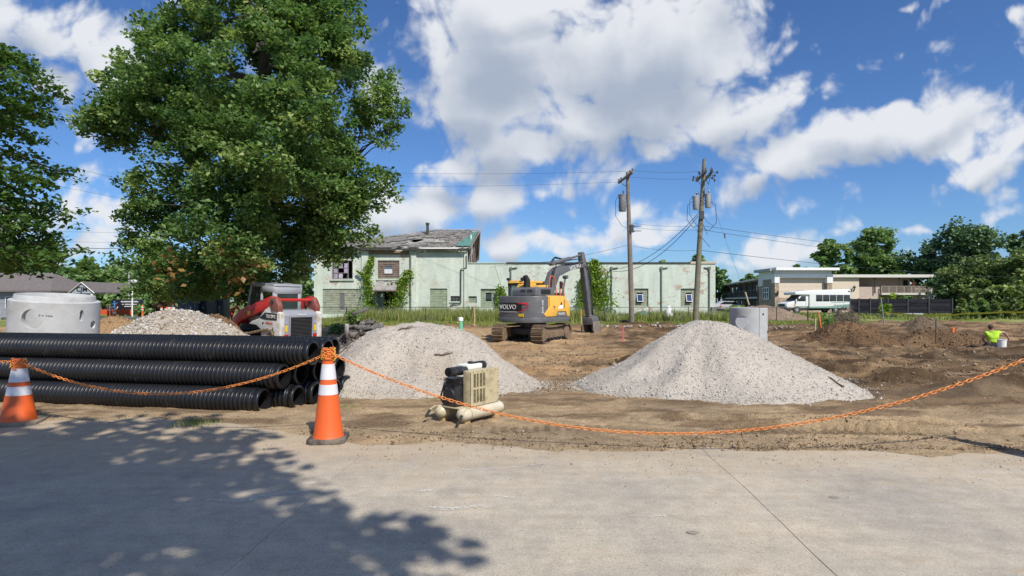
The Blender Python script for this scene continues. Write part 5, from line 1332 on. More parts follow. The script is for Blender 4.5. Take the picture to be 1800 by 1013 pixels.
def motel():
    D = 72.0; X = lambda p, d=D: px_x(p, d); Z = lambda p, d=D: px_z(p, d)
    root = empty('motel', (X(1405), D, -.1), 'beige and white motel with stone columns and a long two storey gallery', 'motel'); off = Vector((-X(1405), -D, .1))
    def put(b, n, m, parent=root, **k): b.xform(Matrix.Translation(off)); return b.build(n, m, parent, **k)
    # entrance block with the white portico
    xl, xr = X(1361), X(1461)
    b = MB(); b.bx(xl+.3, xr-.2, D+.35, D+5, 0, Z(478)); put(b, 'wall', M_BEIGE)
    n = 15; za, zb = Z(523), Z(490.5)
    for k in range(n):
        b = MB(); h = (zb-za)/n; z0 = za+k*h; b.add([(X(1368), D+.27, z0), (X(1450), D+.27, z0), (X(1450), D+.31, z0+h), (X(1368), D+.31, z0+h), (X(1368), D+.345, z0), (X(1450), D+.345, z0), (X(1450), D+.345, z0+h), (X(1368), D+.345, z0+h)], [(0, 1, 2, 3), (0, 4, 5, 1), (0, 3, 7, 4), (1, 5, 6, 2)])
        put(b, 'siding_board', M_BEIGE)
    b = MB(); b.bx(X(1366), X(1452), D+.12, D+.34, -.1, za-.004); put(b, 'stone_base', M_FIELD)
    for (a, c) in ((1360.5, 1367.6), (1452.5, 1461)):
        b = MB(); b.bx(X(a), X(c), D-.25, D+.5, -.1, Z(498)); put(b, 'stone_column', M_FIELD)
        b = MB(); b.bx(X(a)-.06, X(c)+.06, D-.32, D+.55, Z(498)+.003, Z(482)); put(b, 'column_cap', M_WHITE)
    b = MB(); b.bx(X(1368), X(1452), D-.2, D+.4, Z(489), Z(482)); put(b, 'beam', M_WHITE)
    b = MB(); b.bx(X(1361), X(1461), D-.1, D+.45, Z(482)+.004, Z(476)); put(b, 'frieze', pm('pale_grey', (.63, .64, .67), .6, var=.05))
    b = MB(); b.prism([(X(1358), Z(475.8)), (X(1468), Z(475.8)), (X(1468), Z(471.5)), (X(1358), Z(471))], D-1.0, D+5.5, 'y'); put(b, 'roof', M_WHITE)
    # its left flank: white bands, slate panel, stone piers, tall window
    xs = xl-.02; f = lambda p: xs/((p-900)/1000)
    y0, y1 = D+.5, f(1336)
    b = MB(); b.bx(xs+.05, xs+.3, y0, y1, 0, 5.0); put(b, 'side_wall', pm('tan_panel', (.30, .26, .21), .8, var=.08))
    b = MB(); b.bx(xs-.05, xs+.2, y0, y1+.3, 4.15, 5.15); put(b, 'side_frieze', M_WHITE)
    b = MB(); b.bx(xs-.5, xs+.3, y0-.5, y1+.8, 5.16, 5.5); put(b, 'side_eave', pm('grey_roof_edge', (.42, .42, .43), .7, var=.1))
    for (ya, yb) in ((y1-.9, y1+.15),):
        b = MB(); b.bx(xs-.12, xs+.4, ya, yb, -.1, 3.3); put(b, 'stone_column', M_FIELD)
        b = MB(); b.bx(xs-.16, xs+.44, ya-.05, yb+.05, 3.303, 4.3); put(b, 'column_cap', M_WHITE)
    b = MB(); b.bx(xs-.04, xs+.045, y0, y1-.9, -.1, 1.5); put(b, 'stone_base', M_FIELD)
    b = MB(); wy0, wy1 = y0+.9, y0+2.6; b.bx(xs-.03, xs+.04, wy0, wy1, 1.65, 3.05); w = put(b, 'tall_window', M_GLASS)
    b = MB()
    for k in range(4): yy = wy0+(wy1-wy0)*k/3; b.bx(xs-.07, xs-.032, yy-.07, yy+.07, 1.6, 3.1)
    for zz in (1.6, 2.5, 3.1): b.bx(xs-.065, xs-.033, wy0, wy1, zz-.06, zz+.06)
    put(b, 'frame', M_WHITE, w)
    # right wing
    D2 = 74.0; X2 = lambda p: px_x(p, D2); Z2 = lambda p: px_z(p, D2)
    b = MB(); b.bx(X2(1460), X2(1510), D2, D2+6, -.1, Z2(488.5)); put(b, 'wing_wall', M_BEIGE)
    b = MB(); b.bx(X2(1458), X2(1637.5), D2-.42, D2+7, Z2(488), Z2(483)); put(b, 'wing_roof', M_FASC)
    b = MB(); b.bx(X2(1510)+.01, X2(1547), D2+.1, D2+1.7, -.1, Z2(504.5)); put(b, 'brick_wall', M_BRK)
    b = MB(); b.bx(X2(1510)+.01, X2(1616), D2+1.75, D2+2.0, -.1, Z2(488.4)); put(b, 'gallery_wall', brick_mat('gallery_brick', (.30, .22, .175), (.24, .165, .13), (.36, .32, .28)))
    for p in (1537, 1580):
        b = MB(); b.tube([(X2(p), D2-.1, Z2(516)), (X2(p), D2-.1, Z2(488.5))], .08, 6); put(b, 'gallery_post', M_DKSTEEL)
    b = MB(); b.bx(X2(1604), X2(1611.5), D2+1.70, D2+1.745, Z2(516), Z2(492)); put(b, 'gallery_door', M_DARK)
    b = MB(); b.bx(X2(1547.5), X2(1627), D2-.3, D2+1.7, Z2(518.5), Z2(515.5)); put(b, 'balcony_slab', M_FASC)
    b = MB(); b.bx(X2(1610), X2(1641), D2+.2, D2+1.6, -.1, Z2(506)); put(b, 'end_wall', pm('pale_brick', (.46, .38, .32), .9, var=.2, scale=8))
    b = MB(); b.bx(X2(1547), X2(1627), D2-.26, D2-.2, Z2(503.8), Z2(503)); b.bx(X2(1547), X2(1627), D2-.25, D2-.21, Z2(514.6), Z2(514))
    for k in range(67):
        p = 1547.5+k*1.2; big = k % 11 == 0; w_ = .045 if big else .014; b.bx(X2(p)-w_, X2(p)+w_, D2-.245, D2-.215, Z2(515.4), Z2(503.9))
    put(b, 'balcony_railing', pm('tan_rail', (.33, .28, .22), .7))
    b = MB(); b.tube([(X(1500, 73.9), 73.9, Z(505, 73.9)), (X(1499, 73.9), 73.5, Z(508, 73.9)), (X(1498, 73.9), 73.7, Z(513, 73.9))], .09, 6); b.tube([(X(1499, 73.9), 73.6, Z(505, 73.9)), (X(1501, 73.9), 73.6, Z(504, 73.9))], .16, 6); put(b, 'wall_lamp', M_DKSTEEL)
    b = MB(); b.tube([(X(1364), D-.28, Z(519)), (X(1364), D-.5, Z(516)), (X(1364), D-.5, Z(512))], .12, 6); put(b, 'wall_lamp', M_DKSTEEL)
    # long gallery wing going back on the left
    P0 = Vector((33.55, 77.6, 0)); P1 = Vector((41.6, 116, 0)); dv = (P1-P0); Ln = dv.length; ang = math.atan2(dv.y, dv.x); T = Matrix.Translation(P0) @ Matrix.Rotation(ang, 4, 'Z')
    # local frame: x along the wing (away), y to the left (towards the viewer side)
    def putw(b, n, m, parent=root, **k): b.xform(T); return put(b, n, m, parent, **k)
    b = MB(); b.bx(0, Ln, -7.0, -1.5, -.1, 4.2); putw(b, 'gallery_back_wall', pm('dark_gallery_wall', (.12, .10, .085), .85, var=.2))
    b = MB(); b.bx(-.3, Ln+.3, -7.4, .5, 4.2, 4.42); putw(b, 'gallery_roof', M_FASC)
    b = MB(); b.bx(0, Ln, -1.5, .15, 1.72, 1.92); putw(b, 'gallery_floor', M_FASC)
    nb = 9
    for k in range(nb+1):
        b = MB(); xx = Ln*k/nb; b.bx(xx-.12, xx+.12, -.16, .08, -.1, 4.195); putw(b, 'gallery_post', pm('post_brown', (.13, .11, .095), .8) if k == 0 else bpy.data.materials['post_brown'])
        if k < nb:
            for (z0, z1) in ((0, 1.68), (1.95, 4.1)):
                b = MB(); b.bx(xx+.6, xx+1.5, -1.49, -1.44, z0, z0+2.02 if z0 > 1 else 1.62); dr = putw(b, 'gallery_door', M_DKSTEEL)
                b = MB(); b.bx(xx+2.0, xx+3.7, -1.49, -1.45, z0+.7, z1-.3); w = putw(b, 'gallery_window', M_GLASS)
            b = MB(); b.bx(xx+.14, xx+Ln/nb-.14, .02, .05, 2.85, 2.9); b.bx(xx+.14, xx+Ln/nb-.14, .02, .05, 2.0, 2.04)
            for q in range(22): x_ = xx+.14+(Ln/nb-.28)*q/21; b.bx(x_-.012, x_+.012, .025, .045, 2.04, 2.85)
            putw(b, 'gallery_railing', M_DKSTEEL)
motel()

# ------------------------------------------------------------------ grey house at the left edge
def house():
    D = 48.0; X = lambda p, d=D: px_x(p, d); Z = lambda p, d=D: px_z(p, d)
    root = empty('house', (X(60), D, -.1), 'low grey house with a long hip roof and a small lettered porch gable', 'house'); off = Vector((-X(60), -D, .1))
    def put(b, n, m, parent=root, **k): b.xform(Matrix.Translation(off)); return b.build(n, m, parent, **k)
    M_RF = pm('house_shingle', (.155, .135, .13), .95, var=.2, scale=5, bump=.4, bscale=12); M_SD = pm('grey_siding', (.27, .29, .32), .8, var=.08)
    xl, xr, ez, rz = X(-260), X(90), Z(513.5), 3.75
    b = MB(); b.bx(xl, xr, D, D+5, -.2, ez); put(b, 'wall', M_SD)
    b = MB(); A, Bq, Cq, Dq = (xl-.4, D-.5, ez), (xr+.4, D-.5, ez), (xr+.4, D+5.5, ez), (xl-.4, D+5.5, ez); r0, r1 = (xl+4, D+2.5, rz), (X(100, D+2.5)-.3, D+2.5, rz)
    up = lambda p: (p[0], p[1], p[2]+.12)
    b.add([A, Bq, Cq, Dq, r0, r1, up(A), up(Bq), up(Cq), up(Dq), up(r0), up(r1)], [(6, 7, 11, 10), (7, 8, 11), (8, 9, 10, 11), (9, 6, 10), (0, 1, 7, 6), (1, 2, 8, 7), (2, 3, 9, 8), (3, 0, 6, 9), (0, 3, 2, 1)]); put(b, 'roof', M_RF)
    # porch gable turned to the viewer
    gl, gr_, D3 = X(120, 46), X(166, 46), 46.0; gz0, gzt = px_z(516, D3), px_z(497.5, D3); gm = (gl+gr_)/2
    b = MB(); b.add([(gl+.15, D3+.06, gz0), (gr_-.15, D3+.06, gz0), (gm, D3+.06, gzt-.1), (gl+.15, D3+.10, gz0), (gr_-.15, D3+.10, gz0), (gm, D3+.10, gzt-.1)], [(0, 1, 2), (3, 5, 4), (0, 3, 4, 1), (1, 4, 5, 2), (2, 5, 3, 0)]); gb = put(b, 'porch_gable', pm('blue_grey_siding', (.33, .37, .43), .8, var=.05))
    for sx, (p, q) in enumerate(((gl, gm), (gr_, gm))):
        b = MB(); b.add([(p, D3, gz0), (q, D3, gzt), (q, D+4, gzt), (p, D+2, gz0), (p, D3, gz0+.12), (q, D3, gzt+.12), (q, D+4, gzt+.12), (p, D+2, gz0+.12)], [(0, 1, 2, 3), (4, 7, 6, 5), (0, 4, 5, 1), (1, 5, 6, 2), (2, 6, 7, 3), (3, 7, 4, 0)]); put(b, 'porch_roof', M_RF)
        b = MB(); b.tube([(p, D3-.02, gz0+.02), (q, D3-.02, gzt+.03)], .045, 4); put(b, 'barge_board', M_FASC)
    text('CJM', .52, M_DARK, gb, Vector((gm, D3+.045, gz0+.31))+off, (R(90), 0, 0), bold=.012)
    for p in (gl+.3, gr_-.3): b = MB(); b.bx(p-.09, p+.09, D3+.1, D3+.28, -.1, gz0); put(b, 'porch_post', M_WHITE)
    for k, p in enumerate((-190, -120, -50, 10, 70)): window(root, X(p)+off.x, X(p)+1.3+off.x, .75+.1, 1.75+.1, D+off.y-.06, M_GLASS, M_WHITE)
    b = MB(); b.bx(X(-16), X(4), D-.62, D-.52, Z(511), Z(492)); put(b, 'white_sign_panel', M_WHITE)
house()

# ------------------------------------------------------------------ fences
def chain_fence():
    D = 38.6; zt = px_z(540.3, D); x0, x1 = px_x(548, D), px_x(1420, D)
    root = empty('chain_link_fence', (x0, D, -.08), 'long low chain link fence in front of the green building', 'fence'); off = Matrix.Translation((-x0, -D, .08))
    b = MB(); b.tube([(x0, D, zt), (x1, D, zt)], .024, 6); b.xform(off); b.build('top_rail', M_DKSTEEL, root)
    for p in [548, 609, 672, 748, 830, 907, 985, 1062, 1141, 1210, 1290, 1365, 1420]:
        b = MB(); xx = px_x(p, D); b.tube([(xx, D, -.2), (xx, D, zt+.04)], .04 if p in (609, 1420) else .028, 6); b.xform(off); b.build('fence_post', M_DKSTEEL, root)
    b = MB(); h = zt+.06; s = .16; n = int((x1-x0)/s)
    for k in range(n):
        for sg in (1, -1):
            a = x0+k*s; c = a+sg*h
            if not x0 <= c <= x1: continue
            w = .0035; b.add([(a-w, D+.004*sg, -.06), (a+w, D+.004*sg, -.06), (c+w, D+.004*sg, zt), (c-w, D+.004*sg, zt)], [(0, 1, 2, 3)])
    b.xform(off); b.build('wire_mesh', M_STEEL, root, kind='stuff')
chain_fence()

def black_fence():
    D = 58.0; root = empty('board_fence', (px_x(1497, D), D, -.1), 'black horizontal board fence between the shuttle bus and the evergreens', 'fence'); ox, oy = root.location.x, root.location.y
    mats = [pm('black_board', (.014, .015, .02), .9, var=.3, scale=2, spec=.15), pm('black_board_worn', (.022, .023, .03), .9, var=.3, scale=2, spec=.15)]
    ps = [1494, 1509, 1529, 1560, 1595, 1632, 1673]; rng = random.Random(2)
    z0, z1 = px_z(551, D), px_z(526, D)
    for i in range(len(ps)-1):
        a, c = px_x(ps[i], D)-ox, px_x(ps[i+1], D)-ox; rows = 4
        for k in range(rows):
            h = (z1-z0)/rows; za = z0+k*h+.02; b = MB(); b.box(((a+c)/2, rng.uniform(-.02, .02), za+h/2+.1-.01), (c-a-.05, .05, h+.015), rot=Matrix.Rotation(rng.uniform(-.012, .012), 3, 'Y') @ Matrix.Rotation(-.10, 3, 'X')); b.build('board', mats[(i+k) % 2], root)
    for p in ps: b = MB(); xx = px_x(p, D)-ox; b.bx(xx-.06, xx+.06, -.10, -.035, 0, z1+.15); b.bx(xx-.075, xx+.075, -.115, -.02, z1+.153, z1+.19); b.build('fence_post', M_DKSTEEL, root)
    # low black silt barrier and water behind it
    root2 = empty('silt_barrier', (px_x(1540, 50), 50, -.1), 'low torn black silt barrier below the board fence', 'barrier')
    b = MB(); pts = [1534, 1548, 1566, 1585, 1604, 1625, 1640]
    for i in range(len(pts)-1):
        a, c = px_x(pts[i], 50)-px_x(1540, 50), px_x(pts[i+1], 50)-px_x(1540, 50); b.add([(a, 0, .0), (c, .05*(i % 2), 0), (c, .05*(i % 2), .28-.1*(i % 3)), (a, .02, .36-.06*(i % 2)), (a, .03, .0), (c, .03+.05*(i % 2), 0), (c, .03+.05*(i % 2), .28-.1*(i % 3)), (a, .05, .36-.06*(i % 2))], [(0, 1, 2, 3), (4, 7, 6, 5), (0, 4, 5, 1), (1, 5, 6, 2), (2, 6, 7, 3), (3, 7, 4, 0)])
    b.build('fabric', pm('black_fabric', (.02, .02, .022), .8, var=.3), root2)
    for p in pts: b = MB(); xx = px_x(p, 50)-px_x(1540, 50); b.bx(xx-.03, xx+.03, -.05, -.01, -.1, .42); b.build('stake', M_DKSTEEL, root2)
    b = MB(); b.bx(px_x(1582, 53), px_x(1622, 53), 52.9, 53.1, -.1, px_z(551, 53)); tag(b.build('pale_panel', pm('pale_blue_panel', (.36, .42, .46), .6, var=.15), bevel=.02), 'pale blue grey panel lying behind the silt barrier', 'panel')
black_fence()

# ================================================================== MACHINES
M_YEL = pm('machine_yellow', (.80, .45, .07), .38, var=.10, scale=3, dirt=(.35, .24, .12), damt=.25, coat=.2)
M_GREY = pm('machine_grey', (.125, .13, .14), .42, var=.12, scale=3, dirt=(.2, .17, .13), damt=.3)
M_GREYL = pm('machine_light_grey', (.28, .30, .34), .4, var=.08, scale=3, dirt=(.3, .25, .2), damt=.3)
M_RUBBER = pm('black_rubber', (.022, .022, .023), .7, var=.3)
M_TRACK = pm('muddy_track', (.16, .115, .075), .85, var=.35, scale=6, bump=.4, dirt=(.26, .18, .11), damt=.9)
M_MUD = pm('dried_mud', (.30, .215, .13), .95, var=.3, bump=.5)
M_RED = pm('machine_red', (.50, .03, .025), .38, var=.15, scale=3, dirt=(.28, .14, .10), damt=.3)
M_RAIL = pm('orange_rail', (.60, .13, .05), .45, var=.15)
M_LET = pm('white_lettering', (.8, .8, .8), .5, var=.03)
M_LETD = pm('dark_lettering', (.02, .02, .022), .5, var=.03)
M_STICK = pm('yellow_sticker', (.75, .52, .02), .5, var=.05)
M_CHR = pm('polished_rod', (.6, .6, .6), .18, metal=1, var=.05)

def track_assembly(parent, x, L_, Hh, w, pitch, M_shoe, name='track'):
    """Steel crawler track: shoes round a stadium, frame, rollers, idler and sprocket."""
    r = Hh/2; s = L_-2*r; per = 2*s+2*PI*r; n = int(per/pitch); b = MB()
    for k in range(n):
        u = per*k/n
        if u < s: y, z, a = -s/2+u, 0, 0
        elif u < s+PI*r: t = (u-s)/r; y, z, a = s/2+r*math.sin(t), r-r*math.cos(t), t
        elif u < 2*s+PI*r: y, z, a = s/2-(u-s-PI*r), Hh, PI; z -= .05*math.sin((u-s-PI*r)/s*PI)
        else: t = (u-2*s-PI*r)/r; y, z, a = -s/2-r*math.sin(t), r+r*math.cos(t), PI+t
        Rm = Matrix.Rotation(a, 3, 'X'); c = Vector((x, y, z))
        b.box(c+Rm @ Vector((0, 0, .03)), (w, pitch*.80, .03), rot=Rm)
        b.box(c+Rm @ Vector((0, -.3*pitch, -.004)), (w, .03, .055), rot=Rm); b.box(c+Rm @ Vector((0, .12*pitch, .006)), (w, .02, .03), rot=Rm)
    t_ = b.build(name, M_shoe, parent)
    b = MB(); b.prism([(-s/2-.05, .2), (s/2+.05, .2), (s/2+.1, Hh-.3), (s/2-.2, Hh-.16), (-s/2+.2, Hh-.16), (-s/2-.1, Hh-.3)], x-w*.28, x+w*.28, 'x'); b.build('track_frame', M_TRACK, t_, bevel=.02)
    b = MB()
    for k in range(6): b.lathe([(.09, x-w*.36), (.09, x+w*.36)], 12, (0, -s/2+.25+(s-.5)*k/5, .15), 'x')
    b.build('roller', M_RUBBER, t_)
    for yy in (-s/2, s/2): b = MB(); b.lathe([(.06, x-w*.38), (r-.09, x-w*.36), (r-.09, x+w*.36), (.06, x+w*.38)], 18, (0, yy, r), 'x'); b.build('wheel', M_TRACK, t_)
    return t_

def excavator():
    gx, gy = (937-900)*26.8/1000, 26.8
    root = empty('excavator', (gx, gy, float(gz(gx, gy))+.03), 'yellow and grey crawler excavator with its arm reaching down beside the vine', 'excavator')
    U = Matrix.Rotation(R(-41), 4, 'Z'); T = Matrix.Rotation(R(-27), 4, 'Z')
    # undercarriage
    for sx in (-1, 1):
        t = track_assembly(root, sx*.98, 3.55, .80, .56, .165, M_TRACK)
        t.matrix_local = T
    b = MB(); b.bx(-.75, .75, -.75, .75, .35, .62); b.lathe([(.62, .62), (.62, .90)], 24, (0, 0, 0), 'z'); b.xform(T); b.build('carbody', M_DKSTEEL, root, bevel=.03)
    def put(b, n, m, parent=root, **k): b.xform(U); return b.build(n, m, parent, **k)
    arc = [(-1.24, -.42), (-1.24, -.75), (-1.17, -1.02), (-.98, -1.27), (-.70, -1.42), (-.2, -1.47), (.2, -1.47), (.70, -1.42), (.98, -1.27), (1.17, -1.02), (1.24, -.75), (1.24, -.42)]
    b = MB(); b.prism(arc[::-1], .92, 2.10, 'z'); cw = put(b, 'counterweight', M_GREY, bevel=.05, segs=3)
    arc2 = [(x*1.012, y*1.012) for x, y in arc]; b = MB(); b.prism(arc2[::-1], .90, 1.14, 'z'); put(b, 'counterweight_skirt', M_GREY, cw, bevel=.04)
    b = MB(); b.bx(-1.2, 1.2, -.415, 1.15, .92, 1.2); put(b, 'upper_frame', M_GREY, bevel=.03)
    # flank, right: yellow swoosh cover over a grey skirt
    b = MB(); b.prism([(-.415, 1.20), (1.20, 1.20), (1.20, 1.62), (1.08, 1.86), (.80, 2.12), (-.415, 2.12)], .35, 1.20, 'x'); hood = put(b, 'side_body', M_YEL, bevel=.05, segs=3)
    b = MB(); b.prism([(-.62, 1.17), (.12, 1.17), (.26, 1.40), (.90, 1.40), (1.0, 1.17), (1.215, 1.17), (1.215, 1.60), (1.10, 1.85), (.80, 2.09), (-.35, 2.09), (-.35, 1.62), (-.78, 1.28)], 1.205, 1.262, 'x'); put(b, 'side_cover', M_YEL, hood, bevel=.022)
    b = MB(); b.prism([(.13, 1.16), (.27, 1.385), (.89, 1.385), (.99, 1.16)], 1.21, 1.25, 'x'); put(b, 'name_panel', M_GREY, hood, bevel=.01)
    b = MB(); b.prism([(-.6, .92), (1.20, .92), (1.20, 1.155), (-.6, 1.155)], 1.16, 1.24, 'x'); put(b, 'side_skirt', M_GREY, hood, bevel=.03)
    b = MB(); b.prism([(-.42, 2.1), (-.42, 1.2), (1.15, 1.2), (1.15, 1.7), (-.3, 2.1)], -1.2, -1.22, 'x'); put(b, 'left_cover', M_YEL)
    def utext(body, size, p, face, parent, mat=M_LET, **k):
        rot = {'rear': Matrix.Rotation(R(90), 4, 'X'), 'right': Matrix.Rotation(R(90), 4, 'Z') @ Matrix.Rotation(R(90), 4, 'X'), 'rightv': Matrix.Rotation(R(90), 4, 'Z') @ Matrix.Rotation(R(90), 4, 'X') @ Matrix.Rotation(R(90), 4, 'Z')}[face]
        t = text(body, size, mat, parent, (0, 0, 0), (0, 0, 0), **k); t.matrix_local = U @ Matrix.Translation(p) @ rot; return t
    # rear graphics
    b = MB(); b.prism([(-1.02, 1.78), (.62, 1.78), (.78, 1.66), (.62, 1.54), (.3, 1.40), (-.72, 1.40), (-1.02, 1.52)], -1.492, -1.476, 'y')
    def rear_curve(b): 
        out = []
        for (x, y, z) in b.v:
            ax = abs(x); yy = np.interp(ax, [0, .2, .7, .98, 1.17, 1.24], [-1.47, -1.47, -1.42, -1.27, -1.02, -.75]); out.append((x, y+1.47+float(yy), z))
        b.v = out; return b
    M_BLK = pm('black_decal', (.018, .018, .02), .4, var=.05); M_RDC = pm('red_decal', (.55, .02, .03), .4, var=.05)
    b = MB(); N_ = 8
    for k in range(N_):
        xa, xb = -.98+1.5*k/N_, -.98+1.5*(k+1)/N_; b.bx(xa, xb, -1.488, -1.475, 1.44, 1.80)
    put(rear_curve(b), 'decal_band', M_BLK, cw)
    b = MB(); b.prism([(.30, 1.80), (.80, 1.80), (.84, 1.70), (.78, 1.68), (.70, 1.74), (.36, 1.74)], -1.495, -1.478, 'y'); b.prism([(.84, 1.62), (.80, 1.56), (.52, 1.40), (.36, 1.37), (.44, 1.42), (.70, 1.58)], -1.495, -1.478, 'y'); put(rear_curve(b), 'red_chevron', M_RDC, cw)
    b = MB()
    for k in range(6): b.bx(-.90+.19*k, -.90+.19*(k+1), -1.49, -1.476, 1.375, 1.395)
    put(rear_curve(b), 'white_line', M_LET, cw)
    t = utext('VOLVO', .30, (-.27, -1.497, 1.60), 'rear', cw, bold=0, sx=1.08)
    b = MB(); b.bx(.34, .62, -1.47, -1.44, 1.14+.04, 1.30); put(b, 'sticker', M_STICK, cw)
    b = MB(); b.bx(-1.02, -.88, -1.325, -1.29, 1.14, 1.30); put(b, 'sticker', pm('olive_sticker', (.2, .2, .03), .5), cw)
    t = utext('ECR145E', .155, (1.232, -.84, 1.62), 'rightv', cw, bold=0)
    utext('VOLVO', .15, (1.256, .56, 1.285), 'right', hood, bold=0)
    b = MB(); b.prism([(.28, 1.52), (.62, 1.52), (.66, 1.60), (.60, 1.70), (.48, 1.78), (.40, 1.66), (.3, 1.60)], 1.263, 1.268, 'x'); put(b, 'warning_decal', M_LET, hood)
    b = MB(); b.prism([(.42, 1.70), (.58, 1.70), (.53, 1.86)], 1.263, 1.270, 'x'); put(b, 'warning_decal', M_LETD, hood)
    b = MB(); b.bx(1.263, 1.268, .72, .80, 1.56, 1.94); put(b, 'warning_decal', pm('brown_decal', (.38, .19, .03), .5), hood)
    b = MB(); b.bx(1.263, 1.27, -.12, .06, 1.62, 1.64); b.bx(1.263, 1.275, -.04, .0, 1.54, 1.63); put(b, 'latch', M_LETD, hood)
    # engine cowl with louvres, exhaust, yellow roof plates
    b = MB(); b.prism([(-1.18, 2.08), (.25, 2.08), (.25, 2.50), (-.95, 2.50), (-1.15, 2.40)], -.30, 1.10, 'x'); cowl = put(b, 'engine_cowl', M_GREY, bevel=.07, segs=3)
    for x0 in (.22, .62):
        for k in range(4): b = MB(); b.bx(x0+.075*k, x0+.075*k+.035, -1.165, -1.145, 2.17, 2.40); put(b, 'louvre', M_LETD, cowl)
    b = MB(); b.bx(1.10, 1.108, -.8, -.1, 2.18, 2.4); put(b, 'louvre', M_LETD, cowl)
    b = MB(); b.prism([(-.72, 2.49), (-.40, 2.49), (-.42, 2.85), (-.62, 3.08), (-.75, 3.02), (-.68, 2.8)], -.02, .18, 'x'); put(b, 'exhaust', M_RUBBER, cowl, bevel=.03)
    b = MB(); b.prism([(-.5, 2.5), (.25, 2.5), (.25, 2.72), (-.35, 2.72)], -.62, .0, 'x'); b.prism([(-.3, 2.5), (.2, 2.5), (.2, 2.62), (-.2, 2.62)], .2, .75, 'x'); put(b, 'hood_plate', M_YEL, cowl, bevel=.04)
    # cab
    cab = empty('cab', (0, 0, 0), None, None); cab.parent = root
    x0, x1, y0, y1, z0, z1 = -1.24, -.36, -.35, 1.35, 1.18, 2.72
    b = MB()
    for (xx, yy) in ((x0+.05, y0+.05), (x1-.05, y0+.05), (x0+.05, y1-.05), (x1-.05, y1-.05), (x0+.05, .45)): b.bx(xx-.05, xx+.05, yy-.05, yy+.05, z0, z1)
    b.bx(x0, x1, y0, y1, z0, z0+.35); b.bx(x0, x1, y0, y1, z1-.1, z1); bpy.data.objects.remove(cab); cab = put(b, 'cab', M_DKSTEEL, bevel=.02)
    b = MB(); b.bx(x0+.1, x1-.1, y0+.03, y0+.045, z0+.35, z1-.1); b.bx(x0+.03, x0+.045, y0+.1, .40, z0+.35, z1-.1); b.bx(x0+.03, x0+.045, .50, y1-.1, z0+.35, z1-.1); b.bx(x1-.045, x1-.03, y0+.1, y1-.1, z0+.35, z1-.1); b.bx(x0+.1, x1-.1, y1-.045, y1-.03, z0+.1, z1-.1)
    gm = bpy.data.materials.new('cab_glass'); N, L, B = nodes_of(gm); B.inputs['Base Color'].default_value = (.5, .62, .6, 1); B.inputs['Roughness'].default_value = .03; B.inputs['Transmission Weight'].default_value = .85; B.inputs['IOR'].default_value = 1.1
    put(b, 'cab_glass', gm, cab)
    b = MB(); b.prism([(y0-.05, z1+.003), (y1+.06, z1+.003), (y1-.02, z1+.12), (y0+.05, z1+.14)], x0-.04, x1+.04, 'x'); put(b, 'cab_roof', M_YEL, cab, bevel=.04, segs=3)
    b = MB(); b.bx(-1.0, -.55, .1, .55, 1.5, 1.75); b.bx(-1.0, -.55, .0, .14, 1.5, 2.3); put(b, 'seat', M_RUBBER, cab, bevel=.05)
    for xx, yy in ((x0+.02, y0-.02), (x1, y0)): b = MB(); b.box((xx, yy, z1+.20), (.16, .10, .12)); b.tube([(xx, yy, z1+.05), (xx, yy, z1+.16)], .02, 5); put(b, 'work_light', M_RUBBER, cab, bevel=.02)
    b = MB(); b.tube([(x0-.02, .9, 2.3), (x0-.25, 1.0, 2.35)], .015, 5); b.box((x0-.3, 1.0, 2.3), (.16, .06, .30)); put(b, 'mirror', M_RUBBER, cab)
    # boom, stick, cylinders
    bx0, bx1 = .02, .36
    b = MB(); b.prism([(.55, 1.55), (.95, 1.45), (1.2, 2.3), (1.62, 3.08), (2.6, 3.42), (3.85, 3.62), (4.02, 3.74), (3.95, 3.92), (3.7, 3.93), (2.4, 3.74), (1.5, 3.52), (1.08, 3.28), (.72, 2.6)], bx0, bx1, 'x'); boom = put(b, 'boom', M_GREY, bevel=.03)
    for sx in (-.16, .54):
        b = MB(); b.tube([(sx, 1.25, 1.35), (sx, 1.6, 2.25)], .085, 10); b.tube([(sx, 1.6, 2.2), (sx, 1.85, 3.0)], .045, 8); b.lathe([(.09, sx-.12), (.09, sx+.12)], 10, (0, 1.86, 3.05), 'x'); put(b, 'boom_cylinder', M_GREY, boom)
    b = MB(); b.tube([(.19, 1.25, 3.70), (.19, 2.7, 4.02)], .10, 10); b.tube([(.19, 2.65, 4.01), (.19, 3.72, 4.27)], .055, 8); b.lathe([(.10, .07), (.10, .31)], 10, (0, 1.2, 3.68), 'x'); put(b, 'stick_cylinder', M_GREY, boom)
    b = MB()
    for k in range(3):
        s = k*.05; b.tube([(.10+s, 1.2, 3.72), (.08+s, 1.5, 3.98+s*.5), (.10+s, 1.9, 3.98), (.12+s, 2.6, 3.92), (.12+s, 3.5, 4.05)], .026, 6)
    b.tube([(.30, .85, 2.5), (.48, 1.0, 3.2), (.40, 1.3, 3.68), (.40, 2.0, 3.7), (.39, 3.6, 3.86)], .03, 6); b.tube([(.42, .8, 2.0), (.44, .85, 2.8), (.42, 1.1, 3.5)], .035, 6)
    put(b, 'hose', M_RUBBER, boom)
    utext('VOLVO', .30, (.368, 2.95, 3.60), 'right', boom, bold=0).rotation_euler.rotate_axis('Z', R(14))
    b = MB(); b.prism([(3.62, 4.40), (3.82, 4.42), (4.05, 3.85), (4.42, 2.3), (4.62, 1.15), (4.52, .95), (4.32, 1.05), (4.05, 2.4), (3.78, 3.55), (3.66, 3.85)], .05, .33, 'x'); stick = put(b, 'stick', M_GREY, bevel=.03)
    b = MB(); b.prism([(4.02, 3.62), (4.09, 3.62), (4.05, 4.02), (3.99, 4.0)], .335, .342, 'x'); put(b, 'sticker', M_STICK, stick)
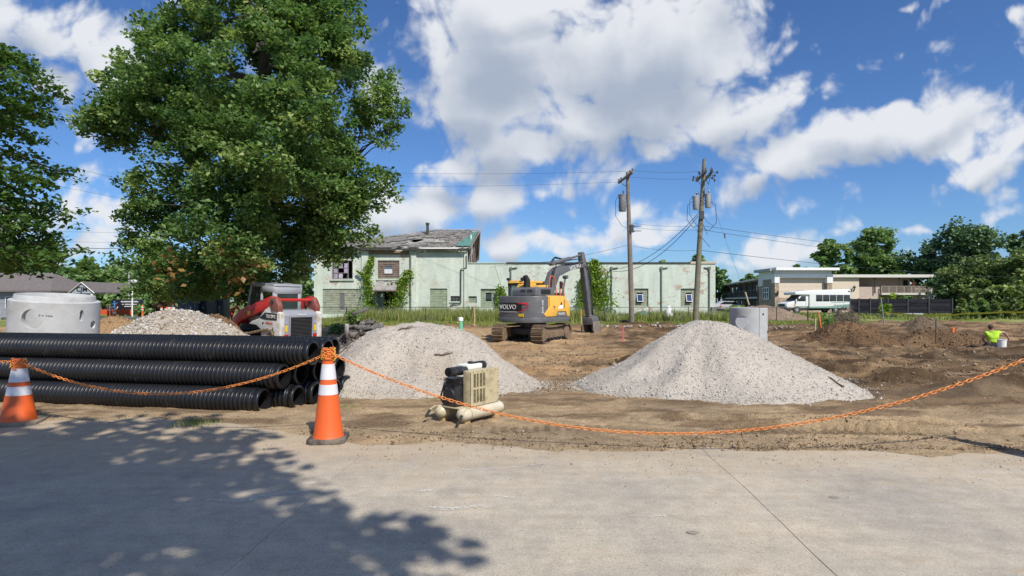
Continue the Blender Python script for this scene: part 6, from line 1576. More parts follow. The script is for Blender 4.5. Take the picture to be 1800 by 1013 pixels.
    b = MB(); b.tube([(.19, 4.18, 3.55), (.19, 4.52, 2.2)], .085, 10); b.tube([(.19, 4.5, 2.25), (.19, 4.70, 1.35)], .045, 8); b.lathe([(.12, .03), (.12, .35)], 10, (0, 4.18, 3.6), 'x'); put(b, 'bucket_cylinder', M_DKSTEEL, stick)
    b = MB(); b.tube([(.40, 3.9, 3.9), (.46, 4.2, 3.0), (.42, 4.4, 2.0), (.40, 4.5, 1.3), (.30, 4.7, .9)], .03, 6); b.tube([(-.02, 3.95, 3.85), (-.08, 4.15, 2.9), (-.02, 4.45, 1.5)], .03, 6); put(b, 'hose', M_RUBBER, stick)
    b = MB(); b.lathe([(.10, -.02), (.10, .40)], 12, (0, 3.9, 3.78), 'x'); b.lathe([(.09, -.02), (.09, .40)], 12, (0, 4.52, 1.05), 'x'); put(b, 'pin', M_CHR, stick)
    M_WORN = pm('worn_steel', (.30, .265, .22), .6, metal=.2, var=.35, dirt=(.14, .10, .07), damt=.7)
    b = MB()
    b.prism([(4.30, 1.0), (4.62, 1.12), (4.92, 1.0), (4.95, .72), (4.35, .62)], -.12, .50, 'x'); bk = put(b, 'coupler', M_GREY, stick, bevel=.03)
    for sx in (-.16, .50):
        b = MB(); b.prism([(4.35, .78), (4.95, .82), (5.15, .45), (5.05, .05), (4.62, -.02), (4.32, .35)], sx, sx+.05, 'x'); put(b, 'bucket_side', M_WORN, stick, bevel=.015)
    b = MB(); pr = [(4.35, .76), (4.93, .80), (5.11, .45), (5.02, .07), (4.64, .0)]; inn = [(4.40, .70), (4.88, .74), (5.04, .45), (4.97, .12), (4.64, .06)]
    b.prism(pr+inn[::-1], -.108, .498, 'x'); put(b, 'bucket_shell', M_DKSTEEL, stick)
    for k in range(5): b = MB(); b.prism([(4.66, -.01), (4.66, .07), (4.42, .0), (4.40, -.03)], -.1+.13*k, -.02+.13*k, 'x'); put(b, 'tooth', M_WORN, stick)
    b = MB(); b.tube([(.0, 4.75, .98), (.0, 4.95, .55), (.05, 5.0, .2)], .05, 6); b.tube([(.38, 4.75, .98), (.45, 4.98, .6)], .05, 6); put(b, 'linkage', M_WORN, stick)
    # hand rails
    for (ya, yb, zt) in ((-.05, .42, 3.02), (.55, .85, 2.75)):
        b = MB(); xx = 1.0 if ya < 0 else 1.16; b.tube([(xx, ya, 2.08), (xx, ya+.02, zt-.12), (xx, ya+.1, zt), (xx, (ya+yb)/2+.05, zt), (xx, yb-.02, zt-.18), (xx, yb+.08, 2.0 if ya < 0 else 1.55)], .028, 8); put(b, 'hand_rail', M_RAIL)
    b = MB(); b.tube([(1.12, .55, 2.1), (1.14, .60, 2.55)], .02, 6); b.box((1.17, .62, 2.62), (.07, .16, .34)); put(b, 'mirror', M_RUBBER, bevel=.03)
    b = MB(); b.box((.8, .9, 2.2), (.5, .3, .12)); put(b, 'tool_box', M_GREY, bevel=.03)
excavator()

def track_loader():
    gx, gy = -8.85, 21.3
    root = empty('track_loader', (gx, gy, float(gz(gx, gy))+.05), 'red and white compact track loader seen from behind at the shade tree', 'loader')
    root.rotation_euler = (R(2.5), 0, R(58))
    M_WH = pm('loader_white', (.60, .60, .575), .45, var=.08, scale=2.5, dirt=(.36, .27, .17), damt=.45)
    def put(b, n, m, parent=root, **k): return b.build(n, m, parent, **k)
    # rubber tracks on a wedge shaped frame
    for sx in (-1, 1):
        x = sx*.76; w = .42
        path = [(-1.15, .10), (-.95, .0), (.95, .0), (1.22, .12), (1.28, .34), (1.12, .50), (.2, .60), (-.75, .80), (-1.05, .76), (-1.24, .45)]
        pts = []
        for i in range(len(path)):
            a, c = Vector(path[i]), Vector(path[(i+1) % len(path)]); n = max(1, int((c-a).length/.085))
            for k in range(n): pts.append(a+(c-a)*k/n)
        b = MB(); n = len(pts)
        for k in range(n):
            p, q = pts[k], pts[(k+1) % n]; t = (q-p); ang = math.atan2(t.y, t.x); Rm = Matrix.Rotation(ang, 3, 'X'); c = Vector((x, (p.x+q.x)/2, (p.y+q.y)/2))
            b.box(c, (w, t.length*1.15, .045), rot=Rm)
            if k % 2 == 0: b.box(c+Rm @ Vector((0, 0, -.04)), (w*.98, .045, .04), rot=Rm)
        tr = put(b, 'track', M_TRACK)
        b = MB(); b.prism([(-1.0, .2), (.9, .15), (1.0, .32), (-.8, .5)], x-.12, x+.12, 'x'); put(b, 'track_frame', M_MUD, tr, bevel=.03)
        for (yy, zz, rr) in ((-.95, .48, .24), (1.02, .27, .2), (-.5, .13, .11), (-.1, .13, .11), (.3, .13, .11), (.65, .13, .11)): b = MB(); b.lathe([(.03, x-.17), (rr, x-.15), (rr, x+.15), (.03, x+.17)], 16, (0, yy, zz), 'x'); put(b, 'wheel', M_MUD, tr)
    # hood at the rear
    b = MB(); b.prism([(-1.42, .42), (-.4, .42), (-.4, 1.52), (-1.22, 1.50), (-1.40, 1.36)], -.70, .70, 'x'); hood = put(b, 'hood', M_GREYL, bevel=.06, segs=3)
    b = MB(); b.bx(-.86, .86, -1.50, -.2, .20, .45); put(b, 'rear_bumper', M_WH, hood, bevel=.04)
    b = MB(); b.bx(-.46, .46, -1.435, -1.405, .52, 1.26); gr_ = put(b, 'grille_recess', M_DARK, hood)
    for k in range(15): b = MB(); z = .54+.049*k; b.box((0, -1.445, z), (.90, .035, .012), rot=Matrix.Rotation(.5, 3, 'X')); put(b, 'louvre', M_DKSTEEL, gr_)
    b = MB(); b.bx(-.50, .50, -1.46, -1.42, 1.262, 1.30); b.bx(-.50, .50, -1.46, -1.42, .48, .518); b.bx(-.50, -.462, -1.459, -1.42, .52, 1.26); b.bx(.462, .5, -1.459, -1.42, .52, 1.26); put(b, 'grille_frame', M_GREYL, hood)
    M_TL = pm('tail_light', (.45, .01, .015), .25, var=.05)
    for sx in (-1, 1):
        b = MB(); b.bx(sx*.53, sx*.68, -1.455, -1.405, .50, .66); put(b, 'tail_light', M_TL, hood, bevel=.02)
        b = MB(); b.bx(sx*.57, sx*.66, -1.426, -1.40, .76, .98); put(b, 'sticker', M_STICK, hood)
        b = MB(); b.bx(sx*.58, sx*.65, -1.424, -1.40, 1.02, 1.14); put(b, 'sticker', pm('lilac_sticker', (.4, .35, .5), .5) if sx < 0 else bpy.data.materials['lilac_sticker'], hood)
    text('TAKEUCHI', .085, M_LET, hood, (0, -1.425, 1.345), (R(90), 0, 0), bold=0)
    # white flanks
    for sx in (-1, 1):
        prof = [(-1.46, .22), (-.42, .22), (-.38, .78), (-.1, .92), (.35, .95), (.15, 1.06), (-.25, 1.18), (-.55, 1.48), (-.80, 1.62), (-1.2, 1.52), (-1.44, 1.40)]
        b = MB(); b.prism(prof, sx*.70, sx*.90, 'x'); fl = put(b, 'side_panel', M_WH, bevel=.035, segs=2)
        if sx < 0:
            b = MB(); b.prism([(-1.28, 1.16), (-.55, 1.16), (-.30, 1.20), (-.62, 1.40), (-1.28, 1.40)], sx*.902, sx*.912, 'x'); put(b, 'name_plate', M_LETD, fl)
            text('TL12V2', .17, M_LET, fl, (sx*.917, -.95, 1.275), (R(90), 0, R(-90)), bold=0)
            text('TAKEUCHI', .085, pm('red_lettering', (.5, .02, .02), .5), fl, (sx*.905, -.85, 1.03), (R(90), 0, R(-90)), bold=0)
            b = MB(); b.prism([(-1.15, .62), (-1.05, .66), (-1.02, .82), (-1.1, .92), (-1.08, .8), (-1.14, .74)], sx*.902, sx*.910, 'x'); b.lathe([(.045, sx*.902), (.045, sx*.91)], 10, (0, -.5, 1.02), 'x'); put(b, 'decal', M_LETD, fl)
    # cab
    b = MB(); z0, z1 = 1.25, 2.38; y0, y1 = -.62, .85; w = .56
    fr = .055
    for sx in (-1, 1):
        for (ya, yb) in ((y0+.04, y0+.02), (y1+.12, y1-.12), (.10, .10)): b.tube([(sx*w, ya, z0), (sx*w, yb, z1-.05)], fr, 6)
        b.tube([(sx*w, y0, z1-.06), (sx*w, y1-.1, z1-.02)], fr, 6); b.tube([(sx*w, y0, z0), (sx*w, y1+.1, z0-.1)], fr, 6)
    b.bx(-w, w, y0-.03, y0+.06, z1-.32, z1-.06); b.bx(-w, w, y0-.03, y0+.06, z0-.1, z0+.24)
    for sx in (-1, 1): b.bx(sx*w-.05, sx*w+.05, y0-.029, .13, z1-.26, z1-.04); b.bx(sx*w-.12*(sx > 0), sx*w+.12*(sx < 0), y0-.028, y0+.058, z0+.2, z1-.3)
    b.bx(-w, w, y0, y1, z0-.25, z0); cab = put(b, 'cab', pm('cab_grey', (.33, .35, .38), .45, var=.1), bevel=.012, segs=1)
    b = MB(); b.prism([(y0-.05, z1-.04), (y1-.02, z1), (y1-.06, z1+.07), (y0, z1+.05)], -w-.05, w+.05, 'x'); put(b, 'cab_roof', M_GREYL, cab, bevel=.025)
    b = MB(); b.bx(-w+.12, w-.12, y0-.005, y0+.01, z0+.24, z1-.32); put(b, 'rear_window', glass('loader_glass', (.03, .05, .045), .08), cab)
    b = MB()
    for sx in (-1, 1):
        for k in range(15): z = z0+.05+k*.068; b.bx(sx*w-.012, sx*w+.012, .1, y1-.02, z, z+.028)
        for k in range(6): yy = .14+k*.12; b.bx(sx*w-.010, sx*w+.010, yy, yy+.02, z0, z1-.08)
    put(b, 'side_mesh', M_DKSTEEL, cab)
    b = MB(); b.bx(-.25, .25, -.2, .25, 1.2, 1.45); b.bx(-.25, .25, -.28, -.15, 1.4, 2.0); put(b, 'seat', M_RUBBER, cab, bevel=.05)
    b = MB(); b.tube([(-.3, y0+.2, z1+.06), (-.3, y1-.2, z1+.09)], .02, 5); b.tube([(.3, y0+.2, z1+.06), (.3, y1-.2, z1+.09)], .02, 5); put(b, 'roof_rail', M_GREYL, cab)
    # lift arms and towers
    for sx in (-1, 1):
        x = sx*.80
        b = MB(); b.prism([(-1.32, 1.38), (-.92, 1.38), (-.80, 1.78), (-.92, 1.98), (-1.18, 1.92), (-1.34, 1.66)], x-.10, x+.10, 'x'); put(b, 'arm_tower', pm('faded_red', (.24, .06, .05), .6, var=.3, dirt=(.2, .14, .1), damt=.6) if sx < 0 else bpy.data.materials['faded_red'], bevel=.03)
        b = MB(); b.prism([(-1.16, 1.96), (-.86, 2.0), (.95, 1.42), (1.45, 1.05), (1.80, .32), (1.82, .14), (1.52, .16), (1.22, .78), (.85, 1.04), (-.1, 1.36), (-1.1, 1.64)], x-.075, x+.075, 'x'); arm = put(b, 'lift_arm', M_RED, bevel=.03)
        b = MB(); b.bx(sx*.876, sx*.882, .30, .46, 1.26, 1.40); put(b, 'sticker', M_STICK, arm)
        b = MB(); b.lathe([(.07, x-.13), (.07, x+.13)], 12, (0, -1.02, 1.80), 'x'); put(b, 'pin', M_DKSTEEL, arm)
        b = MB(); b.tube([(x*.86, -1.0, .9), (x*.86, -.2, 1.25)], .06, 8); b.tube([(x*.86, -.25, 1.22), (x*.86, .25, 1.42)], .035, 8); put(b, 'lift_cylinder', M_DKSTEEL, arm)
        b = MB(); b.tube([(x+sx*.02, -.86, 1.95), (x-sx*.1, -.72, 1.85), (x-sx*.12, -.78, 1.5), (x-sx*.1, -.6, 1.3)], .03, 6); put(b, 'hose', M_RUBBER, arm)
    b = MB(); b.tube([(-.72, -1.02, 1.86), (.72, -1.02, 1.86)], .06, 10); put(b, 'cross_tube', M_RED)
    b = MB(); b.tube([(-.72, 1.35, .95), (.72, 1.35, .95)], .08, 10); put(b, 'cross_tube', M_RED)
    b = MB()
    for k in range(5): b.tube([(-.72+.05*k, 1.15+.05*k, 1.25), (-.80+.04*k, 1.30+.04*k, 1.55-.05*(k % 3)), (-.86+.05*k, 1.62, 1.38), (-.8, 1.58, 1.0)], .02, 5)
    put(b, 'hydraulic_hose', pm('red_hose', (.4, .05, .04), .5))
    b = MB(); o_ = [(1.72, .62), (1.78, .08), (2.45, .02), (2.52, .08), (1.90, .14), (1.84, .62)]; b.prism(o_, -.95, .95, 'x')
    for sx in (-1, 1): b.prism([(1.78, .1), (2.4, .06), (1.84, .62)], sx*.95, sx*.91, 'x')
    put(b, 'bucket', M_DKSTEEL)
track_loader()

def shuttle_bus():
    D = 66.0; x0 = px_x(1384, D); root = empty('shuttle_bus', (x0, D, -.08), 'white and green shuttle bus parked in front of the motel', 'bus', rz=R(6))
    # local: x along the body from the nose, y depth (side to viewer at y=0), z up
    M_BW = pm('bus_white', (.74, .75, .76), .35, var=.05, scale=1.5, coat=.3); M_BG = pm('bus_green', (.20, .34, .30), .4, var=.1); M_TYRE = M_RUBBER
    def put(b, n, m, parent=root, **k): return b.build(n, m, parent, **k)
    L_ = 7.9; z = lambda v: v
    b = MB(); b.prism([(2.75, .62), (L_, .62), (L_, 2.70), (7.75, 2.86), (2.4, 2.70), (1.0, 2.50), (.95, 2.30), (1.05, 2.18), (2.75, 2.18)], .0, 2.35, 'y'); body = put(b, 'body', M_BW, bevel=.07, segs=3)
    b = MB(); b.prism([(.05, .62), (2.745, .62), (2.745, 2.17), (1.85, 2.17), (1.05, 1.45), (.15, 1.22), (.02, 1.05)], .18, 2.17, 'y'); cab = put(b, 'cab', M_BW, bevel=.07, segs=3)
    b = MB(); b.add([(1.10, .25, 1.50), (1.80, .30, 2.13), (1.80, 2.05, 2.13), (1.10, 2.1, 1.50), (1.06, .25, 1.52), (1.76, .30, 2.15), (1.76, 2.05, 2.15), (1.06, 2.1, 1.52)], [(0, 1, 2, 3), (4, 7, 6, 5), (0, 4, 5, 1), (1, 5, 6, 2), (2, 6, 7, 3), (3, 7, 4, 0)]); put(b, 'windscreen', M_GLASS, cab)
    b = MB(); b.prism([(1.35, 1.45), (2.35, 1.45), (2.35, 2.02), (1.85, 2.02)], .155, .175, 'y'); put(b, 'cab_window', M_GLASS, cab)
    b = MB(); b.prism([(1.28, .72), (2.42, .72), (2.42, 2.09), (2.38, 2.09), (2.38, .76), (1.32, .76)], .168, .178, 'y'); put(b, 'door_seam', M_GREYL, cab)
    for k in range(5):
        xx = 3.55+k*.86; b = MB(); b.bx(xx, xx+.80, -.02, -.003, 1.42, 2.18); w = put(b, 'window_frame', M_RUBBER, body, bevel=.02); b = MB(); b.bx(xx+.05, xx+.75, -.032, -.022, 1.47, 1.82); b.bx(xx+.05, xx+.75, -.032, -.022, 1.86, 2.13); put(b, 'pane', M_GLASS, w)
    b = MB(); b.prism([(2.75, .63), (L_, .63), (L_, 1.12), (6.2, .98), (5.2, .84), (2.75, .80)], -.012, -.002, 'y'); put(b, 'green_stripe', M_BG, body)
    b = MB(); b.prism([(5.5, 1.22), (L_, 1.34), (L_, 1.40), (5.4, 1.28)], -.012, -.002, 'y'); put(b, 'green_stripe', M_BG, body)
    b = MB(); b.bx(1.3, 2.74, .172, .179, .70, .86); put(b, 'green_stripe', M_BG, cab)
    for xx in (1.25, 6.1):
        b = MB(); b.lathe([(.22, .05), (.40, .07), (.42, .14), (.42, .28), (.40, .34), (.22, .36)], 20, (xx, .0, .42), 'y', closed=True); wh = put(b, 'wheel', M_TYRE, smooth=True); b = MB(); b.lathe([(.02, .06), (.24, .08), (.24, .2), (.02, .2)], 16, (xx, 0, .42), 'y'); put(b, 'rim', M_STEEL, wh)
        b = MB(); b.lathe([(.22, .05), (.40, .07), (.42, .14), (.42, .28), (.40, .34), (.22, .36)], 20, (xx, 1.95, .42), 'y', closed=True); put(b, 'wheel', M_TYRE, smooth=True)
    b = MB(); b.bx(.3, L_-.2, .3, 2.1, .35, .63); put(b, 'chassis', M_RUBBER)
    b = MB(); b.bx(-.08, .1, .15, 2.2, .50, .78); put(b, 'front_bumper', M_DKSTEEL, cab, bevel=.03)
    b = MB(); b.bx(-.015, .08, .55, 1.8, .82, 1.12); put(b, 'grille', M_DKSTEEL, cab)
    for yy in (.25, 1.85): b = MB(); b.bx(-.03, .1, yy, yy+.28, .84, 1.08); put(b, 'headlight', pm('lamp_lens', (.7, .7, .65), .2) if yy < 1 else bpy.data.materials['lamp_lens'], cab, bevel=.02)
    b = MB(); b.bx(.9, 1.1, .16, .172, .86, 1.0); put(b, 'indicator', pm('amber', (.6, .25, .02), .3), cab)
    b = MB(); b.tube([(1.35, .16, 1.5), (1.25, -.1, 1.55)], .02, 5); b.bx(1.17, 1.30, -.2, -.02, 1.45, 1.85); put(b, 'mirror', M_RUBBER, cab, bevel=.02)
    b = MB(); b.bx(L_-.35, L_-.1, -.02, -.002, 2.52, 2.64); put(b, 'marker_lamp', M_RUBBER, body)
shuttle_bus()

def parked_car():
    D = 82.0; root = empty('parked_car', (px_x(1253, D), D, -.1), 'pale car parked under the motel gallery behind the green building', 'car')
    M_C = pm('car_paint', (.55, .53, .56), .3, var=.05, coat=.4)
    b = MB(); b.prism([(0, .35), (4.5, .35), (4.55, .8), (3.9, .95), (3.4, 1.42), (1.5, 1.45), (.75, 1.0), (.05, .85)], 0, 1.7, 'y'); bd = b.build('body', M_C, root, bevel=.08, segs=2)
    b = MB(); b.prism([(.95, 1.0), (3.7, 1.0), (3.3, 1.36), (1.6, 1.38)], -.01, -.002, 'y'); b.build('side_window', M_GLASS, bd)
    b = MB(); b.bx(-.02, .2, .1, .5, .7, .85); b.bx(1.0, 1.3, -.015, -.002, .65, .8); b.build('red_lamp', pm('red_lamp', (.5, .02, .02), .3), bd)
    for xx in (.85, 3.6): b = MB(); b.lathe([(.18, .0), (.32, .02), (.32, .22), (.18, .24)], 16, (xx, -.02, .32), 'y', closed=True); b.build('wheel', M_RUBBER, root)
parked_car()

def trailer():
    D = 55.0; x0, x1 = px_x(195, D), px_x(247.5, D); root = empty('trailer', (x0, D, -.1), 'black box trailer with a blue emblem and white lettering behind the orange mesh', 'trailer'); w = x1-x0
    M_B = pm('trailer_black', (.018, .02, .028), .35, var=.1)
    b = MB(); b.prism([(.0, .5), (w, .5), (w, 1.58), (w-.08, 1.64), (.08, 1.64), (0, 1.58)], 0, 1.6, 'y'); bx = b.build('box', M_B, root, bevel=.03)
    M_BL = pm('blue_print', (.08, .28, .62), .4)
    b = MB(); b.prism([(.10, .85), (.35, 1.02), (.62, .98), (.48, .88), (.3, .86)], -.012, -.002, 'y'); b.lathe([(.07, -.012), (.07, -.002)], 10, (.34, 0, 1.42), 'y'); b.prism([(.28, 1.05), (.42, 1.05), (.40, 1.33), (.30, 1.33)], -.012, -.002, 'y'); b.prism([(.1, 1.15), (.28, 1.2), (.28, 1.27), (.1, 1.2)], -.012, -.002, 'y'); b.prism([(.42, 1.2), (.66, 1.28), (.66, 1.33), (.42, 1.27)], -.012, -.002, 'y'); b.build('emblem', M_BL, bx)
    b = MB(); b.prism([(.35, .70), (.6, .72), (.72, .92), (.66, .95), (.55, .78)], -.012, -.003, 'y'); b.build('emblem', M_LET, bx)
    rng = random.Random(8); b = MB()
    for (z, xa, xb, h) in ((1.36, .98, w-.25, .13), (1.12, 1.35, w-.4, .09), (1.12, 1.08, 1.2, .09), (.92, 1.3, w-.5, .09)):
        x = xa
        while x < xb: q = rng.uniform(.05, .09); b.bx(x, x+q, -.012, -.002, z, z+h*rng.uniform(.8, 1)); x += q+.03
    b.build('lettering', M_LET, bx)
    for xx in (1.0, 1.75): b = MB(); b.lathe([(.15, .0), (.30, .02), (.30, .2), (.15, .22)], 16, (xx, -.05, .32), 'y', closed=True); b.build('wheel', M_RUBBER, root)
    b = MB(); b.bx(w-.05, w+.3, .2, .5, .62, .95); b.build('tail_light', pm('red_lens', (.42, .03, .02), .3), root)
    b = MB(); b.tube([(0, .8, .5), (-1.0, .8, .5)], .05, 6); b.build('tow_bar', M_DKSTEEL, root)
trailer()

# ================================================================== OBJECTS
def baked(o, name, mat, parent=None, smooth=True):
    """Replace an object carrying modifiers by its evaluated mesh."""
    bpy.context.view_layer.update()
    dg = bpy.context.evaluated_depsgraph_get(); me = bpy.data.meshes.new_from_object(o.evaluated_get(dg)); bpy.data.objects.remove(o)
    me.materials.clear(); me.materials.append(mat); me.name = name
    if smooth:
        bm = bmesh.new(); bm.from_mesh(me)
        for f in bm.faces: f.smooth = True
        for e in bm.edges:
            if len(e.link_faces) == 2 and e.calc_face_angle(0) > R(38): e.smooth = False
        bm.to_mesh(me); bm.free()
    n = bpy.data.objects.new(name, me); COL.objects.link(n)
    if parent is not None: n.parent = parent
    return n
M_PRECAST = pm('precast_concrete', (.46, .47, .475), .85, var=.12, scale=2.5, bump=.25, bscale=30, dirt=(.36, .35, .32), damt=.35, dscale=1.4)

# ------------------------------------------------------------------ corrugated pipes
M_HDPE = pm('black_plastic_pipe', (.010, .0105, .012), .33, var=.2, scale=2, dirt=(.045, .04, .034), damt=.05, dscale=4, spec=.5)
def pipes():
    OD, ID, Lp, pitch = .340, .262, 6.1, .0625; r0, r1 = OD/2, OD/2-.032
    prof = [(ID/2, 0.0), (r1+.022, 0.0), (r1+.026, .012), (r1+.022, .06), (r1+.004, .075)]
    y = .09
    while y < Lp-.1:
        prof += [(r1, y), (r1+.004, y+.007), (r0-.004, y+.014), (r0, y+.021), (r0, y+.042), (r0-.004, y+.049), (r1+.004, y+.056)]; y += pitch
    prof += [(r1, Lp-.03), (r1, Lp), (ID/2, Lp)]
    prof += [(ID/2, Lp-.3*k) for k in range(1, 20)]
    root = None
    ax = Vector((-1, .19, 0)).normalized(); bx = Vector((.19, 1, 0)).normalized()
    ang = math.atan2(ax.y, ax.x)
    o0 = np.array([-3.08, 7.22]); s2 = .342; hgt = .296
    rows = [[(0, 465), (1, 525), (2, 558), (3, 590), (4, 611)], [(0, 500), (1, 530), (2, 562), (3, 598)], [(0, 551), (1, 577), (2, 588)]]
    labs = [['front pipe of the bottom row, nearest the road, with a scuffed end', 'second black pipe of the bottom row, counted from the road', 'third black pipe of the bottom row, with a white tag by its mouth', 'black pipe of the bottom row hidden behind the standing cone', 'rearmost black pipe of the bottom row, its mouth right of the cone'],
            ['front pipe of the middle row in the black pipe stack', 'second pipe of the middle row, with a green mark near its mouth', 'third pipe of the middle row, its mouth just left of the cone', 'rearmost pipe of the middle row, peeping out right of the cone'],
            ['top front pipe of the black stack, its whole length in view', 'top middle pipe of the black stack, mouth close behind the front one', 'top rear pipe of the black stack, mouth behind the cone top']]
    shell = None; rng = random.Random(3)
    for r, row in enumerate(rows):
        for k, px in row:
            c = Vector((o0[0], o0[1], 0))+bx*(s2*k+s2/2*r); zc = -.045+OD/2+hgt*r
            # slide along the stack until the mouth stands at the wanted bearing
            q = (px-900)/1000; t = (q*c.y-c.x)/(ax.x-q*ax.y)
            m = c+ax*t; m.z = zc
            e = empty('corrugated_pipe', m, labs[r][k] if 'black' in labs[r][k] or 'pipe' in labs[r][k] else labs[r][k], 'drain pipe', rz=ang, group='stack of corrugated pipes')
            if shell is None:
                b = MB(); b.lathe(prof, 44, (0, 0, 0), 'x', closed=True); shell = b.build('pipe_wall', M_HDPE, e, smooth=True, autos=75)
            else:
                s = shell.copy(); COL.objects.link(s); s.parent = e; s.rotation_euler = (rng.uniform(0, 6), 0, 0)
            if (r, k) in ((0, 2), (1, 1)):
                b = MB(); n = 6; a0 = -2.3 if r == 0 else 2.2
                for i in range(n):
                    a = -PI/2-.1+.10*i; b.add([(.012, (r1+.022)*math.cos(a), (r1+.022)*math.sin(a)), (.085, (r1+.022)*math.cos(a), (r1+.022)*math.sin(a)), (.085, (r1+.022)*math.cos(a+.1), (r1+.022)*math.sin(a+.1)), (.012, (r1+.022)*math.cos(a+.1), (r1+.022)*math.sin(a+.1))], [(0, 1, 2, 3)])
                b.xform(Matrix.Rotation(-1.55 if r == 0 else 2.9, 4, 'X')); b.build('tag', M_WHITE if r == 0 else pm('green_mark', (.15, .4, .1), .6), e)
pipes()

# ------------------------------------------------------------------ traffic cones
M_CONE = pm('cone_orange', (.72, .115, .018), .5, var=.08, scale=3, dirt=(.42, .12, .05), damt=.2, dscale=5)
M_REFL = pm('cone_collar', (.66, .66, .69), .35, var=.08, scale=5, dirt=(.5, .47, .45), damt=.3)
M_CBASE = pm('cone_base', (.055, .053, .05), .85, var=.3, dirt=(.30, .25, .18), damt=.55)
M_CBASE2 = pm('cone_base_dusty', (.20, .17, .12), .9, var=.25, dirt=(.30, .25, .18), damt=.8)
def cone(label, loc, h, rb, rt, base, rz, tilt=(0, 0), bm_=None):
    e = empty('traffic_cone', loc, label, 'traffic cone', rz, 'traffic cones holding the chain'); e.rotation_euler = (tilt[0], tilt[1], rz)
    b = MB(); w = base/2; c = .05
    b.prism([(w-c, -w), (w, -w+c), (w, w-c), (w-c, w), (-w+c, w), (-w, w-c), (-w, -w+c), (-w+c, -w)], 0, .045, 'z'); b.build('base', bm_ or M_CBASE, e, bevel=.012)
    R_ = lambda z: rb+(rt-rb)*(z-.04)/(h-.04)
    b = MB(); b.lathe([(rb+.012, .044), (rb, .075), (R_(h-.03), h-.03), (rt+.004, h-.012), (rt-.006, h), (0, h)], 36); b.build('body', M_CONE, e, smooth=True)
    for (za, zb) in ((h*.775-.152+.06, h*.775+.06), (h*.775-.152-.05-.10+.06, h*.775-.152-.05+.06)):
        b = MB(); b.lathe([(R_(za)+.001, za), (R_(za)+.0035, za), (R_(zb)+.0035, zb), (R_(zb)+.001, zb)], 36, closed=True); b.build('collar', M_REFL, e, smooth=True)
    return e
CA = Vector((-5.66, 6.52, -.005)); CB = Vector((-1.84, 5.70, .002)); CC = Vector((4.80, 4.95, .0)); CL = Vector((-9.4, 7.3, 0))
cone('stout orange traffic cone at the left edge in front of the pipes', CA, .74, .165, .05, .47, .35, (0, .02), M_CBASE2)
cone('tall orange traffic cone with two silver collars standing on the road edge', CB, .915, .142, .042, .37, .12, (.01, 0))
cone('orange traffic cone holding the right end of the long chain', CC, 1.0, .15, .045, .38, .4)
cone('orange traffic cone holding the left end of the chain beyond the pipes', CL, .74, .165, .05, .47, .1)

# ------------------------------------------------------------------ plastic chain
M_CHAIN = pm('orange_chain', (.74, .25, .055), .42, var=.1, scale=20)
M_CHAINY = pm('yellow_chain_link', (.75, .62, .05), .42, var=.1)
def link_mesh():
    b = MB(); n = 18; pts = []
    hl, hw = .0235, .0125
    for k in range(n):
        a = 2*PI*k/n; pts.append((hl*.45*(1 if math.cos(a) > 0 else -1)*min(1, abs(math.cos(a))*1.6)+hl*.55*math.cos(a)*1.1, hw*math.sin(a), 0))
    m = 6; V = []; rr = .0039
    for k in range(n):
        p = Vector(pts[k]); t = (Vector(pts[(k+1) % n])-Vector(pts[k-1])).normalized(); x = t.cross(Vector((0, 0, 1)))
        for j in range(m): a = 2*PI*j/m; V.append(p+(x*math.cos(a)+Vector((0, 0, 1))*math.sin(a))*rr)
    F = [(k*m+j, k*m+(j+1) % m, ((k+1) % n)*m+(j+1) % m, ((k+1) % n)*m+j) for k in range(n) for j in range(m)]
    b.add(V, F); o = b.build('link', M_CHAIN, None, smooth=True); me = o.data; bpy.data.objects.remove(o); return me
LINK = link_mesh(); PITCH = .0385
LINKY = LINK.copy(); LINKY.materials.clear(); LINKY.materials.append(M_CHAINY)
def chain(label, A, B, sag, wob=0, name='plastic_chain', yellow=()):
    root = empty(name, A, label, 'chain', group='orange barrier chains')
    f = lambda t: A.lerp(B, t)+Vector((0, wob*math.sin(t*PI), -4*sag*t*(1-t)))
    N_ = 800; P_ = [f(k/N_) for k in range(N_+1)]; s = [0]
    for k in range(N_): s.append(s[-1]+(P_[k+1]-P_[k]).length)
    n = int(s[-1]/PITCH); rng = random.Random(int(A.x*10))
    for i in range(n):
        u = s[-1]*(i+.5)/n; k = int(np.searchsorted(s, u))-1; k = max(0, min(N_-1, k)); p = P_[k]; t = (P_[k+1]-P_[k]).normalized()
        side = t.cross(Vector((0, 0, 1))).normalized(); up = side.cross(t)
        a = (R(45) if i % 2 else R(-45))+rng.uniform(-.22, .22); z_ = up*math.cos(a)+side*math.sin(a); y_ = z_.cross(t)
        o = bpy.data.objects.new('link', LINKY if i in yellow else LINK); COL.objects.link(o); o.parent = root
        M = Matrix((t, y_, z_)).transposed().to_4x4(); M.translation = p-A; o.matrix_local = M
    return root, n
tA = CA+Vector((.01, -.055, .715)); tB = CB+Vector((0, -.045, .885)); tC = CC+Vector((0, -.05, 1.0))
chain('orange plastic chain sagging in front of the black pipes between two cones', tA+Vector((.05, 0, 0)), tB+Vector((-.04, 0, -.03)), .375)
chain('long orange plastic chain sagging across the site entrance to the right', tB+Vector((.045, 0, -.01)), tC+Vector((0, 0, .06)), .80)
chain('short end of orange chain leading left out of view from the stout cone', CL+Vector((0, -.05, .72)), tA+Vector((-.05, 0, 0)), .05, yellow=(90, 91, 92))
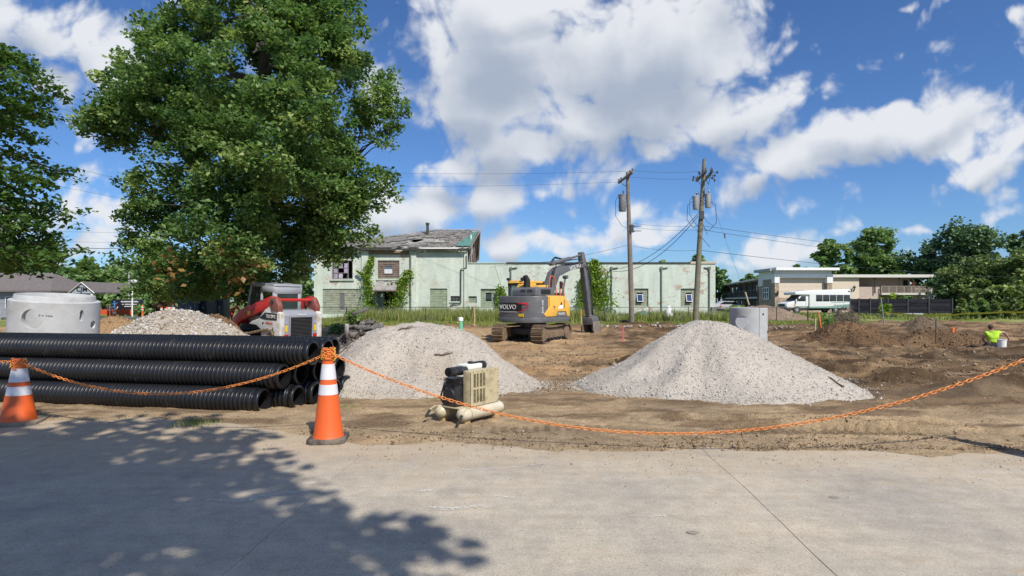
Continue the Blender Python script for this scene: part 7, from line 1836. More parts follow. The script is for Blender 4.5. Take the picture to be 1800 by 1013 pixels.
def knot(c, r, n, label, seed):
    root = empty('chain_knot', c, label, 'chain knot', group='chain wound round the cone tops'); rng = random.Random(seed)
    for i in range(n):
        a = i*2.39+rng.uniform(-.2, .2); h = -.075+.115*(i/n); rr = r*(1.1-.25*(i/n)); t = Vector((-math.sin(a), math.cos(a), rng.uniform(-.5, .5))).normalized(); o_ = Vector((math.cos(a), math.sin(a), 0))
        z_ = (o_*math.cos(rng.uniform(-1.2, 1.2))+Vector((0, 0, 1))*rng.uniform(-.9, .9)).normalized(); y_ = z_.cross(t).normalized(); z_ = t.cross(y_)
        k = bpy.data.objects.new('link', LINK if i % 7 else LINKY); COL.objects.link(k); k.parent = root
        M = Matrix((t, y_, z_)).transposed().to_4x4(); M.translation = o_*(rr+rng.uniform(0, .014))+Vector((0, 0, h)); k.matrix_local = M
knot(CB+Vector((0, 0, .885)), .058, 48, 'bundle of orange chain wound round the tip of the tall cone', 1)
knot(CA+Vector((.01, 0, .70)), .062, 26, 'loops of orange and yellow chain tied round the stout cone', 2)

# ------------------------------------------------------------------ concrete rings
def ring(name, label, loc, Ro, Ri, H, tilt, holes, lip=True, seg=72):
    e = empty(name, loc, label, 'concrete ring'); e.rotation_euler = tilt
    prof = [(Ri, 0), (Ro, 0), (Ro, H-.13), (Ro-.02, H-.115), (Ro-.085, H-.11), (Ro-.10, H-.02), (Ro-.11, H), (Ri+.01, H), (Ri, H-.015)] if lip else [(Ri, 0), (Ro, 0), (Ro, H-.012), (Ro-.012, H), (Ri+.012, H), (Ri, H-.012)]
    b = MB(); b.lathe(prof, seg, closed=True); o = b.build('ring_tmp', M_PRECAST)
    cut = []
    for (az, z, rx, rz_) in holes:
        c = MB(); c.lathe([(1, -.4), (1, .4)], 28, (0, 0, 0), 'x'); k = c.build('cut_tmp', M_PRECAST)
        k.matrix_world = Matrix.Rotation(az, 4, 'Z') @ Matrix.Translation((Ro-.02, 0, z)) @ Matrix.Diagonal((1, rx, rz_, 1)); cut.append(k)
        m = o.modifiers.new('b', 'BOOLEAN'); m.operation = 'DIFFERENCE'; m.object = k; m.solver = 'EXACT'
    w = baked(o, 'wall', M_PRECAST, e)
    for k in cut: bpy.data.objects.remove(k)
    return e
cx, cy = -10.45, 12.95; z0 = -.16
va = math.atan2(-cy, -cx)           # bearing towards the lens
sa = lambda s: va+math.asin(s)
rg_ = ring('manhole_ring', 'large grey concrete manhole ring with round holes standing behind the pipes', (cx, cy, z0), .83, .70, 1.70, (R(2.2), R(4.2), 0),
     [(sa(-.47), 1.22, .21, .21), (sa(.55), 1.30, .05, .13), (sa(.82), 1.08, .085, .09)])
for (s, z) in ((-.5, 1.33), (.2, .9), (-.1, .6)):
    a = sa(s); b = MB(); b.lathe([(.02, .66), (.02, .695)], 8, (0, 0, 0), 'x'); b.xform(Matrix.Rotation(a+PI, 4, 'Z') @ Matrix.Translation((0, 0, z))); b.build('lifting_hole', M_DARK, rg_)
b = MB(); M_ = Matrix.Rotation(sa(-.22), 4, 'Z') @ Matrix.Translation((.8312, 0, 1.30)) @ Matrix.Rotation(R(90), 4, 'Z') @ Matrix.Rotation(R(90), 4, 'X')
for (x, w, h) in ((-.10, .03, .05), (-.05, .035, .035), (.02, .03, .028), (.06, .03, .03), (.10, .035, .024)): b.bx(x, x+w, -h/2, h/2, 0, .002)
b.xform(M_); b.build('pencil_mark', pm('pencil', (.2, .2, .2), .9), rg_)
cx2, cy2 = 9.55, 23.0; va2 = math.atan2(-cy2, -cx2); g2 = float(gz(cx2, cy2))
rg2 = ring('manhole_riser', 'narrow grey concrete riser standing behind the pointed gravel heap', (cx2, cy2, g2), .715, .60, 1.12-g2, (0, R(.5), 0), [(va2+math.asin(-.36), 1.02, .25, .25)], lip=False)
b = MB(); b.lathe([(.02, .60), (.245, .60), (.245, .69), (.02, .69)], 28, (0, 0, 0), 'x'); b.xform(Matrix.Rotation(va2+math.asin(-.36), 4, 'Z') @ Matrix.Translation((0, 0, 1.02))); b.build('white_disc', M_WHITE, rg2, smooth=True)  # white disc set into the side hole
b = MB(); b.bx(.713, .7175, -.012, .012, .05, 1.58); b.xform(Matrix.Rotation(va2+math.asin(.55), 4, 'Z')); b.build('seam', pm('seam', (.2, .2, .2), .9), rg2)
for (s, z, r_) in ((.74, 1.34, .035), (.98, .63, .05)): b = MB(); b.lathe([(r_, .69), (r_, .74)], 10, (0, 0, 0), 'x'); b.xform(Matrix.Rotation(va2+math.asin(s), 4, 'Z') @ Matrix.Translation((0, 0, z))); b.build('lifting_bolt', M_DKSTEEL, rg2)

# ------------------------------------------------------------------ air compressor
def compressor():
    M_TAN = pm('compressor_tan', (.52, .45, .28), .45, var=.08, scale=5, dirt=(.20, .15, .09), damt=.45, dscale=5); M_TANK = pm('tank_cream', (.56, .50, .35), .4, var=.08, scale=6, dirt=(.36, .28, .17), damt=.35, dscale=7)
    M_PEEL = pm('tank_peeling', (.55, .49, .36), .5, var=.1, scale=8, dirt=(.66, .65, .62), damt=.35, dscale=9); M_BLK = pm('engine_black', (.02, .02, .023), .42, var=.25, dirt=(.12, .10, .08), damt=.3, dscale=8); M_FUEL = pm('fuel_tank_white', (.74, .74, .68), .4, var=.05)
    cx_, cy_ = -.50, 6.62
    root = empty('air_compressor', (cx_, cy_, float(gz(cx_, cy_))+.012), 'tan twin tank portable air compressor with a black engine on the sand', 'compressor', rz=math.atan2(.79, .61))
    root.scale = (.78, .78, .70)
    # local x: along the tanks (far right), y: to the left of it (away), z up
    def put(b, n, m, parent=root, **k): return b.build(n, m, parent, **k)
    def tank(y, mat, xa, xb, z=.185, r=.105):
        b = MB(); b.lathe([(.0, xa-.075), (r*.45, xa-.068), (r*.8, xa-.04), (r*.97, xa-.012), (r, xa), (r, xb), (r*.97, xb+.012), (r*.8, xb+.04), (r*.45, xb+.068), (0, xb+.075)], 28, (0, y, z), 'x'); return put(b, 'tank', mat, smooth=True, autos=60)
    t1 = tank(-.22, M_PEEL, -.38, .42); t2 = tank(.22, M_TANK, -.38, .40)
    for t, y in ((t1, -.22), (t2, .22)):
        b = MB(); b.lathe([(.107, 0), (.1085, .004), (.1085, .016), (.107, .02)], 28, (-.30, y, .185), 'x', closed=True); put(b, 'weld_band', M_TAN, t)
    b = MB(); b.bx(-.40, .42, -.18, .18, .262, .285); put(b, 'deck', M_TAN, bevel=.006)
    for (x, y) in ((-.32, -.22), (.32, -.24), (-.32, .22), (.32, .22)): b = MB(); b.prism([(x-.06, -.012), (x+.06, -.012), (x+.05, .105), (x-.05, .105)], y-.05, y+.05, 'y'); put(b, 'foot_block', pm('foot_wood', (.38, .27, .13), .9, var=.2) if (x, y) == (-.32, -.22) else bpy.data.materials['foot_wood'], bevel=.006)
    # belt guard with four vents
    x0, x1, y0, y1, z0, z1 = -.26, .36, -.27, -.12, .30, .86
    b = MB(); b.bx(x0, x1, y0+.02, y1, z0, z1); g = put(b, 'belt_guard', M_TAN, bevel=.008)
    va_ = (x0+.11, x0+.22, x0+.245, x0+.355); vx = [(-.205, -.085), (-.065, .055)]; vz = [(.345, .56), (.59, .81)]
    # front plate as a frame round the vents
    hs = [(a, c, e, f) for (a, c) in vx for (e, f) in vz]
    b = wall_holes(x0-.005, x1+.005, z0-.005, z1+.005, y0, hs, .018); put(b, 'front_plate', M_TAN, g)
    for (a, c, e, f) in hs:
        b = MB(); b.bx(a, c, y0+.0135, y0+.0185, e, f); put(b, 'vent_void', M_DARK, g)
        for k in range(11): b = MB(); z = e+(f-e)*(k+.5)/11; b.box(((a+c)/2, y0+.008, z), (c-a, .006, .0035), rot=Matrix.Rotation(.3, 3, 'X')); put(b, 'vent_slat', M_TAN, g)
        b = MB(); b.bx((a+c)/2-.007, (a+c)/2+.007, y0-.003, y0+.006, e, f); put(b, 'vent_bar', M_TAN, g)
    b = MB()
    for k in range(6): b.lathe([(.006, -.006), (.006, .0)], 8, (x1-.012, y0, z0+.03+k*.1), 'y'); b.lathe([(.006, -.006), (.006, .0)], 8, (x0+.05+k*.1, y0, z1-.02), 'y')
    put(b, 'screw', M_DKSTEEL, g)
    # engine behind the guard
    b = MB(); b.bx(-.40, .0, -.10, .16, .29, .62); eng = put(b, 'engine', M_BLK, bevel=.03)
    b = MB()
    for k in range(7): b.bx(-.41, -.16, -.08, .13, .60+.022*k, .610+.022*k)
    put(b, 'cooling_fins', M_BLK, eng)
    b = MB(); b.lathe([(.045, -.48), (.075, -.47), (.075, -.20), (.06, -.17), (.06, -.06)], 20, (0, -.03, .85), 'x'); b.lathe([(.05, -.485), (.062, -.485)], 20, (0, -.03, .85), 'x'); put(b, 'air_filter', M_BLK, eng, smooth=True)
    b = MB(); b.lathe([(.10, -.42), (.12, -.40), (.12, -.38), (.02, -.37)], 20, (0, .03, .48), 'x'); put(b, 'recoil_starter', M_BLK, eng, smooth=True)
    b = MB(); b.bx(-.12, .20, -.10, .14, .84, .94); ft = put(b, 'fuel_tank', M_FUEL, eng, bevel=.03, segs=3)
    b = MB(); b.lathe([(.035, .94), (.04, .945), (.04, .97), (.02, .975)], 14, (.05, .02, 0)); b.bx(-.02, .12, -.06, .0, .938, .965); put(b, 'fuel_cap', M_BLK, ft)
    b = MB(); b.lathe([(.07, .12), (.075, .13), (.075, .32), (.05, .33)], 16, (0, -.0, .89), 'x'); put(b, 'pump_filter', M_BLK, smooth=True)
    b = MB(); b.bx(.10, .32, -.09, .12, .29, .80); pump = put(b, 'pump', M_DKSTEEL, bevel=.03)
    b = MB()
    for k in range(6): b.bx(.09, .33, -.10, .13, .5+.04*k, .512+.04*k)
    put(b, 'pump_fins', M_DKSTEEL, pump)
    # valves, handles, hoses
    b = MB(); b.tube([(-.38, .22, .27), (-.48, .24, .285), (-.56, .25, .24), (-.64, .25, .15)], .014, 8); h = put(b, 'handle', M_TAN); b = MB(); b.tube([(-.56, .25, .235), (-.645, .25, .14)], .02, 8); put(b, 'grip', M_RUBBER, h)
    b = MB(); b.tube([(-.30, -.26, .29), (-.42, -.29, .25), (-.50, -.29, .17), (-.56, -.29, .08)], .014, 8); h = put(b, 'handle', M_TAN); b = MB(); b.tube([(-.47, -.29, .20), (-.57, -.29, .065)], .021, 8); put(b, 'grip', M_RUBBER, h)
    b = MB(); b.tube([(-.30, -.05, .30), (-.36, -.02, .36), (-.30, .05, .42), (-.36, .1, .34)], .012, 6); b.tube([(-.25, -.20, .29), (-.20, -.16, .36)], .015, 6); b.box((-.36, -.06, .33), (.06, .05, .07)); b.lathe([(.03, 0), (.03, .012)], 12, (-.40, -.08, .37), 'x'); put(b, 'valve', M_DKSTEEL)
    b = MB(); b.lathe([(.0, -.012), (.032, -.012), (.034, .0), (.034, .016), (0, .016)], 16, (-.20, -.235, .335), 'y'); put(b, 'pressure_gauge', M_CHR)
    b = MB(); b.tube([(.05, .02, .82), (-.12, .12, .80), (-.30, .22, .62), (-.36, .24, .40), (-.30, .22, .28)], .013, 6); put(b, 'air_hose', M_RUBBER)
    b = MB(); b.tube([(.36, -.16, .36), (.42, -.18, .42), (.43, -.18, .50), (.39, -.16, .54)], .012, 6); put(b, 'white_hose', M_FUEL)
compressor()

# ------------------------------------------------------------------ utility poles and wires
M_POLE1 = pm('weathered_pole', (.21, .175, .145), .95, var=.3, scale=3, bump=.5, bscale=10); M_POLE2 = pm('greenish_pole', (.20, .185, .135), .95, var=.25, scale=3, bump=.5, bscale=10)
M_TRAFO = pm('transformer_grey', (.34, .35, .36), .5, var=.15); M_TRAFO_D = pm('transformer_dull', (.21, .21, .23), .6, var=.25); M_PORC = pm('insulator', (.09, .075, .075), .3, var=.2); M_WIRE = pm('wire', (.03, .03, .032), .6, var=.1)
def pole(label, bpt, tpt, r0, r1, mat, arms, cans, extra=None):
    e = empty('utility_pole', bpt, label, 'utility pole', group='utility poles'); B_ = Vector(bpt)
    b = MB(); T_ = Vector(tpt); b.tube([Vector((0, 0, -.3)), (T_-B_)*.33, (T_-B_)*.66, T_-B_], [r0, r0*.86+r1*.14, (r0+r1)/2, r1], 14); b.build('shaft', mat, e, smooth=True)
    for (a, c) in arms:
        a, c = Vector(a)-B_, Vector(c)-B_; t = (c-a).normalized(); M = Matrix((t, Vector((0, 0, 1)).cross(t), Vector((0, 0, 1)))).transposed()
        b = MB(); b.box((a+c)/2, ((c-a).length, .11, .13), rot=M); ar = b.build('crossarm', M_POLE1 if mat is M_POLE1 else M_DKSTEEL, e)
        for f in (.02, .18, .82, .98):
            p = a+(c-a)*f; b = MB(); b.lathe([(.02, .065), (.05, .10), (.03, .14), (.06, .17), (.045, .24), (.0, .26)], 10, p); b.build('insulator', M_PORC, ar)
        b = MB(); m = (a+c)/2; b.tube([a*.7+m*.3+Vector((0, 0, -.06)), m+Vector((0, 0, -.55))], .018, 5); b.tube([c*.7+m*.3+Vector((0, 0, -.06)), m+Vector((0, 0, -.55))], .018, 5); b.build('brace', M_DKSTEEL, ar)
    for (p, r, h, m) in cans:
        p = Vector(p)-B_; b = MB(); b.lathe([(0, 0), (r*.9, 0), (r, .03), (r, h-.08), (r*1.06, h-.08), (r*1.06, h-.03), (r*.8, h), (0, h+.03)], 20, p); c = b.build('transformer', m, e, smooth=True)
        b = MB(); b.lathe([(.04, h), (.06, h+.05), (.035, h+.1), (.06, h+.15), (.02, h+.24)], 10, p+Vector((.06, 0, 0))); b.build('bushing', M_PORC, c)
        b = MB(); b.box(p+Vector((0, 0, h*.3)), (r*2.25, .05, .06)); b.box(p+Vector((0, 0, h*.8)), (r*2.25, .05, .06)); b.build('bracket', M_DKSTEEL, c)
        b = MB(); b.tube([p+Vector((-r, 0, h)), p+Vector((-r-.2, 0, h*.6)), p+Vector((-r-.2, 0, -.3)), p+Vector((-r*.2, 0, -.9)), p+Vector((r+.2, 0, -1.15))], .014, 5); b.build('lead', M_WIRE, c)
    if extra:
        b = MB(); ins = extra(b, B_) or []; b.build('hardware', M_DKSTEEL, e, kind='stuff')
        for p in ins: b = MB(); b.lathe([(.03, -.08), (.065, -.03), (.03, 0), (.065, .04), (.03, .09)], 8, p); b.build('insulator', M_PORC, e)
d = 36.0
def hw1(b, B_):
    for z in (5.9, 6.2): b.tube([(-.2, -.12, z), (.15, -.15, z)], .05, 6); b.tube([(.1, -.1, z), (.55, -.05, z+.02)], .025, 5)
    b.box((-.05, -.16, 6.05), (.2, .1, .5))
def hw2(b, B_):
    rng = random.Random(4)
    ins = [(.38-.42, -.9, 9.40), (.42-.30, -.5, 9.42), (.5-.5, .3, 9.38), (.6-.35, 1.2, 9.40), (1.05, -1.0, 9.40), (1.15, -.3, 9.36), (1.3, .6, 9.40), (.95, -.8, 8.95)]
    for k, p in enumerate(ins): b.tube([p, ((.45+.1*p[1]) if p[0] < .4 else (.9+.17*p[1]), p[1], 9.40)], .014, 4)
    for k in range(9): z = rng.uniform(5.4, 8.8); b.tube([(.3+rng.uniform(-.3, .3), -.2, z), (.55+rng.uniform(-.5, .4), -.22, z-rng.uniform(.2, .9))], .016, 5)
    b.tube([(.0, -.18, 7.9), (-.55, -.3, 7.5), (-.6, -.3, 6.6), (-.2, -.25, 6.1), (.3, -.2, 6.3)], .018, 5); b.tube([(.7, -.18, 7.9), (1.2, -.3, 7.5), (1.25, -.3, 6.4), (.8, -.25, 5.9), (.4, -.2, 6.1)], .018, 5)
    b.box((.34, -.2, 6.9), (.3, .12, .5))
    return ins
pole('left straight utility pole with one grey transformer and a single crossarm', P(7.60, 36), W(1103, 303, 36), .165, .10, M_POLE1, [((7.43, 35.0, 9.32), (7.16, 38.2, 9.32))], [((6.98, 35.95, EYE+.157*36), .235, 1.08, M_TRAFO_D)], hw1)
pole('right leaning utility pole crowded with two crossarms and two pale transformers', P(11.58, 36), W(1238, 280, 36), .18, .105, M_POLE2, [((11.96, 35.07, 9.36), (12.25, 37.8, 9.36)), ((12.28, 34.9, 9.36), (12.75, 37.6, 9.36))], [((11.60, 35.9, EYE+.160*36), .19, .86, M_TRAFO), ((12.36, 35.9, EYE+.163*36), .18, .88, M_TRAFO)], hw2)

def wire(label, A, B, sag, r=.013, group='overhead wires', n=18, mid=None):
    A, B = Vector(A), Vector(B); b = MB(); b.tube([A.lerp(B, k/n)-Vector((0, 0, 4*sag*(k/n)*(1-k/n)))-A for k in range(n+1)], r*.62, 5)
    return tag(b.build('overhead_wire', M_WIRE, loc=A), label, 'wire', group)
L1 = lambda px, py, d=36: W(px, py, d)
wire('upper wire between the tops of the two utility poles', L1(1110, 300, 35), L1(1243, 300, 35), .12)
wire('lower wire between the tops of the two utility poles', L1(1108, 311, 37.5), L1(1228, 314, 37.5), .1)
wire('faint upper wire from the left utility pole towards the shade tree', L1(1110, 301, 35), L1(300, 283, 44), .5, .011)
wire('faint lower wire from the left utility pole towards the shade tree', L1(1090, 320, 38), L1(300, 312, 47), .5, .011)
wire('upper of the two wires at mid height running right from the left pole', L1(1112, 393), L1(1231, 397), .1)
wire('lower of the two wires at mid height running right from the left pole', L1(1112, 400), L1(1230, 404), .1)
wire('upper wire running right from the leaning pole into the clouds', L1(1233, 397), L1(1850, 455, 80), .6, .02)
wire('lower wire running right from the leaning pole into the clouds', L1(1232, 404), L1(1850, 470, 80), .6, .02)
wire('telephone cable rising from the green building roof to the left pole', L1(848, 468, 46), L1(1104, 431), .35, .016)
wire('telephone cable between the two utility poles near the roof line', L1(1110, 432), L1(1228, 440), .15, .016)
wire('telephone cable from the leaning pole to the far right', L1(1229, 440), L1(1900, 486, 80), .7, .024)
wire('upper thick service cable swooping from the leaning pole to the green wall', L1(1227, 376), L1(1078, 474, 44.8), .75, .03)
wire('lower thick service cable swooping from the leaning pole to the green wall', L1(1227, 380), L1(1078, 477, 44.8), 1.0, .03)
g_ = wire('thin guy wire slanting down right from the leaning pole', L1(1243, 330), L1(1316, 536, 37), 0, .010)
b = MB(); b.lathe([(.02, -.15), (.05, -.1), (.035, 0), (.05, .1), (.02, .15)], 8, L1(1274, 415, 36.4)-g_.location); b.build('insulator', M_PORC, g_)
b = MB(); b.tube([L1(1310, 514, 36.9)-g_.location, L1(1316.5, 536, 37)-g_.location], .055, 8); b.build('guy_guard', pm('guy_guard_tan', (.5, .42, .27), .6, var=.1), g_)
for i, (a, c, dd, lab) in enumerate([((20, 145), (330, 245), 34, 'topmost wire in the gap left of the shade tree'), ((20, 160), (330, 262), 35, 'second wire from the top in the gap left of the shade tree'), ((10, 188), (330, 278), 36, 'third wire from the top in the gap left of the shade tree'),
        ((20, 265), (330, 343), 38, 'lone wire at half height in the gap left of the shade tree'), ((20, 310), (330, 368), 38, 'faint wire below the lone one left of the shade tree'), ((-100, 402), (480, 411), 44, 'thin upper wire low in the gap left of the shade tree'), ((-100, 420), (480, 428), 44, 'thin middle wire low in the gap left of the shade tree')]):
    wire(lab, W(*a, dd), W(*c, dd), .1, .012)
wire('thick black cable low in the gap left of the shade tree', W(-100, 433, 40), W(480, 439, 40), .05, .032)

# ================================================================== PEOPLE
M_SKIN = pm('skin', (.42, .25, .18), .55, var=.08); M_LIME = pm('lime_shirt', (.42, .68, .035), .75, var=.08, scale=5, bump=.25, bscale=9); M_JEAN = pm('dark_trousers', (.03, .034, .045), .95, var=.2, spec=.1); M_HAIR = pm('brown_hair', (.10, .065, .045), .9, var=.3); M_BOOT = pm('boot', (.16, .11, .06), .8, var=.2)
def skin(name, J, E, mat, parent, root, sub=2):
    keys = list(J); me = bpy.data.meshes.new(name); me.from_pydata([J[k][0] for k in keys], [(keys.index(a), keys.index(c)) for a, c in E], [])
    o = bpy.data.objects.new(name+'_t', me); COL.objects.link(o); o.modifiers.new('s', 'SKIN'); m = o.modifiers.new('u', 'SUBSURF'); m.levels = sub; m.render_levels = sub
    sv = me.skin_vertices[0].data
    for i, k in enumerate(keys):
        r = J[k][1]; sv[i].radius = r if isinstance(r, tuple) else (r, r); sv[i].use_root = (k == root)
    return baked(o, name, mat, parent)
def hand_fingers(J, E, wrist, palm, dirv, side, pre):
    d_ = Vector(dirv).normalized(); s_ = Vector(side).normalized(); p = Vector(palm)
    for i in range(4):
        o_ = (i-1.5)*.021; ln = (.068, .078, .072, .056)[i]; a = p+s_*o_+d_*.035; b_ = a+d_*ln*.55; dn = d_.cross(s_)
        J[f'{pre}f{i}a'] = (tuple(a), .0105); J[f'{pre}f{i}b'] = (tuple(b_), .0095); J[f'{pre}f{i}c'] = (tuple(b_+d_*ln*.35+dn*ln*.35), .008)
        E += [(pre+'palm', f'{pre}f{i}a'), (f'{pre}f{i}a', f'{pre}f{i}b'), (f'{pre}f{i}b', f'{pre}f{i}c')]
    a = p+s_*-.045+d_*.0; J[pre+'t1'] = (tuple(a), .012); J[pre+'t2'] = (tuple(a+d_*.045+s_*-.012), .009); E += [(pre+'palm', pre+'t1'), (pre+'t1', pre+'t2')]
def kneeler():
    d = 22.0; x = px_x(1745, d); g = gnd(x, d)
    root = empty('person', (x, d, g+.0), 'person in a bright lime shirt kneeling with back turned and right arm stretched out', 'person', rz=R(-14))
    # x right, y away from the viewer, z up; sitting back on the heels
    J = {'pelvis': ((0, 0, .26), (.155, .13)), 'waist': ((.0, .02, .40), (.145, .115)), 'chest': ((.01, .06, .58), (.17, .125)), 'collar': ((.02, .08, .70), (.12, .09)), 'neck': ((.015, .10, .765), .055), 'chin': ((.005, .135, .82), (.07, .082)), 'head': ((-.005, .13, .89), (.078, .095)), 'crown': ((-.01, .12, .955), (.05, .06)),
         'shl': ((-.17, .07, .665), .072), 'ell': ((-.255, .16, .45), .048), 'wrl': ((-.12, .36, .34), .032), 'lpalm': ((-.07, .42, .32), (.038, .02)),
         'shr': ((.20, .08, .675), .072), 'elr': ((.45, .17, .70), .048), 'wrr': ((.60, .22, .54), .032), 'rpalm': ((.63, .23, .47), (.038, .02)),
         'hipl': ((-.10, .03, .20), .105), 'kneel': ((-.17, .42, .085), .068), 'ankl': ((-.13, .0, .06), .045), 'toel': ((-.13, -.14, .04), .035),
         'hipr': ((.10, .03, .20), .105), 'kneer': ((.17, .42, .085), .068), 'ankr': ((.13, .0, .06), .045), 'toer': ((.13, -.14, .04), .035)}
    E = [('pelvis', 'waist'), ('waist', 'chest'), ('chest', 'collar'), ('collar', 'neck'), ('neck', 'chin'), ('chin', 'head'), ('head', 'crown'), ('collar', 'shl'), ('shl', 'ell'), ('ell', 'wrl'), ('wrl', 'lpalm'), ('collar', 'shr'), ('shr', 'elr'), ('elr', 'wrr'), ('wrr', 'rpalm'),
         ('pelvis', 'hipl'), ('hipl', 'kneel'), ('kneel', 'ankl'), ('ankl', 'toel'), ('pelvis', 'hipr'), ('hipr', 'kneer'), ('kneer', 'ankr'), ('ankr', 'toer')]
    hand_fingers(J, E, J['wrr'][0], J['rpalm'][0], (.2, .1, -1), (0, 1, 0), 'r'); hand_fingers(J, E, J['wrl'][0], J['lpalm'][0], (.4, .8, -.3), (1, -.4, 0), 'l')
    skin('body', J, E, M_SKIN, root, 'pelvis')
    gr_ = lambda r, k: tuple(q+k for q in r) if isinstance(r, tuple) else r+k
    S = {k: (J[k][0], gr_(J[k][1], .022)) for k in ('waist', 'chest', 'collar', 'shl', 'shr')}; S['hem'] = ((0, .0, .245), (.185, .165)); S['sl'] = ((-.215, .115, .55), .076); S['sr'] = ((.345, .13, .69), .074)
    skin('shirt', S, [('hem', 'waist'), ('waist', 'chest'), ('chest', 'collar'), ('collar', 'shl'), ('shl', 'sl'), ('collar', 'shr'), ('shr', 'sr')], M_LIME, root, 'chest')
    T = {'pelvis': (J['pelvis'][0], (.185, .165))}; 
    for s in 'lr': T['hip'+s] = (J['hip'+s][0], .135); T['knee'+s] = (J['knee'+s][0], .082); T['ank'+s] = (J['ank'+s][0], .062)
    skin('trousers', T, [('pelvis', 'hipl'), ('hipl', 'kneel'), ('kneel', 'ankl'), ('pelvis', 'hipr'), ('hipr', 'kneer'), ('kneer', 'ankr')], M_JEAN, root, 'pelvis')
    Bt = {}; 
    for s in ('l', 'r'):
        b = MB(); c = J['ank'+s][0]; t = J['toe'+s][0]; b.tube([(c[0], c[1]+.02, c[2]+.01), ((c[0]+t[0])/2, (c[1]+t[1])/2, .06), (t[0], t[1]-.04, .045)], [.06, .055, .035], 10); b.build('boot', M_BOOT, root, smooth=True)
    b = MB(); b.lathe([(.0, -.095), (.045, -.085), (.08, -.05), (.094, 0), (.09, .045), (.06, .085), (0, .105)], 16); b.xform(Matrix.Translation((-.008, .112, .905)) @ Matrix.Diagonal((.95, 1.08, 1.0, 1)))
    b.build('hair', M_HAIR, root, smooth=True)
    for sx in (-1, 1): b = MB(); b.lathe([(.0, -.012), (.022, -.006), (.026, .006), (.0, .012)], 10, (0, 0, 0), 'x'); b.xform(Matrix.Translation((sx*.086-.004, .13, .872))); b.build('ear', M_SKIN, root, smooth=True)
    b = MB(); b.prism([(-.05, .0), (.04, -.02), (.055, .06), (.0, .10), (-.045, .07)], -.006, .006, 'y'); b.xform(Matrix.Translation((.01, -.083, .53)) @ Matrix.Rotation(R(-14), 4, 'X')); b.build('shirt_print', pm('pale_print', (.55, .72, .2), .8), root)
    # bucket beside
    x2, d2 = px_x(1761, 21.4), 21.4; g2 = gnd(x2, d2); e = empty('bucket', (x2, d2, g2+.02), 'white plastic bucket on the soil beside the kneeling worker', 'bucket')
    b = MB(); b.lathe([(.0, .0), (.13, .0), (.145, .30), (.152, .305), (.152, .325), (.142, .325), (.125, .02), (0, .02)], 24); b.build('pail', M_WHITE, e, smooth=True); b = MB(); b.tube([(.155*math.cos(a), -.155*math.sin(a)*.5-.0, .33-.10*math.sin(a)) for a in np.linspace(0, PI, 10)], .004, 5); b.build('handle', M_STEEL, e)
kneeler()
def balcony_person():
    d = 74.6; x = px_x(1611.8, 74.0); z = px_z(515.5, 74.0); root = empty('person', (x, d, z), 'person in an orange top and blue trousers standing on the motel balcony', 'person')
    J = {'pelvis': ((0, 0, .92), (.13, .1)), 'chest': ((0, 0, 1.28), (.16, .11)), 'neck': ((0, 0, 1.48), .055), 'head': ((0, -.02, 1.62), (.075, .09)), 'crown': ((0, -.01, 1.70), .05), 'shl': ((-.18, 0, 1.4), .06), 'ell': ((-.24, -.03, 1.15), .045), 'wrl': ((-.2, -.2, 1.0), .035), 'shr': ((.18, 0, 1.4), .06), 'elr': ((.24, -.03, 1.15), .045), 'wrr': ((.2, -.2, 1.0), .035),
         'kl': ((-.09, 0, .5), .065), 'al': ((-.09, .02, .08), .045), 'tl': ((-.09, -.14, .035), .035), 'kr': ((.09, 0, .5), .065), 'ar': ((.09, .02, .08), .045), 'tr': ((.09, -.14, .035), .035)}
    E = [('pelvis', 'chest'), ('chest', 'neck'), ('neck', 'head'), ('head', 'crown'), ('chest', 'shl'), ('shl', 'ell'), ('ell', 'wrl'), ('chest', 'shr'), ('shr', 'elr'), ('elr', 'wrr'), ('pelvis', 'kl'), ('kl', 'al'), ('al', 'tl'), ('pelvis', 'kr'), ('kr', 'ar'), ('ar', 'tr')]
    skin('body', J, E, M_SKIN, root, 'pelvis', 1)
    skin('top', {'pelvis': ((0, 0, .98), (.155, .125)), 'chest': ((0, 0, 1.28), (.185, .135)), 'c': ((0, 0, 1.42), (.12, .09)), 'shl': ((-.18, 0, 1.4), .08), 'ell': ((-.225, -.02, 1.22), .065), 'shr': ((.18, 0, 1.4), .08), 'elr': ((.225, -.02, 1.22), .065)}, [('pelvis', 'chest'), ('chest', 'c'), ('chest', 'shl'), ('shl', 'ell'), ('chest', 'shr'), ('shr', 'elr')], pm('orange_top', (.6, .16, .06), .8), root, 'chest', 1)
    skin('trousers', {'pelvis': ((0, 0, .92), (.15, .12)), 'kl': ((-.09, 0, .5), .085), 'al': ((-.09, .02, .1), .065), 'kr': ((.09, 0, .5), .085), 'ar': ((.09, .02, .1), .065)}, [('pelvis', 'kl'), ('kl', 'al'), ('pelvis', 'kr'), ('kr', 'ar')], pm('blue_trousers', (.07, .13, .25), .8), root, 'pelvis', 1)
    skin('hair', {'a': ((0, .0, 1.66), (.085, .095)), 'b': ((0, .0, 1.72), .06)}, [('a', 'b')], M_HAIR, root, 'a', 1)
balcony_person()

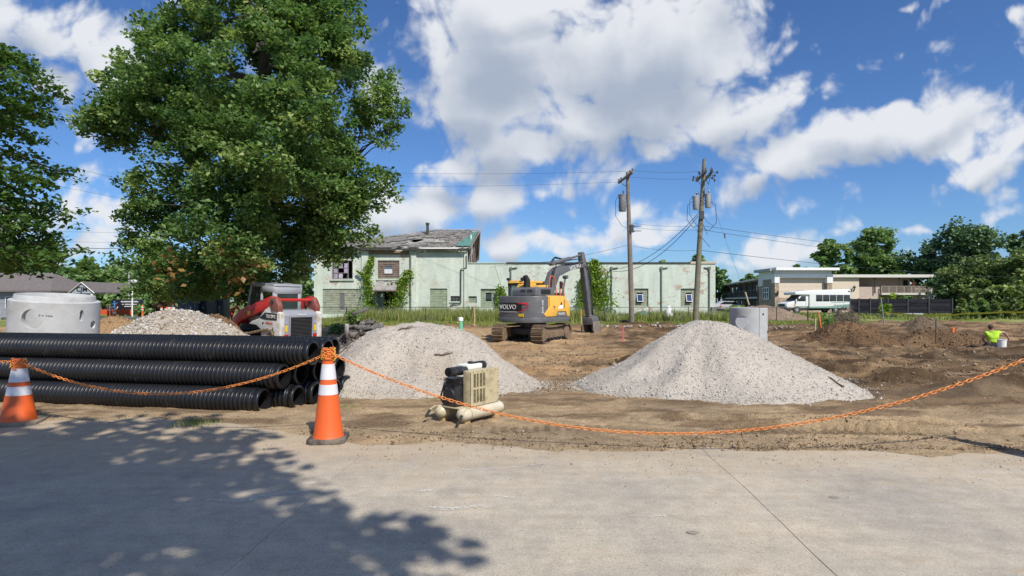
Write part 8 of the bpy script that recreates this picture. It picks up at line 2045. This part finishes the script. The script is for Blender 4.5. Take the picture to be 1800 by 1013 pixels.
# ================================================================== SMALL THINGS
M_WOODST = pm('stake_wood', (.50, .37, .20), .85, var=.15); M_PINK = pm('pink_paint', (.80, .06, .16), .6, var=.05); M_ORST = pm('orange_paint', (.80, .17, .04), .6, var=.08); M_PVC = pm('green_pvc', (.16, .50, .30), .4, var=.05)
def stake(label, px, py0, py1, d, mat, w=.04, lean=0, top=None, name='survey_stake'):
    x = px_x(px, d); zt = px_z(py0, d); zb = min(float(gz(x, d)), px_z(py1, d)) - .05
    e = empty(name, (x, d, zb), label, 'stake', group='survey stakes'); b = MB(); h = zt-zb; b.prism([(-w/2, 0), (w/2, 0), (w/2+lean, h-.03), (lean, h), (-w/2+lean, h-.03)], -.012, .012, 'y'); b.build('stick', mat, e)
    if top: b = MB(); b.bx(-w/2-.003+lean*.93, w/2+.003+lean*.93, -.015, .015, h*.72, h*.96); b.build('painted_band', top, e)
stake('pink survey stake on the bare soil in front of the left utility pole', 1095.5, 573, 600, 25, M_PINK, .045)
stake('bare wooden stake in the weeds left of the excavator', 834, 537, 574, 33, M_WOODST, .05)
stake('wooden stake with an orange band between the excavator and its arm', 1022, 543, 576, 31, M_WOODST, .055, top=M_ORST)
stake('slim wooden stake in the weeds left of the broken asphalt', 627, 551, 572, 31, M_WOODST, .045, lean=.05)
stake('pale wooden stake standing left of the tall dark heap', 1433.5, 559, 590, 27, M_WOODST, .05)
stake('leaning bright orange stake left of the brush pile', 1447, 549, 570, 29, M_ORST, .05, lean=-.22)
stake('short orange stake in the dark soil left of the kneeling worker', 1676, 575, 591, 24, M_ORST, .075)
stake('weathered post at the left of the brush pile', 1460, 543, 562, 31, pm('grey_wood', (.27, .23, .18), .9, var=.25), .11)
stake('thin metal post behind the brush pile', 1468, 534, 566, 32, M_STEEL, .05)
b = MB(); x = px_x(1645, 23.5); g = float(gz(x, 23.5)); b.tube([(0, 0, -.1), (.0, 0, 1.15)], .018, 6); b.tube([(-.12, 0, 1.13), (.12, .02, 1.17)], .014, 5); b.box((.04, -.05, .03), (.4, .14, .05)); tag(b.build('ground_rod', M_DKSTEEL, loc=(x, 23.5, g)), 'thin dark rod standing in the low heap under the yellow tape', 'rod')
b = MB(); x = px_x(1555, 34); g = float(np.interp(34, _py, _pz)); b.tube([(.0, 0, -.1), (-.22, 0, px_z(524, 34)-g)], .035, 7); tag(b.build('leaning_post', M_STEEL, loc=(x, 34, g)), 'leaning galvanised post at the left end of the yellow tape', 'post')
e = empty('standpipe', (px_x(810, 14), 14, float(gz(px_x(810, 14), 14))), 'green plastic standpipe with a white cap behind the flat topped gravel heap', 'pipe'); h = px_z(558, 14)-e.location.z
b = MB(); b.tube([(0, 0, -.1), (0, 0, h-.02)], .052, 14); b.build('pipe', M_PVC, e, smooth=True); b = MB(); b.lathe([(.06, h-.09), (.062, h-.02), (.05, h), (0, h)], 14); b.build('cap', M_WHITE, e, smooth=True); b = MB(); b.lathe([(0, -.03), (.03, 0), (0, .03)], 8, (-.075, 0, h-.14)); b.build('yellow_tag', M_STICK, e)
# yellow tape
def tape():
    pts = [(1551, 549, 34), (1585, 552, 33), (1645, 555, 31), (1700, 551, 29), (1760, 548.5, 27.5), (1830, 547.5, 26)]
    V = [W(*p) for p in pts]; q = []
    for i in range(len(V)-1):
        for k in range(6): q.append(V[i].lerp(V[i+1], k/6)-Vector((0, 0, .03*math.sin(PI*k/6))))
    q.append(V[-1]); b = MB(); w = .04
    for i in range(len(q)-1):
        a, c = q[i]-q[0], q[i+1]-q[0]; t0, t1 = .5*math.sin(i*.9), .5*math.sin((i+1)*.9); u0, u1 = Vector((0, math.sin(t0)*w, math.cos(t0)*w)), Vector((0, math.sin(t1)*w, math.cos(t1)*w)); o_ = Vector((0, .002, 0))
        b.add([a-u0, c-u1, c+u1, a+u0, a-u0+o_, c-u1+o_, c+u1+o_, a+u0+o_], [(0, 1, 2, 3), (4, 7, 6, 5), (0, 4, 5, 1), (2, 6, 7, 3)])
    tag(b.build('caution_tape', pm('tape_yellow', (.70, .62, .03), .5, var=.08), loc=q[0]), 'yellow caution tape stretched across the back right of the site', 'tape')
tape()
# brush pile
def brush():
    rng = random.Random(12); nr = np.random.default_rng(12); d = 30.5; x0 = px_x(1485, d); g = float(gz(x0, d)); e = empty('brush_pile', (x0, d, g), 'tangled grey brown brush pile on top of the dark heap', 'brush pile'); H = px_z(536, d)-g; b = MB()
    for k in range(900):
        a = rng.uniform(0, 2*PI); r = math.sqrt(rng.random()); x, y = math.cos(a)*r*.95, math.sin(a)*r*.8; z = H*(1-r*r)*rng.uniform(.35, 1.0); t = Vector((rng.gauss(0, 1), rng.gauss(0, 1), rng.gauss(0, .55))).normalized()*rng.uniform(.12, .38); c = Vector((x, y, z)); m = c+Vector((rng.gauss(0, .05), rng.gauss(0, .05), rng.gauss(0, .05)))
        b.tube([c-t, m, c+t], [.011, .009, .004], 3, cap=False)
    b.build('branches', pm('brush_grey', (.20, .155, .125), .95, var=.35, scale=9), e, kind='stuff')
brush()
# left background: orange mesh, delineators, lamp post, portable toilets
def left_bits():
    d = 52.0; x0, x1 = px_x(168, d), px_x(275, d); e = empty('mesh_fence', (x0, d, -.1), 'orange plastic mesh fence along the street at the left', 'fence'); b = MB(); w = x1-x0; zt = px_z(544.5, d)+.1; n = 60
    for k in range(12): z = .25+(zt-.25)*k/11; b.bx(0, w, 0, .012, z-.022, z+.022)
    for k in range(n): x = w*k/n; b.bx(x-.014, x+.014, -.003, .008, .25, zt)
    b.build('mesh', pm('orange_mesh', (.62, .10, .03), .6, var=.1), e, kind='stuff')
    for k in range(6): b = MB(); b.bx(w*k/5-.02, w*k/5+.02, .02, .06, -.1, zt+.1); b.build('post', M_DKSTEEL, e)
    M_OR = pm('delineator_orange', (.75, .13, .03), .5, var=.06)
    for i, (px, lean, lab) in enumerate([(190, 0, 'leftmost orange striped delineator post by the mesh fence'), (195.5, 0, 'delineator post just left of the tilted orange cone'), (250.5, 0, 'orange striped delineator post right of the white lamp post'), (284, 0, 'short orange and white delineator left of the portable toilet'), (293, 0, 'plain orange marker post left of the portable toilet')]):
        dd = 51.0 if i < 3 else 44; x = px_x(px, dd); h = 1.12 if i < 3 else 1.0; e = empty('delineator', (x, dd, -.1), lab, 'delineator', group='orange delineator posts'); b = MB(); b.lathe([(.22, 0), (.22, .06), (.09, .08), (.075, h), (0, h+.02)], 14); b.build('post', M_OR, e, smooth=True)
        for k in range(2 if i < 4 else 0): b = MB(); z = h*(.55+.22*k); b.lathe([(.082, z), (.088, z), (.088, z+.14), (.082, z+.14)], 14, closed=True); b.build('band', M_REFL, e)
    x = px_x(199, 50.5); e = empty('traffic_cone', (x, 50.5, -.1), 'far tilted orange and white cone among the delineator posts', 'traffic cone'); e.rotation_euler = (0, R(14), 0); b = MB(); b.lathe([(.26, 0), (.26, .04), (.17, .05), (.04, 1.25), (0, 1.25)], 18); b.build('body', M_OR, e, smooth=True)
    for z in (.38, .72): b = MB(); r = .17-.13*(z-.05)/1.2; b.lathe([(r+.004, z), (r+.01, z), (r-.012, z+.2), (r-.02, z+.2)], 18, closed=True); b.build('collar', M_WHITE, e, smooth=True)
    e = empty('barricade', (px_x(300, 44), 44, -.1), 'small white and red barricade beside the portable toilet', 'barricade'); b = MB(); b.bx(-.3, .3, 0, .06, .55, 1.0); b.build('panel', M_WHITE, e); b = MB(); b.prism([(-.2, .57), (-.02, .57), (.16, .98), (-.02, .98)], -.008, -.002, 'y'); b.build('stripe', M_ORST, e)
    for sx in (-.22, .22): b = MB(); b.tube([(sx, -.25, 0), (sx, .03, .9)], .025, 5); b.tube([(sx, .3, 0), (sx, .03, .9)], .025, 5); b.build('leg', M_DKSTEEL, e)
    d = 50.0; x = px_x(232.5, d); e = empty('lamp_post', (x, d, -.1), 'slim white post with a camera box on its top', 'post'); h = px_z(497, d)+.1; b = MB(); b.tube([(0, 0, 0), (0, 0, h)], .065, 10); b.build('pole', M_WHITE, e, smooth=True); b = MB(); b.bx(-.08, .36, -.12, .12, h-.02, h+.26); b.bx(.36, .44, -.08, .08, h+.04, h+.2); b.build('camera_box', M_WHITE, e, bevel=.03); b = MB(); b.lathe([(.06, -.13), (.07, -.12)], 12, (.2, 0, h+.12), 'y'); b.build('lens', M_RUBBER, e)
    d = 57.0; x = px_x(226.5, d); e = empty('lamp_post', (x, d, -.1), 'taller pale street lamp behind the white camera post', 'street lamp'); h = px_z(482, d)+.1; b = MB(); b.tube([(0, 0, 0), (0, 0, h)], .085, 10); b.build('pole', M_TRAFO, e, smooth=True); b = MB(); b.bx(-.25, .25, -.1, .1, h, h+.12); b.build('lamp_head', M_WHITE, e, bevel=.03)
    M_PT = pm('toilet_blue', (.020, .035, .062), .5, var=.12); M_PTR = pm('toilet_roof', (.06, .085, .13), .45, var=.1); M_PT2 = pm('toilet_shaded', (.025, .03, .04), .6, var=.15)  # last cabin colour is darker, with the tree shade painted in
    for (px, dd, rz, body, lab) in ((331, 37.0, R(12), M_PT, 'dark blue portable toilet with a domed roof standing in the sun'), (359, 38.2, R(-6), M_PT2, 'dark portable toilet in the shade right of the blue one'), (384, 39.4, R(4), M_PT2, 'furthest right portable toilet against the trunk of the shade tree')):
        x = px_x(px, dd); g = float(np.interp(dd, _py, _pz)); e = empty('portable_toilet', (x, dd, g), lab, 'portable toilet', rz, 'portable toilets'); b = MB(); b.bx(-.56, .56, -.56, .56, .08, 1.98); bd = b.build('cabin', body, e, bevel=.05); b = MB(); b.prism([(-.6, 1.983), (.6, 1.983), (.58, 2.06), (.4, 2.22), (.15, 2.29), (-.15, 2.29), (-.4, 2.22), (-.58, 2.06)], -.6, .6, 'y'); b.build('roof', M_PTR if body is M_PT else body, e, bevel=.03)
        b = MB(); b.bx(-.42, .42, -.60, -.562, .15, 1.9); dr = b.build('door', body, e, bevel=.015); b = MB(); b.lathe([(.13, -.615), (.13, -.602)], 16, (0, 0, 1.25), 'y'); b.xform(Matrix.Translation((0, 0, .43)) ); b.build('sign_plate', pm('plate_grey', (.24, .24, .27), .5) if px == 331 else bpy.data.materials['plate_grey'], dr)
        b = MB(); b.bx(.30, .36, -.63, -.602, .95, 1.1); b.build('handle', M_STEEL, dr); b = MB(); b.bx(-.6, .6, -.6, .6, 0, .078); b.build('skid', M_RUBBER, e)
        for k in range(4): b = MB(); b.bx(.562, .572, -.4+.22*k, -.3+.22*k, 1.6, 1.8); b.build('vent', M_DARK, bd)
left_bits()
# railing and kerb strip in front of the grey house
e = empty('railing', (px_x(-60, 44), 44, -.1), 'low grey railing in front of the grey house at the left edge', 'railing'); w = px_x(16, 44)-px_x(-60, 44)
for z in (.25, .6, .95): b = MB(); b.tube([(0, 0, z), (w, 0, z)], .025, 6); b.build('rail', M_TRAFO, e)
for k in range(6): b = MB(); b.tube([(w*k/5, 0, 0), (w*k/5, 0, 1.0)], .03, 6); b.build('post', M_TRAFO, e)
b = MB(); b.bx(px_x(-200, 46), px_x(300, 46), 44.6, 49.4, -.03, .02); b.build('side_street', pm('asphalt', (.11, .11, .115), .9, var=.15), kind='structure')
b = MB(); b.bx(px_x(-300, 27), px_x(8, 27), 25.2, 27.6, -.55, float(gz(-24, 26))+.22); b.build('pavement', bpy.data.materials['old_concrete'], kind='structure')
# debris by the green building
def debris():
    e = tag(MB().add([(-.9, -.2, 0), (.1, -.45, 0), (1.0, -.2, .05), (-.7, .2, .42), (.05, .1, .78), (.55, .25, .52), (1.1, .3, .1), (-1.0, .4, .02), (.1, .75, .1)], [(0, 1, 4, 3), (1, 2, 5, 4), (2, 6, 5), (3, 4, 8, 7), (4, 5, 8), (5, 6, 8), (0, 3, 7)]).build('tarp', pm('green_tarp', (.07, .14, .11), .6, var=.25), loc=(px_x(1130, 41), 41, -.05)), 'crumpled dark green tarp heaped in the weeds behind the left utility pole', 'tarp')
    b = MB(); b.box((0, 0, .12), (1.5, .5, .04), rot=Matrix.Rotation(.08, 3, 'Y') @ Matrix.Rotation(.3, 3, 'X')); tag(b.build('scrap_panel', M_WHITE, loc=(px_x(1125, 39.5), 39.5, -.06)), 'pale blue white scrap panel lying in front of the green tarp', 'scrap')
    b = MB(); b.lathe([(.05, 0), (.22, .1), (.28, .4), (.2, .75), (.14, .95), (.05, 1.1), (0, 1.12)], 12); b.xform(Matrix.Diagonal((1, .7, 1, 1))); tag(b.build('plastic_bag', M_WHITE, loc=(px_x(1176, 40.5), 40.5, -.05), smooth=True), 'white plastic sheet hanging in the weeds between the two utility poles', 'bag')
    for i, (px, w, h, lab) in enumerate([(1252, .5, .55, 'grey crate at the right corner of the green building'), (1261, .35, .35, 'small pale box beside the grey crate at the corner')]):
        b = MB(); b.bx(-w/2, w/2, -.2, .2, 0, h); tag(b.build('crate', M_TRAFO_D if i == 0 else M_STONE_BOX, loc=(px_x(px, 42), 42, -.06), bevel=.03), lab, 'crate')
    rng = random.Random(21); M_T = pm('tyre', (.02, .02, .02), .8, var=.2)
    for i, (px, lab) in enumerate([(1098, 'dark tyre lying left of the left utility pole foot'), (1445, 'dark tyre lying by the shrub near the brush pile')]):
        dd = 36.8 if i == 0 else 30.5; b = MB(); b.lathe([(.18, -.1), (.3, -.1), (.34, -.05), (.34, .05), (.3, .1), (.18, .1)], 20, (0, 0, .12), closed=True); tag(b.build('tyre', M_T, loc=(px_x(px, dd), dd, float(gz(px_x(px, dd), dd))), smooth=True), lab, 'tyre')
    nr = np.random.default_rng(14); n = 260; x = nr.uniform(4, 17, n); y = border_y(x)-.9+nr.normal(size=n)*.5
    k = stones('rubble_scatter', np.stack([x, y, gz(x, y)+.12], -1), nr.uniform(.04, .13, n), M_STONE, nr, np.array([[.5, .47, .43], [.36, .33, .29], [.25, .2, .16]])); tag(k, 'scattered pale stones and rubble along the dark bank by the grass', 'rubble')
M_STONE_BOX = pm('pale_box', (.42, .38, .33), .8, var=.2)
debris()
